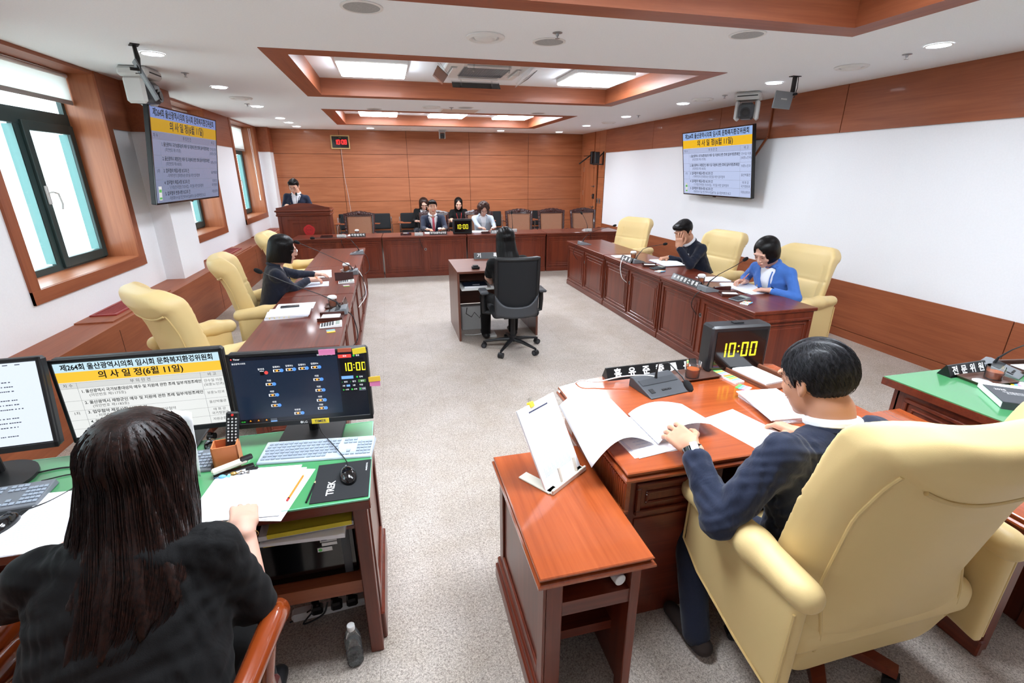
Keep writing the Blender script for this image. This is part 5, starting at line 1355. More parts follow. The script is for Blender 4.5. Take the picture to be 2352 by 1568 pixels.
keyboard('grey keyboard behind the orange pen holder', T(-.97, 1.90, Z) @ RZ(-3), mat('keyboard_grey', (110, 114, 120), .45))
t = thing('pen_holder', 'orange wooden pen holder with remote control in it', 'pen holder', T(-.70, 1.86, Z) @ RZ(8))
mb = MB(mat('orange_wood', (206, 120, 72), .5))
for a_, b_, c_, d_ in ((-.045, .045, -.036, -.031), (-.045, .045, .031, .036), (-.045, -.040, -.036, .036), (.040, .045, -.036, .036)): mb.box(a_, b_, c_, d_, 0, .095)
mb.box(-.045, .045, -.036, .036, 0, .005); mb.build('holder_body', t)
t = thing('remote_control', 'black remote control standing in the orange pen holder', 'remote control', T(-.690, 1.865, Z + .008) @ RZ(6) @ RX(-14) @ RY(8))
MB(M_black).box(-.023, .023, -.009, .009, 0, .20, c=.006).build('body', t)
mb = MB(M_lgrey, M_red)
for i in range(8):
    for j in range(3): mb.cyl(.0035, 0, .0015, 8, M_lgrey, T(-.013 + j * .013, -.009, .085 + i * .0125) @ RX(90))
mb.cyl(.005, 0, .002, 10, M_red, T(-.0, -.009, .188) @ RX(90)); mb.lathe([(.010, 0), (.014, .002), (.014, 0)], 16, M_blackg, T(0, -.009, .055) @ RX(90), cap=False); mb.build('buttons', t)
t = thing('stapler', 'beige and black stapler in front of the pen holder', 'stapler', T(-.665, 1.795, Z) @ RZ(22))
MB(mat('stapler_beige', (214, 208, 188), .4)).box(-.07, .055, -.014, .014, .022, .042, None, RY(-6), .006).build('top_arm', t); MB(M_black).box(-.07, .07, -.013, .013, 0, .010, c=.003).box(.03, .075, -.014, .014, .03, .046, None, RY(-6), .005).build('base', t)
t = thing('wrapped_candy', 'wrapped candies in blue and gold foil by the stapler', 'candy', T(-.66, 1.755, Z))
for i, (x, y, c) in enumerate(((-.035, .0, M_sky), (.0, .012, M_gold), (.03, .008, M_chrome))):
    MB(c).ball(.009, T(x, y, .009), sc=(1.5, 1, .9), n=10, k=6).add([(x - .012, y, .009), (x - .028, y - .01, .014), (x - .028, y + .01, .004)], [(0, 1, 2)]).add([(x + .012, y, .009), (x + .028, y + .01, .014), (x + .028, y - .01, .004)], [(0, 1, 2)]).build('candy_piece', t)
obj1(MB(M_black).box(-.022, .022, -.004, .012, 0, .012, None, None, .003), 'binder_clip', 'black binder clip at the top of the printed sheets', 'clip', T(-.60, 1.785, Z))
cable('thin black cable from monitor stand to the mouse on the corner', [(-.38, 2.02, Z + .05), (-.36, 1.97, Z + .03), (-.30, 1.85, Z + .028), (-.25, 1.76, Z + .01), (-.235, 1.70, Z + .012)], .0022)
cable('black cable crossing the green desk at left', [(-1.45, 1.95, Z + .004), (-1.33, 1.98, Z + .004), (-1.22, 1.97, Z + .004), (-1.12, 2.02, Z + .004), (-1.05, 2.05, Z + .004)], .003)
cable('black looped cable from the left mouse', [(-1.30, 1.70, Z + .01), (-1.24, 1.76, Z + .004), (-1.20, 1.86, Z + .004), (-1.26, 1.92, Z + .004), (-1.35, 1.90, Z + .004)], .0022)
# below the green desk
t = thing('yellow_folder', 'yellow folder with white papers on the shelf under the green desk', 'folder', T(-.375, 1.655, .619) @ RZ(2))
MB(M_paper).box(-.17, .15, -.12, .12, 0, .018).build('papers', t)
MB(M_yellowc).box(-.14, .145, -.125, .12, .018, .026).box(-.14, .145, -.127, -.122, .008, .026).build('cover', t)
obj1(MB(M_paper, M_paperb).add([(-.14, -.13, 0), (.15, -.15, .0), (.15, .12, 0), (-.12, .12, 0), (-.14, -.13, .012), (.15, -.15, .016), (.15, .12, .012), (-.12, .12, .012)], [(0, 3, 2, 1), (4, 5, 6, 7), (0, 1, 5, 4), (1, 2, 6, 5), (2, 3, 7, 6), (3, 0, 4, 7)]), 'paper_stack', 'loose white papers hanging out below the yellow folder', 'papers', T(-.40, 1.65, .6005), None)
t = thing('computer_case', 'black computer case lying under the green desk, yellow label on it', 'computer', T(-.42, 1.585, .356))
MB(M_blackg).box(-.22, .19, 0, .36, 0, .222, c=.006).build('case_body', t)
MB(M_dgrey).box(.14, .17, -.004, .0, .01, .21).build('side_strip', t)
MB(M_yellow, M_ink).box(-.13, -.07, -.003, -.0005, .19, .208, M_yellow).text('PPT용', .013, M_ink, T(-.10, -.0035, .199) @ RX(90), .01).build('yellow_label', t)
MB(M_lgrey, M_whitep, M_ink).box(.065, .125, -.003, -.0005, .17, .20, M_lgrey).box(.07, .125, -.003, -.0005, .153, .166, M_whitep).box(.07, .09, -.0035, -.003, .178, .196, M_ink).build('sticker', t)
MB(M_whitep, M_green).box(.052, .105, -.003, -.0005, .128, .146, M_whitep).cyl(.007, 0, .0005, 14, M_green, T(.062, -.003, .137) @ RX(90)).build('sticker', t)
t = thing('power_strip', 'white power strip with black plugs under the green desk', 'power strip', T(-.385, 1.765, 0) @ RZ(4))
MB(M_whitep).box(-.17, .17, -.028, .028, 0, .04, c=.01).build('strip_body', t)
for i, x in enumerate((-.05, .03, .095)): MB(M_black).cyl(.016, 0, .028, 12, M=T(x - .02, 0, .04)).box(x - .035, x + .012, -.045, -.005, .03, .07, c=.008).build('plug', t)
cable('black plug cable looping on the power strip', [(-.56, 1.73, .01), (-.50, 1.74, .03), (-.44, 1.735, .07), (-.50, 1.70, .02), (-.42, 1.71, .04), (-.40, 1.74, .075)], .004)
t = thing('water_bottle', 'empty clear plastic water bottle on floor by the desk leg', 'bottle', T(-.275, 1.49, 0))
MB(M_plasticclear).lathe([(.028, .002), (.032, .006), (.032, .04), (.030, .046), (.032, .052), (.032, .10), (.030, .105), (.032, .112), (.031, .135), (.020, .165), (.013, .172), (.013, .182)], 24, cap=False).lathe([(.0001, .008), (.028, .002)], 24, cap=False).build('bottle', t)
MB(clear_mat('bottle_water', (.9, .94, .96), .04, 1.33)).lathe([(.0001, .009), (.029, .009), (.030, .04), (.0001, .04)], 20, cap=False).build('water', t)
MB(M_whitep).lathe([(.0145, .172), (.0150, .174), (.0150, .192), (.0135, .194)], 20).build('cap', t)

# --- clerk desk on the right
Z = .7515
nameplate('black four-letter sign on the green desk at right', T(3.15, 1.845, Z) @ RZ(2), '전문위원', .30, .062, .075, .052)
tray('brown tray with tea glass on the green desk at right', T(3.16, 1.73, Z) @ RZ(-3), .25, .15)
cup('tea glass on the tray of the right green desk', T(3.21, 1.735, Z + .004), False, .043, .075, .045, cut=True)
obj1(MB(mat('crystal_lid', (220, 224, 226), .15, coat=1)).lathe([(.044, 0), (.044, .005), (.030, .010), (.0001, .012)], 14), 'glass_lid', 'round crystal glass lid lying on the tray', 'lid', T(3.10, 1.715, Z + .005))
mic('dark microphone behind the tea glass on the right green desk', T(3.38, 1.80, Z) @ RZ(20), [(0, .03, .08), (.08, .0, .12), (.22, -.02, .125), (.40, -.04, .12)])
t = memo_box('dark tray with silver phone at the right picture edge', T(3.58, 1.79, Z) @ RZ(-10), False, .26, .16, mat('tray_brown', (84, 56, 46), .35, coat=.4))
obj1(MB(M_lgrey).box(-.075, .075, -.04, .04, 0, .008, None, None, .003), 'mobile_phone', 'silver phone lying in the dark tray at right', 'phone', T(3.57, 1.785, Z + .014) @ RZ(-10))
sticky('pale sticky strips beside the tray on the right green desk', T(3.24, 1.645, Z) @ RZ(-50), (M_yellow, M_sky, M_pink, M_paper))
for x, y, a in ((3.20, 1.575, 10), (3.33, 1.645, -20)):
    obj1(MB(M_blue, M_steel).add([(-.016, -.006, 0), (.016, -.006, 0), (.016, .01, 0), (-.016, .01, 0), (-.016, .002, .014), (.016, .002, .014)], [(0, 3, 2, 1), (0, 1, 5, 4), (3, 4, 5, 2), (0, 4, 3), (1, 2, 5)], M_blue).tube([(-.01, .01, .003), (-.012, .03, .004), (-.004, .03, .004), (0, .01, .003)], .0009, 5, M_steel), 'binder_clip', 'blue binder clip nearest the grey report' if x < 3.3 else 'blue binder clip beside the sticky strips', 'clip', T(x, y, Z) @ RZ(a), 'blue binder clips')
t = thing('report_book', 'thick report with dark grey cover on the right green desk', 'book', T(3.02, 1.51, Z) @ RZ(-38))
MB(M_paper).box(-.11, .12, -.14, .13, .003, .034).build('pages', t)
mb = MB(mat('report_cover', (74, 76, 80), .6), M_text_w); mb.box(-.112, .122, -.145, .08, .034, .037); mb.box(-.112, .122, -.147, -.141, 0, .037); mb.text('2025', .024, M_text_w, T(-.06, .03, .0374), .02); mb.text('세입세출예산안', .013, M_text_w, T(-.02, .0, .0374), .01); mb.text('울산광역시의회', .013, M_text_w, T(-.01, -.02, .0374), .01); mb.build('cover', t)
papers('open white document right of the grey report', T(3.30, 1.49, Z) @ RZ(-30), .22, .30, .006, 33, 12, fan=2)

# --- left row
Z = .7405
papers('bluish sheet with a printed case on it, near end of left row', T(-.86, 4.37, Z) @ RZ(-88), .22, .31, .003, 41, 14, fan=2)
obj1(MB(M_chrome, M_dgrey).box(-.075, .075, -.022, .022, 0, .012, M_dgrey, None, .003).box(-.07, .07, -.018, .018, .012, .0125, M_chrome), 'glasses_case', 'dark printed case lying on the bluish sheet', 'case', T(-.90, 4.35, Z + .003) @ RZ(8))
papers('thick white booklet with yellow tabs, near end of left row', T(-.86, 4.11, Z) @ RZ(4), .32, .24, .028, 42, 10, fan=3, tabs=5)
memo_box('dark memo tray with white paper, near end of left row', T(-.52, 3.92, Z) @ RZ(-2), True, .19, .16)
calculator('white calculator in front of the memo tray, near end of left row', T(-.50, 3.71, Z) @ RZ(-86), M_whitep)
sticky('pastel sticky strips beside the white calculator', T(-.49, 3.58, Z) @ RZ(-80), (M_sky, M_green, M_pink, M_yellow))
tray('small brown tray under the lidded tea glass, left row near', T(-.54, 4.28, Z), .13, .15)
cup('tea glass with white doily lid nearest on left row', T(-.54, 4.28, Z + .004))
dpl = mat('maroon_sign', (62, 26, 24), .25, coat=.6)
def stand_sign(label, m, L=.20, H=.10):
    o = MB(dpl, M_gold).box(-L / 2, L / 2, -.004, .004, 0, H, dpl, RX(-12), .002).box(-L / 2, L / 2, -.004, .06, 0, .006, dpl).box(-L * .3, L * .3, .005, .006, H * .4, H * .55, M_gold, RX(-12)); return obj1(o, 'nameplate', label, 'sign', m, 'dark wood desk signs')
stand_sign('dark name sign behind the near microphone of left row', T(-.43, 4.26, Z) @ RZ(88), .22, .07)
stand_sign('dark name sign in front of the woman in navy jacket', T(-.43, 5.86, Z) @ RZ(90), .20, .07)
stand_sign('maroon folder standing beside the open book of left row', T(-.53, 5.40, Z) @ RZ(2), .19, .085)
mic('grey microphone nearest on left row, foam head toward the seats', T(-.50, 4.08, Z) @ RZ(-90), [(0, .02, .09), (0, -.10, .16), (0, -.35, .28), (-.0, -.52, .37)])
mic('grey microphone in front of the woman in navy jacket', T(-.50, 5.74, Z) @ RZ(-90), [(0, .02, .09), (0, -.10, .16), (0, -.32, .28), (.0, -.50, .37)])
mic('grey microphone at far end of left row', T(-.50, 7.20, Z) @ RZ(-90), [(0, .02, .09), (0, -.06, .20), (0, -.15, .24), (.0, -.55, .24)])
papers('pale sheet before the woman in navy jacket', T(-.83, 5.24, Z) @ RZ(-84), .22, .31, .004, 44, 14, fan=2, mt=M_paperb)
t = thing('open_book', 'open thick white booklet under the hands of the woman in navy jacket', 'book', T(-.85, 5.78, Z) @ RZ(-84))
MB(M_paper).grid(lambda u, v: (-.21 * u, -.15 + .30 * v, .002 + .03 * math.sin(PI * u * .9 + .3) * .7), 10, 3).build('left_page', t, thick=.003); MB(M_paper, M_inkl).grid(lambda u, v: (.21 * u, -.15 + .30 * v, .002 + .02 * math.sin(PI * u * .9 + .3)), 10, 3).build('right_page', t, thick=.003)
calculator('light calculator beside the maroon folder', T(-.50, 5.26, Z) @ RZ(-86), M_whitep)
sticky('pastel sticky strips beside the light calculator', T(-.49, 5.11, Z) @ RZ(-80), (M_sky, M_pink, M_orange, M_green))
tray('small brown tray under the tea glass of the woman in navy jacket', T(-.54, 5.88, Z), .12, .14)
cup('tea glass with white doily lid by the woman in navy jacket', T(-.54, 5.88, Z + .004))
for i, y in enumerate((4.08, 5.74, 7.2)):
    l = ('near', 'middle', 'far')[i]
    cable('black cable hanging from the %s microphone over left row front' % l, [(-.41, y, Z + .01), (-.36, y - .03, Z - .05), (-.34, y - .10, Z - .2), (-.40, y - .22, Z - .26)], .004, group='microphone cables')
cable('white cable arching over front of left row', [(-.62, 5.95, Z + .01), (-.48, 5.98, Z + .03), (-.38, 5.8, Z - .02), (-.33, 5.55, Z - .2), (-.41, 5.35, Z - .3)], .004, M_whitep)
cable('white cable hanging by the nearest end of left row', [(-.40, 3.75, Z - .20), (-.35, 3.55, Z - .3), (-.34, 3.4, Z - .5), (-.36, 3.35, .1)], .004, M_whitep)

# --- right row
def front_sign(label, m, text, L): return nameplate(label, m, text, L, .062, .07, .048, True)
front_sign('black name sign at the edge before the woman in blue jacket', T(2.985, 4.37, Z) @ RZ(-90), '부위원장손명희', .50)
front_sign('black name sign before the man covering his face', T(2.985, 5.72, Z) @ RZ(-90), '김종훈', .30)
mic('grey microphone before the woman in blue jacket, foam head toward her', T(3.02, 4.02, Z) @ RZ(90), [(0, .02, .09), (0, -.08, .16), (.0, -.25, .235), (.02, -.36, .285)])
mic('grey microphone before the man covering his face', T(3.08, 5.60, Z) @ RZ(90), [(0, .02, .09), (0, -.05, .17), (.0, -.14, .20), (.02, -.36, .22)])
mic('grey microphone at far end of right row', T(3.03, 7.30, Z) @ RZ(90), [(0, .02, .09), (0, -.06, .17), (.0, -.2, .22), (.02, -.50, .28)])
cup('tea glass with doily lid before the woman in blue jacket', T(3.13, 4.33, Z))
cup('tea glass with doily lid before the man covering his face', T(3.16, 5.90, Z))
papers('bright sheets behind the tea glass of the woman in blue', T(3.37, 4.46, Z) @ RZ(80), .22, .30, .008, 51, 10, fan=3)
papers('wide white documents under the hands of the woman in blue jacket', T(3.42, 4.02, Z) @ RZ(84), .42, .30, .014, 52, 16, fan=4, clip=True)
papers('white documents spread before the man covering his face', T(3.42, 5.45, Z) @ RZ(84), .45, .30, .016, 53, 12, fan=4, clip=True)
papers('single sheet beside the far name sign on right row', T(3.10, 6.08, Z) @ RZ(84), .20, .28, .002, 54, 6, fan=1)
obj1(MB(dpl).box(-.09, .09, -.012, .012, 0, .05, None, None, .003), 'pen_box', 'dark upright box behind the microphone of the woman in blue', 'box', T(3.11, 3.96, Z) @ RZ(-4))
memo_box('black memo tray with white paper before the woman in blue jacket', T(3.08, 3.80, Z) @ RZ(-20), True, .18, .12)
calculator('grey calculator before the woman in blue jacket', T(3.06, 3.64, Z) @ RZ(-80), M_grey)
highlighters('coloured highlighters at the near corner of right row', T(3.02, 3.50, Z) @ RZ(-60), 5)
obj1(MB(M_blackg).box(-.038, .038, -.078, .078, 0, .009, None, None, .003), 'mobile_phone', 'black phone under the wrist of the woman in blue jacket', 'phone', T(3.56, 3.88, Z + .016) @ RZ(60))
memo_box('dark memo tray before the man covering his face', T(3.09, 5.33, Z) @ RZ(-20), True, .18, .12)
calculator('grey calculator before the man covering his face', T(3.10, 5.16, Z) @ RZ(-80), M_dgrey)
highlighters('green and orange highlighters before the man covering his face', T(3.03, 4.98, Z) @ RZ(-70), 5)
for i, y in enumerate((4.02, 5.60, 7.3)):
    l = ('near', 'middle', 'far')[i]
    cable('black cable hanging from the %s microphone over right row front' % l, [(2.92, y, Z + .01), (2.87, y + .02, Z - .05), (2.86, y + .04, Z - .15), (2.925, y + .03, Z - .25)], .004, group='microphone cables')
cable('white cable arching down the front of right row', [(3.02, 5.72, Z + .01), (2.93, 5.74, Z + .03), (2.86, 5.66, Z - .05), (2.86, 5.60, Z - .18), (2.925, 5.58, Z - .25)], .004, M_whitep)
pencil('orange pencil in the hand of the woman in blue jacket', (3.40, 4.105, Z + .016), (3.455, 4.03, Z + .15), M_orange, False)
pencil('orange pencil in the hand of the woman in navy jacket', (-.735, 5.24, Z + .016), (-.80, 5.20, Z + .10), M_orange, False)

# --- front row
def fr_(x, y, z=.7405, a=0): return T(x, y, z) @ RZ(FA + a)
nameplate('black sign with white letters leftmost on the front desks', fr_(-.58, 9.20), '의원발의석', .26, .06, .06, .046)
nameplate('black long-titled sign in front of the red tie man', fr_(.86, 9.17), '복지보훈여성국장', .32, .06, .06, .042)
nameplate('black sign in front of the woman in light grey jacket', fr_(2.00, 9.10), '보훈노인과장', .30, .06, .06, .042)
for x, y, l in ((-.86, 9.22, 'leftmost microphone with white base on front desks'), (.50, 9.18, 'white based microphone before the red tie man'), (2.33, 9.35, 'microphone with thin neck right of the woman in grey jacket'), (3.78, 9.05, 'rightmost microphone with white base on front desks')):
    h_ = .30 if x != 3.78 else .30
    mic(l, fr_(x, y, a=180), [(0, .03, .10), (0, .0, .20), (0, -.03, h_), (.0, -.05, h_ + .04)] if x != 3.78 else [(0, .03, .10), (0.03, .0, .20), (.08, -.03, .30), (.10, -.05, .33)], light=True)
    cable('black cable below the ' + l, [(x, y - .10, .745), (x, y - .20, .70), (x + .02, y - .205, .60), (x + .06, y - .17, .50)], .005, group='front row cables')
timer_box('black timer on front desks between the tie man and grey jacket woman', fr_(1.32, 9.16))
for x, y, l in ((-.62, 9.62, 'white lidded cup before the leftmost carved armchair'), (.93, 9.55, 'white lidded cup between the hands of the red tie man'), (1.98, 9.48, 'white lidded cup before the woman in grey jacket')):
    cup(l, fr_(x, y), True, .034, .07, .045)
papers('white sheets behind the leftmost black sign', fr_(-.62, 9.40, a=90), .21, .30, .006, 61, 8, fan=2)
papers('white sheets before the woman in light grey jacket', fr_(1.68, 9.40, a=80), .24, .34, .010, 62, 8, fan=3)
papers('white sheet beside the cup of the red tie man', fr_(.78, 9.45, a=90), .21, .30, .004, 63, 8, fan=2)
memo_box('dark pen tray left of the microphone, leftmost on front desks', fr_(-1.12, 9.22), False, .20, .10, dpl)
memo_box('dark pen tray left of the microphone of the red tie man', fr_(.27, 9.24), False, .20, .10, dpl)
memo_box('dark pen tray before the woman in light grey jacket', fr_(1.75, 9.12), False, .16, .09, dpl)
obj1(MB(M_whitep, M_blue).cyl(.006, -.05, .05, 8, M_whitep, RY(90)).cyl(.0065, .03, .05, 8, M_blue, RY(90)), 'marker_pen', 'white marker in the pen tray of the red tie man', 'pen', fr_(.27, 9.235, .775))
obj1(MB(M_paper, M_black).box(-.12, .12, -.08, .08, 0, .012, M_paper).box(-.125, .125, -.085, .085, -.004, 0, M_black), 'notebook', 'open white notebook on the knees of the young woman by the wall', 'notebook', T(1.60, 11.80, .715) @ RZ(176))
# microphone on the lectern and reading papers
mic('small microphone on the lectern before the speaker', T(-1.70, 10.25, 1.19) @ RZ(180), [(0, .03, .08), (0, .02, .16), (-.0, -.03, .24)])
papers('papers on the lectern top', T(-1.78, 10.30, 1.203) @ RZ(180), .21, .26, .004, 66, 8, fan=2)
# recorder desk
nameplate('black sign on the recorder desk, partly hidden by her hair', T(1.16, 5.98, .811), '기 록', .34, .075, .06, .06)
# brown handbag at lower left corner
t = thing('handbag', 'brown leather bag on floor at the lower left corner', 'bag', T(-1.18, 1.02, 0) @ RZ(20))
a = SDF(); a.box((0, 0, .16), (.16, .08, .15), .04, (4, 0, 0)); V, Q = a.mesh(.012); soft('bag_body', [(V, Q, 0)], t, [mat('dark_brown_leather', (84, 46, 34), .4)])
MB(mat('dark_brown_leather', (84, 46, 34), .4)).tube([(-.09, 0, .30), (-.08, 0, .40), (0, 0, .44), (.08, 0, .40), (.09, 0, .30)], .008, 8).build('handle', t)
# ================================================================== PEOPLE
def vnorm(v): v = np.array(v, float); return v / (np.linalg.norm(v) + 1e-12)
def basis(x, y, z): return np.array([x, y, z]).T
def hair_mat(name, dark, light, rough=.38, bs=.25):
    m = mat(name, dark, rough, spec=.2)
    nt, N, L, B = nodes_of(m)
    v = texco(nt, (150, 150, 8)); f = noise(nt, v, 1.0, 3, .6)
    L.new(ramp(nt, f, srgb(*dark), srgb(*light), .35, .75), B.inputs['Base Color'])
    bump(nt, f, bs, .003)
    B.inputs['Anisotropic'].default_value = .5
    return m
def cloth(name, c, c2=None, scale=500, rough=.8, wrinkle=.35):
    if name in MATS: return MATS[name]
    m = mat(name, c, rough, spec=.25, sheen=.15)
    nt, N, L, B = nodes_of(m)
    v = texco(nt, (1, 1, 1)); f = noise(nt, v, scale, 2, .6); g = noise(nt, texco(nt, (1, 1, .6)), 9, 3, .5, .8)
    mx = N.new('ShaderNodeMath'); mx.operation = 'MULTIPLY_ADD'; mx.inputs[1].default_value = .04; L.new(f, mx.inputs[0]); L.new(g, mx.inputs[2])
    L.new(ramp(nt, f, srgb(*c), srgb(*(c2 or tuple(min(255, int(q * 1.12 + 5)) for q in c))), .35, .65), B.inputs['Base Color'])
    bump(nt, mx.outputs[0], wrinkle, .03)
    return m
M_navy = cloth('navy_wool', (26, 32, 50), (34, 42, 64))
M_navy2 = cloth('midnight_wool', (20, 24, 38), (28, 34, 52))
M_blueb = cloth('blue_suiting', (62, 104, 178), (72, 116, 190))
M_greyj = cloth('light_grey_suiting', (166, 176, 188), (182, 192, 204))
M_blk = cloth('black_cotton', (8, 8, 9), (12, 12, 13)); M_blk.node_tree.nodes['Principled BSDF'].inputs['Sheen Weight'].default_value = .03
M_shirt = cloth('white_shirt', (236, 238, 244), (244, 246, 250), wrinkle=.15)
M_tie = cloth('rose_tie', (206, 84, 100), (222, 104, 118), wrinkle=.1)
M_trous = cloth('dark_trousers', (20, 22, 30), (28, 30, 40))
H_black = hair_mat('black_hair', (8, 7, 7), (24, 20, 19))
H_brown = hair_mat('dark_brown_hair', (26, 16, 13), (66, 42, 34))
H_curl = hair_mat('auburn_brown_hair', (40, 24, 20), (84, 56, 48))
H_grey = hair_mat('greying_black_hair', (12, 12, 14), (48, 48, 52))
def quad_ball(c, r, R=None, n=8, k=6):
    V = []; Q = []
    for j in range(k + 1):
        t = PI * j / k
        for i in range(n):
            a = 2 * PI * i / n; V.append((r[0] * math.sin(t) * math.cos(a), r[1] * math.sin(t) * math.sin(a), r[2] * math.cos(t)))
    for j in range(k):
        for i in range(n): Q.append((j * n + i, (j + 1) * n + i, (j + 1) * n + (i + 1) % n, j * n + (i + 1) % n))
    V = np.array(V)
    if R is not None: V = V @ R.T
    return V + np.array(c), np.array(Q)
def head_sdf(neck, fem=False, ears=True):
    s = SDF()
    s.ell((0, -.016, .032), (.076, .096, .086), k=.02)
    s.ell((0, .018, -.022), (.064 if fem else .066, .074, .088), k=.02)
    s.ell((0, .030, -.070), (.045 if fem else .052, .050, .040), k=.025)
    s.ell((0, .066, -.098), (.022, .020, .016), k=.02)
    for q in (-1, 1):
        s.ell((q * .042, .058, -.022), (.022, .020, .022), k=.02)
        s.ell((q * .030, .082, .034), (.026, .010, .009), k=.018)
        s.ell((q * .031, .092, .013), (.015, .012, .010), k=.008, sub=True)
        s.ell((q * .031, .0745, .011), (.015, .012, .011), k=.006)
        if ears:
            s.ell((q * .079, -.008, -.002), (.010, .019, .031), rot=(12, 0, q * 18), k=.006)
            s.ell((q * .088, -.004, .0), (.006, .011, .020), rot=(12, 0, q * 18), k=.004, sub=True)
            s.ell((q * .076, .0, -.028), (.008, .009, .011), k=.005)
    s.cap((0, .088, .018), (0, .106, -.018), .007, .0105, k=.012)
    s.ell((0, .100, -.026), (.017, .012, .009), k=.008)
    s.ell((0, .090, -.052), (.024, .012, .007), k=.008)
    s.ell((0, .086, -.064), (.020, .012, .008), k=.008)
    s.ell((0, .095, -.058), (.024, .006, .0022), k=.003, sub=True)
    nk = np.array(neck)
    s.cap((0, -.018, -.050), nk + np.array([0, .0, .03]), .045 if fem else .054, .046 if fem else .054, k=.02)
    s.cap(nk + np.array([0, .0, .03]), nk - np.array([0, 0, .06]), .048 if fem else .054, .060, k=.03)
    return s
def hair_sdf(style):
    s = SDF()
    if style == 'short' or style == 'crop':
        th = 1.0 if style == 'short' else .975; qf = 1.0 if style == 'short' else 0.0
        def f(P):
            x, y, z = P[..., 0], P[..., 1], P[..., 2]
            q = (P - np.array([0, -.016, .036])) / (np.array([.087, .109, .098 if style == 'short' else .092]) * th)
            k = np.sqrt((q ** 2).sum(-1)); d = (k - 1) * .085
            zl = np.interp(y, [-.12, -.06, -.025, .0, .018, .03, .06, .09, .12], [-.062, -.066, -.045, .010, -.012, .035, .052, .070, .08]) - .02 * (np.abs(x) < .06) * (y < -.05)
            zl = zl + .03 * np.clip((np.abs(x) - .02) / .05, 0, 1) * (y > .05) * 0
            d += .0009 * np.sin(60 * np.arctan2(x, y + .02) + 30 * z) * (z > -.02) - .010 * np.exp(-(((y - .07) / .03) ** 2 + ((x + .02) / .04) ** 2 + ((z - .09) / .03) ** 2))
            d -= .010 * np.exp(-(((y - .075) / .03) ** 2 + ((x - .02) / .05) ** 2 + ((z - .095) / .03) ** 2))
            if qf:
                e_ = np.sqrt((((P - np.array([.006, .050, .092])) / np.array([.068, .055, .032])) ** 2).sum(-1)); e_ = (e_ - 1) * .032
                hh = np.clip(.5 + .5 * (d - e_) / .02, 0, 1); d = d * (1 - hh) + e_ * hh - .02 * hh * (1 - hh)
                d += .0014 * np.sin(95 * x + 40 * y) * np.sin(50 * z + 20 * x)
                zl = zl + .020 * ss(.040, .062, np.abs(x)) * ss(.03, .06, y)
            return np.maximum(d, (zl - z) * .8)
        s.fn(f, (-.10, -.14, -.10), (.10, .13, .17), 0)
    elif style in ('bob', 'bobpart', 'curly'):
        R = {'bob': (.100, .112, .100), 'bobpart': (.098, .112, .100), 'curly': (.114, .118, .108)}[style]
        bot = {'bob': -.105, 'bobpart': -.075, 'curly': -.065}[style]
        def f(P):
            x, y, z = P[..., 0], P[..., 1], P[..., 2]
            q = (P - np.array([0, -.022, .034])) / np.array(R); zz = np.where(q[..., 2] < 0, q[..., 2] * .25, q[..., 2])
            k = np.sqrt(q[..., 0] ** 2 + q[..., 1] ** 2 + zz ** 2); d = (k - 1) * .09
            taper = .0 if style == 'bob' else .25
            d += taper * np.clip(-z - .03, 0, 1) * .6
            d = np.maximum(d, bot - z - .02 * np.clip(-y / .1, 0, 1))
            # face opening
            w = np.interp(z, [-.12, -.02, .04, .07, .095], [.044, .050, .050, .040, .0] if style != 'curly' else [.05, .054, .045, .03, .0])
            part = .012 if style != 'curly' else -.01
            op = np.maximum(np.abs(x - part * (z > .05)) - w, .022 - y)
            d = np.maximum(d, -op)
            if style == 'curly': d += .006 * np.sin(70 * x) * np.sin(60 * y + 1) * np.sin(55 * z)
            else: d += .0007 * np.sin(60 * np.arctan2(x, y + .02))
            return d
        s.fn(f, (-.13, -.15, -.15), (.13, .12, .16), 0)
    elif style == 'long':
        def f(P):
            x, y, z = P[..., 0], P[..., 1], P[..., 2]
            q = (P - np.array([0, -.020, .034])) / np.array([.092, .110, .096]); zz = np.where(q[..., 2] < 0, q[..., 2] * .06, q[..., 2])
            k = np.sqrt(q[..., 0] ** 2 + q[..., 1] ** 2 + zz ** 2); d = (k - 1) * .09
            d = np.maximum(d, -.30 - z)
            w = np.interp(z, [-.30, -.12, -.02, .04, .075, .098], [.060, .052, .058, .052, .030, .0])
            op = np.maximum(np.abs(x) - w, .025 - y); d = np.maximum(d, -op)
            d = np.maximum(d, -(np.maximum(np.maximum(np.abs(x) - .06, y - .03), z + .085)))
            d += .0007 * np.sin(60 * np.arctan2(x, y + .02))
            return d
        s.fn(f, (-.13, -.15, -.34), (.13, .12, .16), 0)
    return s
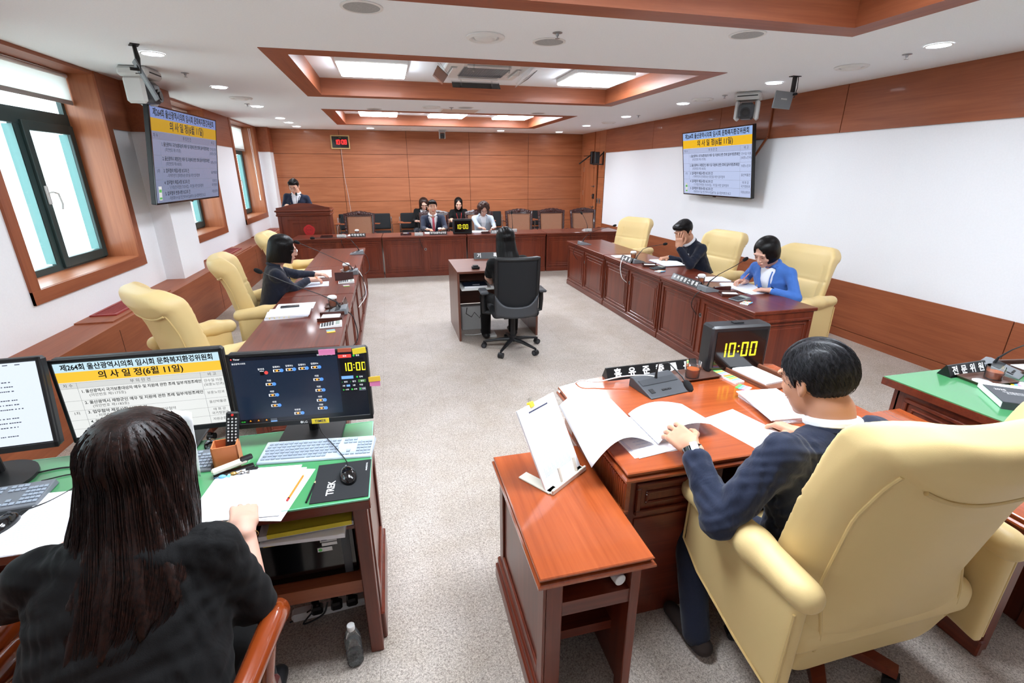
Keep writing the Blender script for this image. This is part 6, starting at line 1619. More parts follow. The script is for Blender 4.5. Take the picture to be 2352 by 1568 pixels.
def hand_sdf(s, w, d, n, side, curl=(18, 28, 20), scale=1.0, spread=0.0, thumb=0.5, point=None):
    """palm, four jointed fingers and a thumb; d = finger direction, n = where the palm faces, side +1 right hand"""
    w = np.array(w, float); d = vnorm(d); n = vnorm(np.array(n) - d * np.dot(n, d)); t = np.cross(d, n) * side
    R = basis(t, d, n); c = scale
    s.box(w + d * .048 * c, (.040 * c, .046 * c, .014 * c), .012 * c, k=.010, R=R)
    s.cap(w - d * .03, w + d * .02 * c, .024 * c, .026 * c, k=.02, flat=.75, axis=n)
    L = (.070, .079, .073, .057); O = (.030, .010, -.011, -.030)
    tips = []
    for i in range(4):
        p = w + d * (.088 - .004 * abs(i - 1)) * c + t * O[i] * c; a = 0
        cu = curl[i] if isinstance(curl[0], (list, tuple)) else curl
        sp = (1.5 - i) * spread
        dd0 = vnorm(d + t * math.tan(math.radians(sp)))
        pts = [p - d * .015 * c, p]; s.ell(p - n * .004 * c - d * .004 * c, (.0098 * c,) * 3, k=.004)
        for j, fr in enumerate((.45, .31, .24)):
            a += math.radians(cu[j]); q = dd0 * math.cos(a) + n * math.sin(a); p = p + q * L[i] * fr * c; pts.append(p)
        s.chain(pts, [.0095 * c, .0092 * c, .0082 * c, .0076 * c, .0066 * c], .003); tips.append(p)
    b = w + d * .022 * c + t * .026 * c + n * .006 * c
    u = vnorm(d * .62 + t * .70 + n * thumb); p1 = b + u * .042 * c; u2 = vnorm(d * .9 + t * .25 + n * thumb); p2 = p1 + u2 * .030 * c; p3 = p2 + vnorm(d + n * thumb * .8) * .022 * c
    s.chain([b, p1, p2, p3], [.014 * c, .0112 * c, .0100 * c, .0080 * c], .006)
    return tips, p3
def elbow_ik(S, W_, a, b, pole):
    S = np.array(S, float); W_ = np.array(W_, float); D = W_ - S; L = np.linalg.norm(D)
    if L > (a + b) * .995: W_ = S + D / L * (a + b) * .995; D = W_ - S; L = np.linalg.norm(D)
    u = D / L; x = (a * a - b * b + L * L) / (2 * L); h = math.sqrt(max(a * a - x * x, 0)); p = np.array(pole, float); p = vnorm(p - u * (p @ u))
    return S + u * x + p * h
def person(label, P, H, yaw, hy=None, hp=0, hr=0, skin=None, hair='short', hm=None, fem=False, jacket=None, shirt=None, sleeves='long',
           hands=None, poles=None, group=None, h=.011, hh=.005, vneck=None, tie=None, glasses=False, legs=True, width=1.0, collar=True, hsz=1.10, loose=0.0,
           knees=None, wristwatch=None, eyes='down', lapel=True, hair_obj=True, pin=None, uplen=.27, lowlen=.25, fat=1.0, ankles=None, shoem=None, slf=.72, slend=.90, stand=False, disp=0.0, trousers=None, cuff=True):
    skin = skin or M_skin; hm = hm or H_black; shirt = shirt or M_shirt
    P = np.array(P, float); H = np.array(H, float); ya = math.radians(yaw)
    fwd = np.array([-math.sin(ya), math.cos(ya), 0]); rt = np.array([math.cos(ya), math.sin(ya), 0])
    hya = math.radians(yaw if hy is None else hy)
    RH = np.array((Matrix.Rotation(hya, 3, 'Z') @ Matrix.Rotation(math.radians(-hp), 3, 'X') @ Matrix.Rotation(math.radians(hr), 3, 'Y')))
    N = H - RH[:, 2] * .105 * hsz - RH[:, 1] * .03; N = N - np.array([0, 0, .012]) - fwd * .020
    zt = vnorm(N - P); xt = vnorm(rt - zt * (rt @ zt)); yt = np.cross(zt, xt); RT = basis(xt, yt, zt); TL = np.linalg.norm(N - P)
    w = width * (.95 if fem else 1.06)
    def tw(x, y, z): return P + xt * x + yt * y + zt * z
    k = TL / .52
    ST = [(-.10 * k, .175 * w, .135, -.01), (0, .180 * w, .135, 0), (.13 * k, .158 * w, .118, .005), (.26 * k, .170 * w, .120, .012), (.37 * k, .180 * w, .115, .008), (.445 * k, .155 * w, .092, -.006), (.485 * k, .095 * w, .068, -.010), (.51 * k, .06, .055, -.008)]
    if loose: ST = [(z, a_ + loose * float(ss(.45 * k, .1, z)), b_ + loose * float(ss(.45 * k, .1, z)), c_) for z, a_, b_, c_ in ST]
    SHz = .425 * k; SHx = .172 * w
    Sh = {+1: tw(SHx, -.005, SHz), -1: tw(-SHx, -.005, SHz)}
    hands = hands or {}; poles = poles or {}
    # ---- skin body: head and neck, hands, bare forearms, one mesh
    parts = []
    nk = (N - H) @ RH / hsz
    hs = head_sdf(nk, fem, ears=hair in ('short', 'crop'))
    V, Q = hs.mesh(hh / hsz); parts.append((V * hsz @ RH.T + H, Q, 0))
    ex = []
    for q in (-1, 1):
        if eyes == 'open':
            ex += [((q * .031, .0868, .012), (.0125, .004, .0048), 2), ((q * .031, .0893, .012), (.0052, .003, .0046), 3), ((q * .031, .0885, .0172), (.0135, .004, .0014), 3)]
        else: ex += [((q * .031, .0862, .008), (.0125, .004, .0013), 3)]
        ex.append(((q * .031, .0925 if not fem else .0918, .036), (.0155, .0035, .0024 if not fem else .0016), 4))
    ex.append(((0, .1005, -.0535), (.019, .004, .0032), 1)); ex.append(((0, .098, -.0615), (.016, .004, .0036), 1))
    for c, r, m in ex:
        v, q = quad_ball(c, r); parts.append((v * hsz @ RH.T + H, q, m))
    sl = SDF(); el = {}; wr = {}
    for sd in (+1, -1):
        hd = hands.get(sd)
        if hd is None:
            W_ = P + fwd * .28 + rt * sd * .14 + np.array([0, 0, .12]); hd = dict(w=W_, d=fwd - rt * sd * .3, n=(0, 0, -1))
        W_ = np.array(hd['w'], float); pole = poles.get(sd, rt * sd * .5 + np.array([0, 0, -1]) - fwd * .3)
        E = elbow_ik(Sh[sd], W_, uplen * (.93 if fem else 1), lowlen * (.93 if fem else 1), pole); el[sd] = E; wr[sd] = W_
        D = W_ - Sh[sd]; mx = (uplen + lowlen) * (.93 if fem else 1) * .995
        if np.linalg.norm(D) > mx: wr[sd] = W_ = Sh[sd] + D / np.linalg.norm(D) * mx
        a = SDF(); hand_sdf(a, W_, hd['d'], hd['n'], sd, hd.get('curl', (18, 28, 20)), hd.get('scale', 1.0 if fem else 1.07), hd.get('spread', 0), hd.get('thumb', .5))
        if sleeves == 'short': a.chain([Sh[sd], E, W_], [.048, .040, .026] if fem else [.052, .044, .030], .02)
        else: a.cap(E + (W_ - E) * .6, W_, .034, .026, .015)
        V, Q = a.mesh(hd.get('h', hh)); parts.append((V, Q, 0))
    # torso and legs under the clothes, so the body is whole
    a = SDF(); a.loft([(z, rx - .025, ry - .03, yo) for z, rx, ry, yo in ST[:-1]], R=RT, org=P)
    kn = knees or ((P + fwd * .40 + rt * .12) * np.array([1, 1, 0]) + np.array([0, 0, .50]), (P + fwd * .40 - rt * .12) * np.array([1, 1, 0]) + np.array([0, 0, .50]))
    if stand: kn = (P + rt * .09 + np.array([0, 0, -.42]), P - rt * .09 + np.array([0, 0, -.42]))
    kn = [np.array(q, float) for q in kn]
    an = [np.array([q[0], q[1], .09]) + fwd * (.0 if stand else .03) for q in kn]
    if ankles: an = [np.array(q, float) for q in ankles]
    for i, sd in enumerate((1, -1)):
        hp_ = P + rt * sd * .09 - np.array([0, 0, .03]); a.cap(hp_, kn[i], .06, .045); a.cap(kn[i], an[i], .045, .032)
    V, Q = a.mesh(.018); parts.append((V, Q, 0))
    o = soft('person', parts, None, [skin, M_lips, M_eye, M_iris, M_brow])
    org = np.array(o.location); IM = T(*(-org))
    tag(o, label, 'person', group)
    # ---- clothes
    top = SDF(); top.loft(ST, R=RT, org=P, e=2.2)
    nb = tw(0, -.005, .47 * k)
    slv = {}; FT = fat
    for sd in (+1, -1):
        E, W_ = el[sd], wr[sd]
        ra = (.058, .050, .040) if jacket else (.056, .047, .034)
        if fem: ra = tuple(q * .90 for q in ra)
        ra = tuple(q * fat for q in ra)
        top.cap(tw(sd * .05, -.008, .445 * k), Sh[sd], .048, .052 * (.92 if fem else 1), k=.035)
        if sleeves == 'short':
            M1 = Sh[sd] + (E - Sh[sd]) * slf; top.cap(Sh[sd], M1, ra[0] + .004, ra[1] + .014, k=.03)
            top.cap(M1, M1 + vnorm(E - Sh[sd]) * .05, ra[1] - .012, ra[1] - .014, k=.002, sub=True) if False else None
        else:
            W2 = E + (W_ - E) * slend; top.chain([Sh[sd], E], [ra[0], ra[1]], .03); top.cap(E, W2, ra[1], ra[2], k=.02)
    if vneck:
        zl, wt = vneck   # lower end of the opening and its half width at the top
        zlo, zhi = zl * k, .50 * k
        def fv(Pt):
            q = (Pt - P) @ RT; ww = wt * (q[..., 2] - zlo) / (zhi - zlo)
            return np.maximum(np.maximum(np.abs(q[..., 0]) - ww, -(q[..., 1] - .03)), np.maximum(np.abs(q[..., 2] - (zlo + .2)) - .25, q[..., 1] - .165)) * .8
        lo = tw(0, .08, zlo + .2) - .3; hi = lo + .6
        top.fn(fv, lo, hi, .004, True)
    dsp = None
    if disp:
        ph = random.Random(sum(map(ord, label))).random() * 6
        def dsp(G):
            x, y, z = G[:, 0], G[:, 1], G[:, 2]
            return disp * (np.sin(38 * x + 9 * np.sin(14 * z + ph) + ph) * np.sin(31 * z + 7 * np.sin(17 * y)) * .6 + .5 * np.sin(75 * z + 12 * np.sin(20 * x + ph)) * np.sin(23 * y + 18 * x))
    V, Q = top.mesh(h, disp=dsp)
    jm = jacket or shirt
    jn = 'jacket' if jacket else 'blouse' if fem else 'shirt'
    soft(jn, [(V, Q, 0)], o, [jm], M=IM)
    rx = lambda z: float(np.interp(z, [q[0] for q in ST], [q[1] for q in ST])); ry = lambda z: float(np.interp(z, [q[0] for q in ST], [q[2] for q in ST])); yo = lambda z: float(np.interp(z, [q[0] for q in ST], [q[3] for q in ST]))
    def fs(x, z, off=0.0):
        u = min(abs(x) / rx(z), .97); return tuple(tw(x, yo(z) + ry(z) * (1 - u ** 2.2) ** (1 / 2.2) + off, z))
    if jacket:
        a = SDF(); a.loft([(z, max(q - .012, .02), max(r - .012, .02), y) for z, q, r, y in ST], R=RT, org=P, e=2.2)
        if not fem: a.cap(tw(0, .0, .40 * k), tw(0, -.004, .495 * k), .072, .063, k=.02)
        V, Q = a.mesh(h); soft('shirt' if not fem else 'blouse', [(V, Q, 0)], o, [shirt], M=IM)
    if vneck and lapel:
        for q in (-1, 1):
            def lp(a_, b_, q=q):
                z = zlo + (zhi - .035 * k - zlo) * b_; xe = wt * (z - zlo) / (zhi - zlo); wd = .05 * math.sin(PI * min(1, b_ * 1.15 + .05)) ** .7 * (1.0 if b_ < .72 else .7)
                return fs(q * (xe - .012 + wd * a_), z, .012 + .004 * a_)
            MB(jacket or shirt).grid(lp, 5, 14, M=IM).build('lapel', o, thick=.010)
    if collar:
        cm = shirt if not fem else (jacket or shirt)
        if not fem or collar == 'shirt':
            pts = [tuple(nb + xt * (.063 * hsz + .006) * math.sin(a_) - yt * ((.063 * hsz + .006) * math.cos(a_) - .008) + zt * (.042 + .016 * math.cos(a_))) for a_ in np.linspace(-2.95, 2.95, 25)]
            MB(shirt).tube(pts, .013, 8, M=IM, flat=1.3).build('collar', o)
        if jacket:
            pts = [tuple(nb + xt * .083 * math.sin(a_) - yt * (.080 * math.cos(a_) - .006) + zt * (.018 + .014 * math.cos(a_))) for a_ in np.linspace(-1.9, 1.9, 15)]
            MB(jacket).tube(pts, .014, 8, M=IM, flat=1.3).build('jacket_collar', o)
    if tie:
        zt1 = .455 * k; zb = max(zlo, .06)
        MB(tie).grid(lambda a_, b_: fs((a_ - .5) * (.034 + .03 * (1 - b_)), zb + (zt1 - zb) * b_, .004), 4, 12, M=IM).build('necktie', o, thick=.006)
        MB(tie).ball(.016, IM @ T(*fs(0, zt1, .004)), sc=(1, .8, 1)).build('tie_knot', o)
    if pin:
        MB(pin).ball(.008, IM @ T(*fs(.085, .33 * k, .014)), sc=(1, 1, 1)).build('lapel_pin', o)
    if cuff and sleeves == 'long' and jacket:
        for sd in (+1, -1):
            E, W_ = el[sd], wr[sd]; u = vnorm(W_ - E); c0 = E + (W_ - E) * (slend - .04)
            a = SDF(); a.cap(c0, E + (W_ - E) * (slend + .045), .034 * (.9 if fem else 1), .033 * (.9 if fem else 1)); V, Q = a.mesh(hh + .002); soft('shirt_cuff', [(V, Q, 0)], o, [shirt], M=IM)
    if legs:
        a = SDF()
        for i, sd in enumerate((1, -1)):
            hp_ = P + rt * sd * .09 - np.array([0, 0, .02]); a.cap(hp_, kn[i], .088, .066, k=.04); a.cap(kn[i], an[i] + np.array([0, 0, -.02]), .066, .056, k=.02)
        a.ell(P - np.array([0, 0, .02]), (.17, .15, .10), k=.04)
        V, Q = a.mesh(.016); soft('trousers', [(V, Q, 0)], o, [trousers or M_trous], M=IM)
        for i, sd in enumerate((1, -1)):
            a = SDF(); f0 = np.array([an[i][0], an[i][1], .045]); a.cap(f0 - fwd * .04, f0 + fwd * .15, .042, .034, k=.01, flat=.85, axis=(0, 0, 1)); a.cap(f0, f0 + np.array([0, 0, .05]), .04, .04)
            V, Q = a.mesh(.010); soft('shoe', [(V, Q, (lambda C: (C[:, 2] < .028).astype(int)) if shoem else 0)], o, [M_black if not shoem else mat('suede_brown', (44, 34, 30), .9), M_lgrey], M=IM)
    if hair_obj and hair:
        s = hair_sdf(hair); V, Q = s.mesh(min(hh, .005)); soft('hair', [(V * hsz @ RH.T + H, Q, 0)], o, [hm], M=IM)
    if glasses:
        A = IM @ Matrix([[*RH[i], H[i]] for i in range(3)] + [[0, 0, 0, 1]]) @ Matrix.Scale(hsz, 4)
        g = MB(glasses if glasses is not True else M_dgrey)
        for q in (-1, 1):
            g.tube([(q * .033 + .024 * math.cos(a_), .104, .008 + .017 * math.sin(a_)) for a_ in np.linspace(0, 2 * PI, 14)[:-1]], .0014, 5, None, A, closed=True)
            g.tube([(q * .057, .102, .012), (q * .076, .06, .012), (q * .078, .0, .008)], .0014, 5, None, A)
        g.tube([(-.009, .106, .010), (.009, .106, .010)], .0014, 5, None, A); g.build('glasses', o)
    return o, dict(org=org, el=el, wr=wr, N=N, P=P, RT=RT, RH=RH, H=H, tw=tw, fs=fs, k=k, Sh=Sh, IM=IM, xt=xt, yt=yt, zt=zt)
def strands(o, info, gen, n, m, r=.0011, name='loose_hair', seed=1):
    """many fine tapering strands as one mesh"""
    rnd = random.Random(seed); mb = MB(m); mb.M = info['IM']
    for i in range(n):
        p = gen(rnd)
        N = len(p); mb.tube(p, [r * (1 - .75 * (j / (N - 1)) ** 2) for j in range(N)], 4)
    return mb.build(name, o, smooth=60)

# --- the far side of the room
PB = lambda x, y, z: np.array([x, y, z])
# man at the lectern
person('man in navy suit standing behind the lectern reading, white shirt without tie', (-1.80, 10.66, .92), (-1.76, 10.52, 1.575), 180 - 4, hp=24, hy=172, skin=M_skin, hair='short', jacket=M_navy, vneck=(.16, .10), glasses=True,
       stand=True, hands={1: dict(w=(-1.92, 10.42, 1.23), d=(.2, -1, -.1), n=(0, 0, -1)), -1: dict(w=(-1.60, 10.42, 1.23), d=(-.2, -1, -.1), n=(0, 0, -1))}, pin=M_gold, legs=True)
# red tie man
person('man in navy suit with rose red tie seated behind the front desks', (.87, 10.27, .50), (.855, 10.10, 1.175), 180, hp=2, skin=M_skin, hair='short', jacket=M_navy, vneck=(.06, .10), tie=M_tie, eyes='open',
       hands={1: dict(w=(.70, 9.74, .775), d=(.6, -.6, .0), n=(0, 0, -1), curl=(40, 50, 30)), -1: dict(w=(1.02, 9.74, .775), d=(-.6, -.6, .0), n=(0, 0, -1), curl=(40, 50, 30))}, pin=M_red, width=1.05)
# woman in grey jacket
person('woman in light grey jacket looking down, short brown hair and glasses', (1.90, 10.30, .48), (1.895, 10.06, 1.12), 178, hp=30, skin=M_skinf, hair='curly', hm=H_curl, fem=True, jacket=M_greyj, vneck=(.08, .09), glasses=M_chrome,
       hands={1: dict(w=(1.76, 9.72, .775), d=(.5, -.7, 0), n=(0, 0, -1)), -1: dict(w=(2.06, 9.72, .775), d=(-.5, -.7, 0), n=(0, 0, -1))}, pin=M_red, width=1.08)
# two assistants by the wall
person('woman in black jacket and white top, partly hidden behind the red tie man', (.72, 12.20, .50), (.82, 12.06, 1.12), 184, hp=30, skin=M_skinf, hair='bob', hm=H_brown, fem=True, jacket=M_blk, vneck=(.10, .08), lapel=False,
       hands={1: dict(w=(.62, 11.86, .74), d=(.9, -.3, 0), n=(0, 0, -1)), -1: dict(w=(.98, 11.86, .74), d=(-.4, -1, 0), n=(0, 0, -1))}, glasses=True)
o, inf = person('young woman in black shirt with long black hair writing notes by the wall', (1.68, 12.20, .50), (1.65, 12.02, 1.12), 176, hp=24, skin=M_skinf, hair='long', fem=True, jacket=None, shirt=M_blk, sleeves='short', collar=False,
       hands={1: dict(w=(1.44, 11.82, .77), d=(.1, -1, -.1), n=(.3, 0, -1), curl=(35, 40, 25)), -1: dict(w=(1.80, 11.80, .73), d=(-1, -.4, 0), n=(0, 0, -1))})
lan = MB(M_red); lan.M = inf['IM']
for q in (-1, 1): lan.tube([inf['fs'](q * (.06 - .05 * a_), .42 - .36 * a_, .006) for a_ in np.linspace(0, 1, 8)], .004, 5)
lan.build('lanyard', o)

# --- right bench
o, inf = person('man in navy jacket covering his eyes with one hand at the right desks', (3.84, 5.24, .50), (3.43, 5.21, 1.165), 97, hy=110, hp=28, skin=M_skint, hair='short', jacket=M_navy2, shirt=M_shirt, vneck=(.05, .07),
       hands={-1: dict(w=(3.30, 5.07, 1.005), d=(.03, .16, 1), n=(.8, .55, -.2), curl=(6, 12, 8), spread=7, thumb=.1, h=.0042), 1: dict(w=(3.50, 5.60, .785), d=(-1, .1, -.1), n=(0, 0, -1), curl=(45, 40, 20))},
       poles={-1: (.4, -.5, -1)}, h=.0095, hh=.0042, disp=.004, eyes='down')
o, inf = person('woman in bright blue jacket writing with an orange pencil', (3.82, 3.96, .48), (3.455, 3.86, 1.125), 104, hp=34, hr=-4, skin=M_skinf, hair='bobpart', fem=True, jacket=M_blueb, vneck=(.10, .085), width=1.12,
       hands={1: dict(w=(3.47, 4.10, .79), d=(-1, .0, .1), n=(-.1, -.5, -.8), curl=(35, 45, 30), h=.004), -1: dict(w=(3.49, 3.76, .775), d=(-.75, .65, 0), n=(0, 0, -1), curl=(12, 18, 12), h=.004)},
       poles={-1: (.3, -.8, -.6), 1: (.2, .8, -.7)}, h=.0095, hh=.0042, disp=.003, pin=M_gold, collar=True)
wt_ = MB(M_blackg, M_whitep); wt_.M = inf['IM']; _w = inf['wr'][-1]; _e = inf['el'][-1]; _u = vnorm(_w - _e)
Aw = Matrix([[*basis(vnorm(np.cross(_u, (0, 0, 1))), _u, np.cross(vnorm(np.cross(_u, (0, 0, 1))), _u))[i], (_w - _u * .012)[i]] for i in range(3)] + [[0, 0, 0, 1]])
wt_.lathe([(.030, -.010), (.032, -.010), (.032, .010), (.030, .010)], 20, M_whitep, Aw @ RX(90), cap=False); wt_.box(-.018, .018, -.018, .018, .026, .034, M_blackg, Aw, .004); wt_.build('watch', o)

# --- left bench
o, inf = person('woman in dark navy jacket with black bob and glasses at the left desks', (-1.22, 5.02, .48), (-1.025, 5.08, 1.135), -76, hp=16, skin=M_skinf, hair='bob', fem=True, jacket=M_navy2, vneck=(.10, .07), width=1.1, glasses=M_chrome,
       hands={1: dict(w=(-.86, 5.22, .80), d=(1, .25, 0), n=(.1, .2, -1), curl=(30, 40, 25), h=.004), -1: dict(w=(-.84, 5.56, .785), d=(.9, -.25, 0), n=(0, 0, -1), curl=(12, 20, 12), h=.0045)},
       poles={1: (-.3, -.6, -.9)}, h=.0095, hh=.0042, disp=.003, lapel=True)

# --- recorder, seen from behind
o, inf = person('recorder woman seen from behind with long straight black hair and black top', (1.20, 4.90, .50), (1.165, 4.98, 1.17), 2, hp=8, skin=M_skinf, hair='crop', fem=True, shirt=M_blk, sleeves='short', collar=False,
       hands={1: dict(w=(1.32, 5.28, .66), d=(-.2, 1, 0), n=(0, 0, -1)), -1: dict(w=(1.06, 5.28, .66), d=(.2, 1, 0), n=(0, 0, -1))}, poles={1: (.8, -.2, -1), -1: (-.8, -.2, -1)}, h=.010, hh=.005, width=1.05, disp=.003, trousers=M_blk,
       knees=((1.33, 5.26, .50), (.99, 5.22, .50)), hair_obj=False)
a = SDF(); Hh = inf['H']
def f(P_):
    q = P_ - Hh; x, y, z = q[..., 0], q[..., 1], q[..., 2]
    wv = np.interp(z, [-.40, -.30, -.15, 0, .05], [.175, .150, .118, .102, .100]); cx = np.interp(z, [-.4, -.25, -.1, 0], [.045, .02, .0, 0])
    yc = np.interp(z, [-.40, -.25, -.1, 0], [-.15, -.14, -.06, -.02]); dv = np.interp(z, [-.40, -.25, -.1, 0, .05], [.045, .055, .095, .118, .120])
    zz = np.maximum(z - .034, 0) / .108
    k_ = np.sqrt(((x - cx) / wv) ** 2 + ((y - yc) / dv) ** 2 + zz ** 2); d = (k_ - 1) * np.minimum(wv, dv) * .9
    d = np.maximum(d, (-.36 + .03 * np.sin(25 * x) + .02 * np.sin(61 * x + 1)) - z); d = np.maximum(d, -(np.maximum(np.abs(x) - .06, .02 - y)))
    return d + .0010 * np.sin(150 * x + 10 * z) + .0010 * np.sin(330 * x + 20 * z)
a.fn(f, Hh + np.array([-.21, -.18, -.44]), Hh + np.array([.23, .12, .14]), 0); V, Q = a.mesh(.006); soft('hair', [(V, Q, 0)], o, [H_black], M=inf['IM'])

# --- woman in the foreground seen from behind
H_warm = hair_mat('warm_dark_brown_hair', (13, 8, 7), (44, 24, 18), .34)
W1H = np.array([-.695, 1.30, 1.135])
o, inf = person('woman seen from behind at lower left with long dark brown hair and black blouse', (-.70, .90, .50), W1H, -3, hp=26, skin=M_skinf, hair='crop', fem=True, shirt=M_blk, sleeves='short', collar=False,
       hands={1: dict(w=(-.505, 1.345, .838), d=(-.25, .97, -.02), n=(-.15, -.05, -1), curl=(20, 42, 25), thumb=.45, spread=2, h=.003), -1: dict(w=(-.98, 1.48, .80), d=(.1, 1, 0), n=(0, 0, -1))}, poles={1: (.25, -.5, -1), -1: (-1, -.3, -.8)}, loose=.045, slf=.92, fat=1.12,
       h=.0075, hh=.005, width=1.20, disp=.0045, trousers=M_blk, hair_obj=False, uplen=.28, lowlen=.25)
W1 = inf; Hh = inf['H']
def hairw(q):
    x, y, z = q[..., 0], q[..., 1], q[..., 2]
    zz = np.maximum(z - .03, 0) / .108
    xl = np.interp(z, [-.52, -.36, -.2, -.12, 0, .05], [-.07, -.095, -.118, -.128, -.120, -.118]); xr = np.interp(z, [-.52, -.38, -.25, -.17, -.08, 0, .05], [.02, .05, .15, .165, .135, .122, .118])
    cx = (xl + xr) / 2; wv = (xr - xl) / 2
    yc = np.interp(z, [-.52, -.4, -.3, -.2, -.1, 0], [-.46, -.375, -.315, -.215, -.09, -.012]); dv = np.interp(z, [-.52, -.4, -.3, -.2, -.1, 0, .05], [.03, .035, .045, .075, .110, .135, .135])
    k_ = np.sqrt(((x - cx) / wv) ** 2 + ((y - yc) / dv) ** 2 + zz ** 2)
    return k_, wv, dv
def f(P_):
    q = P_ - Hh; x, y, z = q[..., 0], q[..., 1], q[..., 2]
    k_, wv, dv = hairw(q); d = (k_ - 1) * np.minimum(wv, dv) * .9
    bot = np.interp(x, [-.2, -.12, 0, .06, .12, .2], [-.30, -.32, -.31, -.27, -.25, -.24]); d = np.maximum(d, bot + .010 * np.sin(60 * x) + .006 * np.sin(143 * x) - z)
    an_ = np.arctan2(x, -(y + .0))
    return d + (.0026 * np.sin(26 * an_ + 8 * z) + .0018 * np.sin(61 * an_ - 12 * z) + .001 * np.sin(140 * an_)) * (.25 + .75 * ss(.13, .02, z))
a = SDF(); a.fn(f, Hh + np.array([-.23, -.56, -.56]), Hh + np.array([.21, .16, .17]), 0); V, Q = a.mesh(.0055); soft('hair', [(V, Q, 0)], o, [H_warm], M=inf['IM'])
def gen(rnd):
    an_ = rnd.uniform(-2.4, 2.4); z0 = rnd.uniform(.02, .125) ; off = rnd.uniform(-.002, .004); pts = []
    zb_ = -.26 if an_ > .5 else -.36; zb_ += rnd.uniform(-.07, .03); wob = rnd.uniform(-1, 1)
    for j in range(14):
        z = z0 + (zb_ - z0) * (j / 13) ** 1.1
        q = np.array([0., 0., z]); _, wv, dv = hairw(q)
        zz = max(z - .03, 0) / .108; s_ = math.sqrt(max(1 - zz * zz, 0)); 
        xl = np.interp(z, [-.52, -.36, -.2, -.12, 0, .05], [-.07, -.095, -.118, -.128, -.120, -.118]); xr = np.interp(z, [-.52, -.38, -.25, -.17, -.08, 0, .05], [.02, .05, .15, .165, .135, .122, .118])
        yc = np.interp(z, [-.52, -.4, -.3, -.2, -.1, 0], [-.46, -.375, -.315, -.215, -.09, -.012])
        r_ = s_ * (1 + off * 8); fl = .004 * wob * math.sin(j * .7)
        pts.append(tuple(Hh + np.array([(xl + xr) / 2 + (wv * r_ + fl) * math.sin(an_), yc - dv * r_ * math.cos(an_), z])))
    return pts
strands(o, inf, gen, 520, H_warm, .0011, 'hair_strands', 4)
br = MB(M_gold, M_dgrey); br.M = inf['IM']; _w = inf['wr'][1]; _e = inf['el'][1]; _u = vnorm(_w - _e); _x = vnorm(np.cross(_u, (0, 0, 1))); _z = np.cross(_x, _u)
_c = _w - _u * .035
br.tube([tuple(_c + (_x * math.cos(a_) + _z * math.sin(a_) * .86) * .034 + _u * .004 * math.sin(a_ * 2)) for a_ in np.linspace(0, 2 * PI, 22)[:-1]], .0012, 6, closed=True); br.ball(.0050, T(*(_c + _z * .031)), M_dgrey); br.build('bracelet', o)

# --- chairman, seen from behind in three-quarter view
CHH = np.array([1.445, 1.27, 1.14])
o, inf = person('chairman in navy suit seen from behind in the large cream chair', (1.44, 1.12, .52), CHH, 8, hy=12, hp=20, hr=-2, skin=M_skint, hair='crop', hm=H_grey, jacket=M_navy, vneck=(.2, .06), lapel=False,
       hands={-1: dict(w=(1.055, 1.385, .855), d=(-.12, .95, .05), n=(.55, .1, -.85), curl=(14, 26, 18), thumb=.55, spread=3, h=.0032, scale=1.14), 1: dict(w=(1.62, 1.44, .80), d=(-.35, .9, 0), n=(-.3, 0, -1), curl=(35, 45, 25), h=.0045)},
       poles={-1: (-.5, -.5, -1), 1: (.8, -.4, -1)}, h=.007, hh=.004, disp=.006, width=1.28, fat=1.25, slend=.80, ankles=((1.60, 1.45, .09), (1.08, 1.22, .09)), shoem='sneaker', hair_obj=False, uplen=.32, lowlen=.28, hsz=1.14, knees=((1.58, 1.52, .50), (1.16, 1.50, .50)), trousers=M_navy2)
CI = inf
def f(P_):
    q = (P_ - inf['H']) @ inf['RH']; x, y, z = q[..., 0], q[..., 1], q[..., 2]
    q = q / 1.14; x, y, z = q[..., 0], q[..., 1], q[..., 2]; g = (q - np.array([0, -.018, .036])) / np.array([.089, .111, .102]); d = (np.sqrt((g ** 2).sum(-1)) - 1) * .085
    zl = np.interp(y, [-.12, -.06, -.04, -.022, .0, .012, .022, .034, .06, .09, .12], [-.102, -.098, -.072, -.022, .018, .012, -.018, .02, .052, .070, .08])
    an_ = np.arctan2(x, -y)
    d += .0016 * np.sin(44 * an_ + 24 * z) * ss(.12, .06, z) + .0016 * np.sin(170 * x + 60 * y) * ss(.06, .10, z)
    return np.maximum(d, (zl - z + .003 * np.sin(150 * x) + .002 * np.sin(260 * y)) * .8)
a = SDF(); a.fn(f, CHH - .17, CHH + .17, 0); V, Q = a.mesh(.004); soft('hair', [(V, Q, 0)], o, [H_grey], M=inf['IM'])
def gen(rnd):
    an_ = rnd.uniform(-2.5, 2.5); el_ = rnd.uniform(-.45, 1.35); pts = []
    ll = rnd.uniform(.25, .55)
    for j in range(6):
        e = el_ - ll * j / 5; a_ = an_ + .25 * (j / 5) * rnd.uniform(.5, 1)
        r_ = 1.012 + .02 * (j / 5) * rnd.random()
        p = np.array([0, -.018, .034]) + np.array([.089 * math.cos(e) * math.sin(a_), -.111 * math.cos(e) * math.cos(a_), .102 * math.sin(e)]) * r_
        pts.append(p)
    y = pts[-1][1]; zl = np.interp(y, [-.12, -.06, -.04, -.022, .0, .012, .022, .034, .06, .09, .12], [-.102, -.098, -.072, -.022, .018, .012, -.018, .02, .052, .070, .08])
    if pts[-1][2] < zl: return [tuple(inf['RH'] @ (p * 1.14) + inf['H']) for p in pts[:2]]
    return [tuple(inf['RH'] @ (p * 1.14) + inf['H']) for p in pts]
strands(o, inf, gen, 900, H_grey, .0009, 'hair_strands', 7)
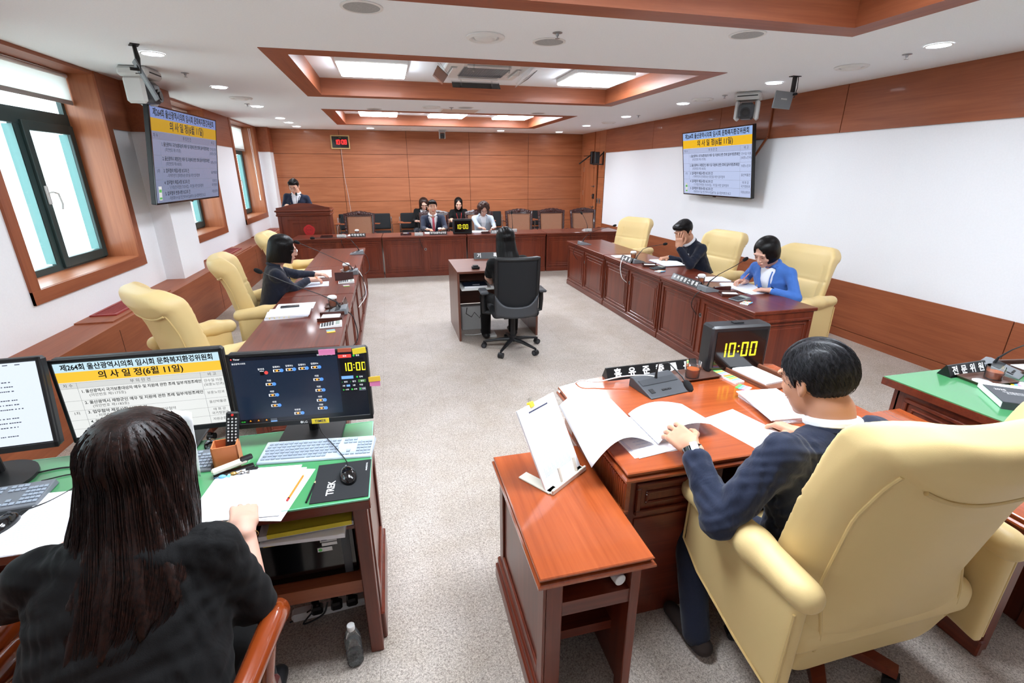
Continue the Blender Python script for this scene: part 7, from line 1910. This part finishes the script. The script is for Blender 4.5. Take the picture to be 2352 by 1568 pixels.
wt_ = MB(M_chrome, M_blackg, mat('watch_dial', (206, 208, 204), .25)); wt_.M = inf['IM']; _w = inf['wr'][-1]; _e = inf['el'][-1]; _u = vnorm(_w - _e); _zz = vnorm(np.array([-.25, -.2, 1]) - _u * np.dot([-.25, -.2, 1], _u)); _x = np.cross(_u, _zz)
Aw = Matrix([[*basis(_x, _u, _zz)[i], (_w - _u * .016)[i]] for i in range(3)] + [[0, 0, 0, 1]])
wt_.lathe([(.036, -.009), (.0385, -.009), (.0385, .009), (.036, .009)], 28, M_blackg, Aw @ RX(90), cap=False); wt_.box(-.015, .015, -.019, .019, .034, .043, M_chrome, Aw, .003); wt_.box(-.012, .012, -.016, .016, .043, .0436, MATS['watch_dial'], Aw); wt_.build('watch', o)
# ================================================================== sub-parts: hang each small piece under the part that carries it
NEST = {'caster': 'base_arm', 'top_piping': 'backrest', 'side_piping': 'backrest', 'arm_piping': 'arm_panel', 'window_handle': 'window_sash',
        'door_handle': 'door_panel', 'door_lock': 'door_panel', 'door_hinge': 'door_frame', 'energy_sticker': 'casing', 'yellow_label': 'casing', 'sticky_note': 'casing', 'maker_badge': 'bezel',
        'lapel': 'jacket', 'jacket_collar': 'jacket', 'lapel_pin': 'jacket', 'tie_knot': 'necktie', 'hair_strands': 'hair', 'lettering': 'sign_body', 'stud_trim': 'back_pad',
        'cable_grommet': 'desk_body', 'emblem': 'lectern_body', 'front_moulding': 'lectern_body', 'arm_pad': 'arm_support', 'foam_head': 'gooseneck', 'button_panel': 'base', 'speaker_grille': 'base',
        'keys': 'body', 'display': 'body', 'buttons': 'body', 'scroll_wheel': 'shell', 'lens': 'camera_head', 'digits': 'front_glass', 'carved_crest': 'back_frame', 'bottom_rail': 'blind_fabric',
        'reeded_frieze': 'desk_body', 'sticker': 'case_body', 'side_strip': 'case_body', 'plug': 'strip_body'}
def _base(n): return n.rsplit('.', 1)[0] if n[-3:].isdigit() else n
def _ctr(o):
    b = [Vector(c) for c in o.bound_box]; return sum(b, Vector()) / 8
for root in [o for o in list(COL.objects) if o.parent is None]:
    kids = list(root.children)
    if not kids: continue
    for c in kids:
        b = _base(c.name)
        if b not in NEST: continue
        tgt = NEST[b]
        cand = [k for k in kids if _base(k.name) in (tgt, {'casing': 'case_body', 'front_glass': 'clock_face', 'jacket': 'blouse'}.get(tgt, tgt)) and k is not c]
        if not cand: continue
        k = min(cand, key=lambda q: (_ctr(q) - _ctr(c)).length)
        c.parent = k
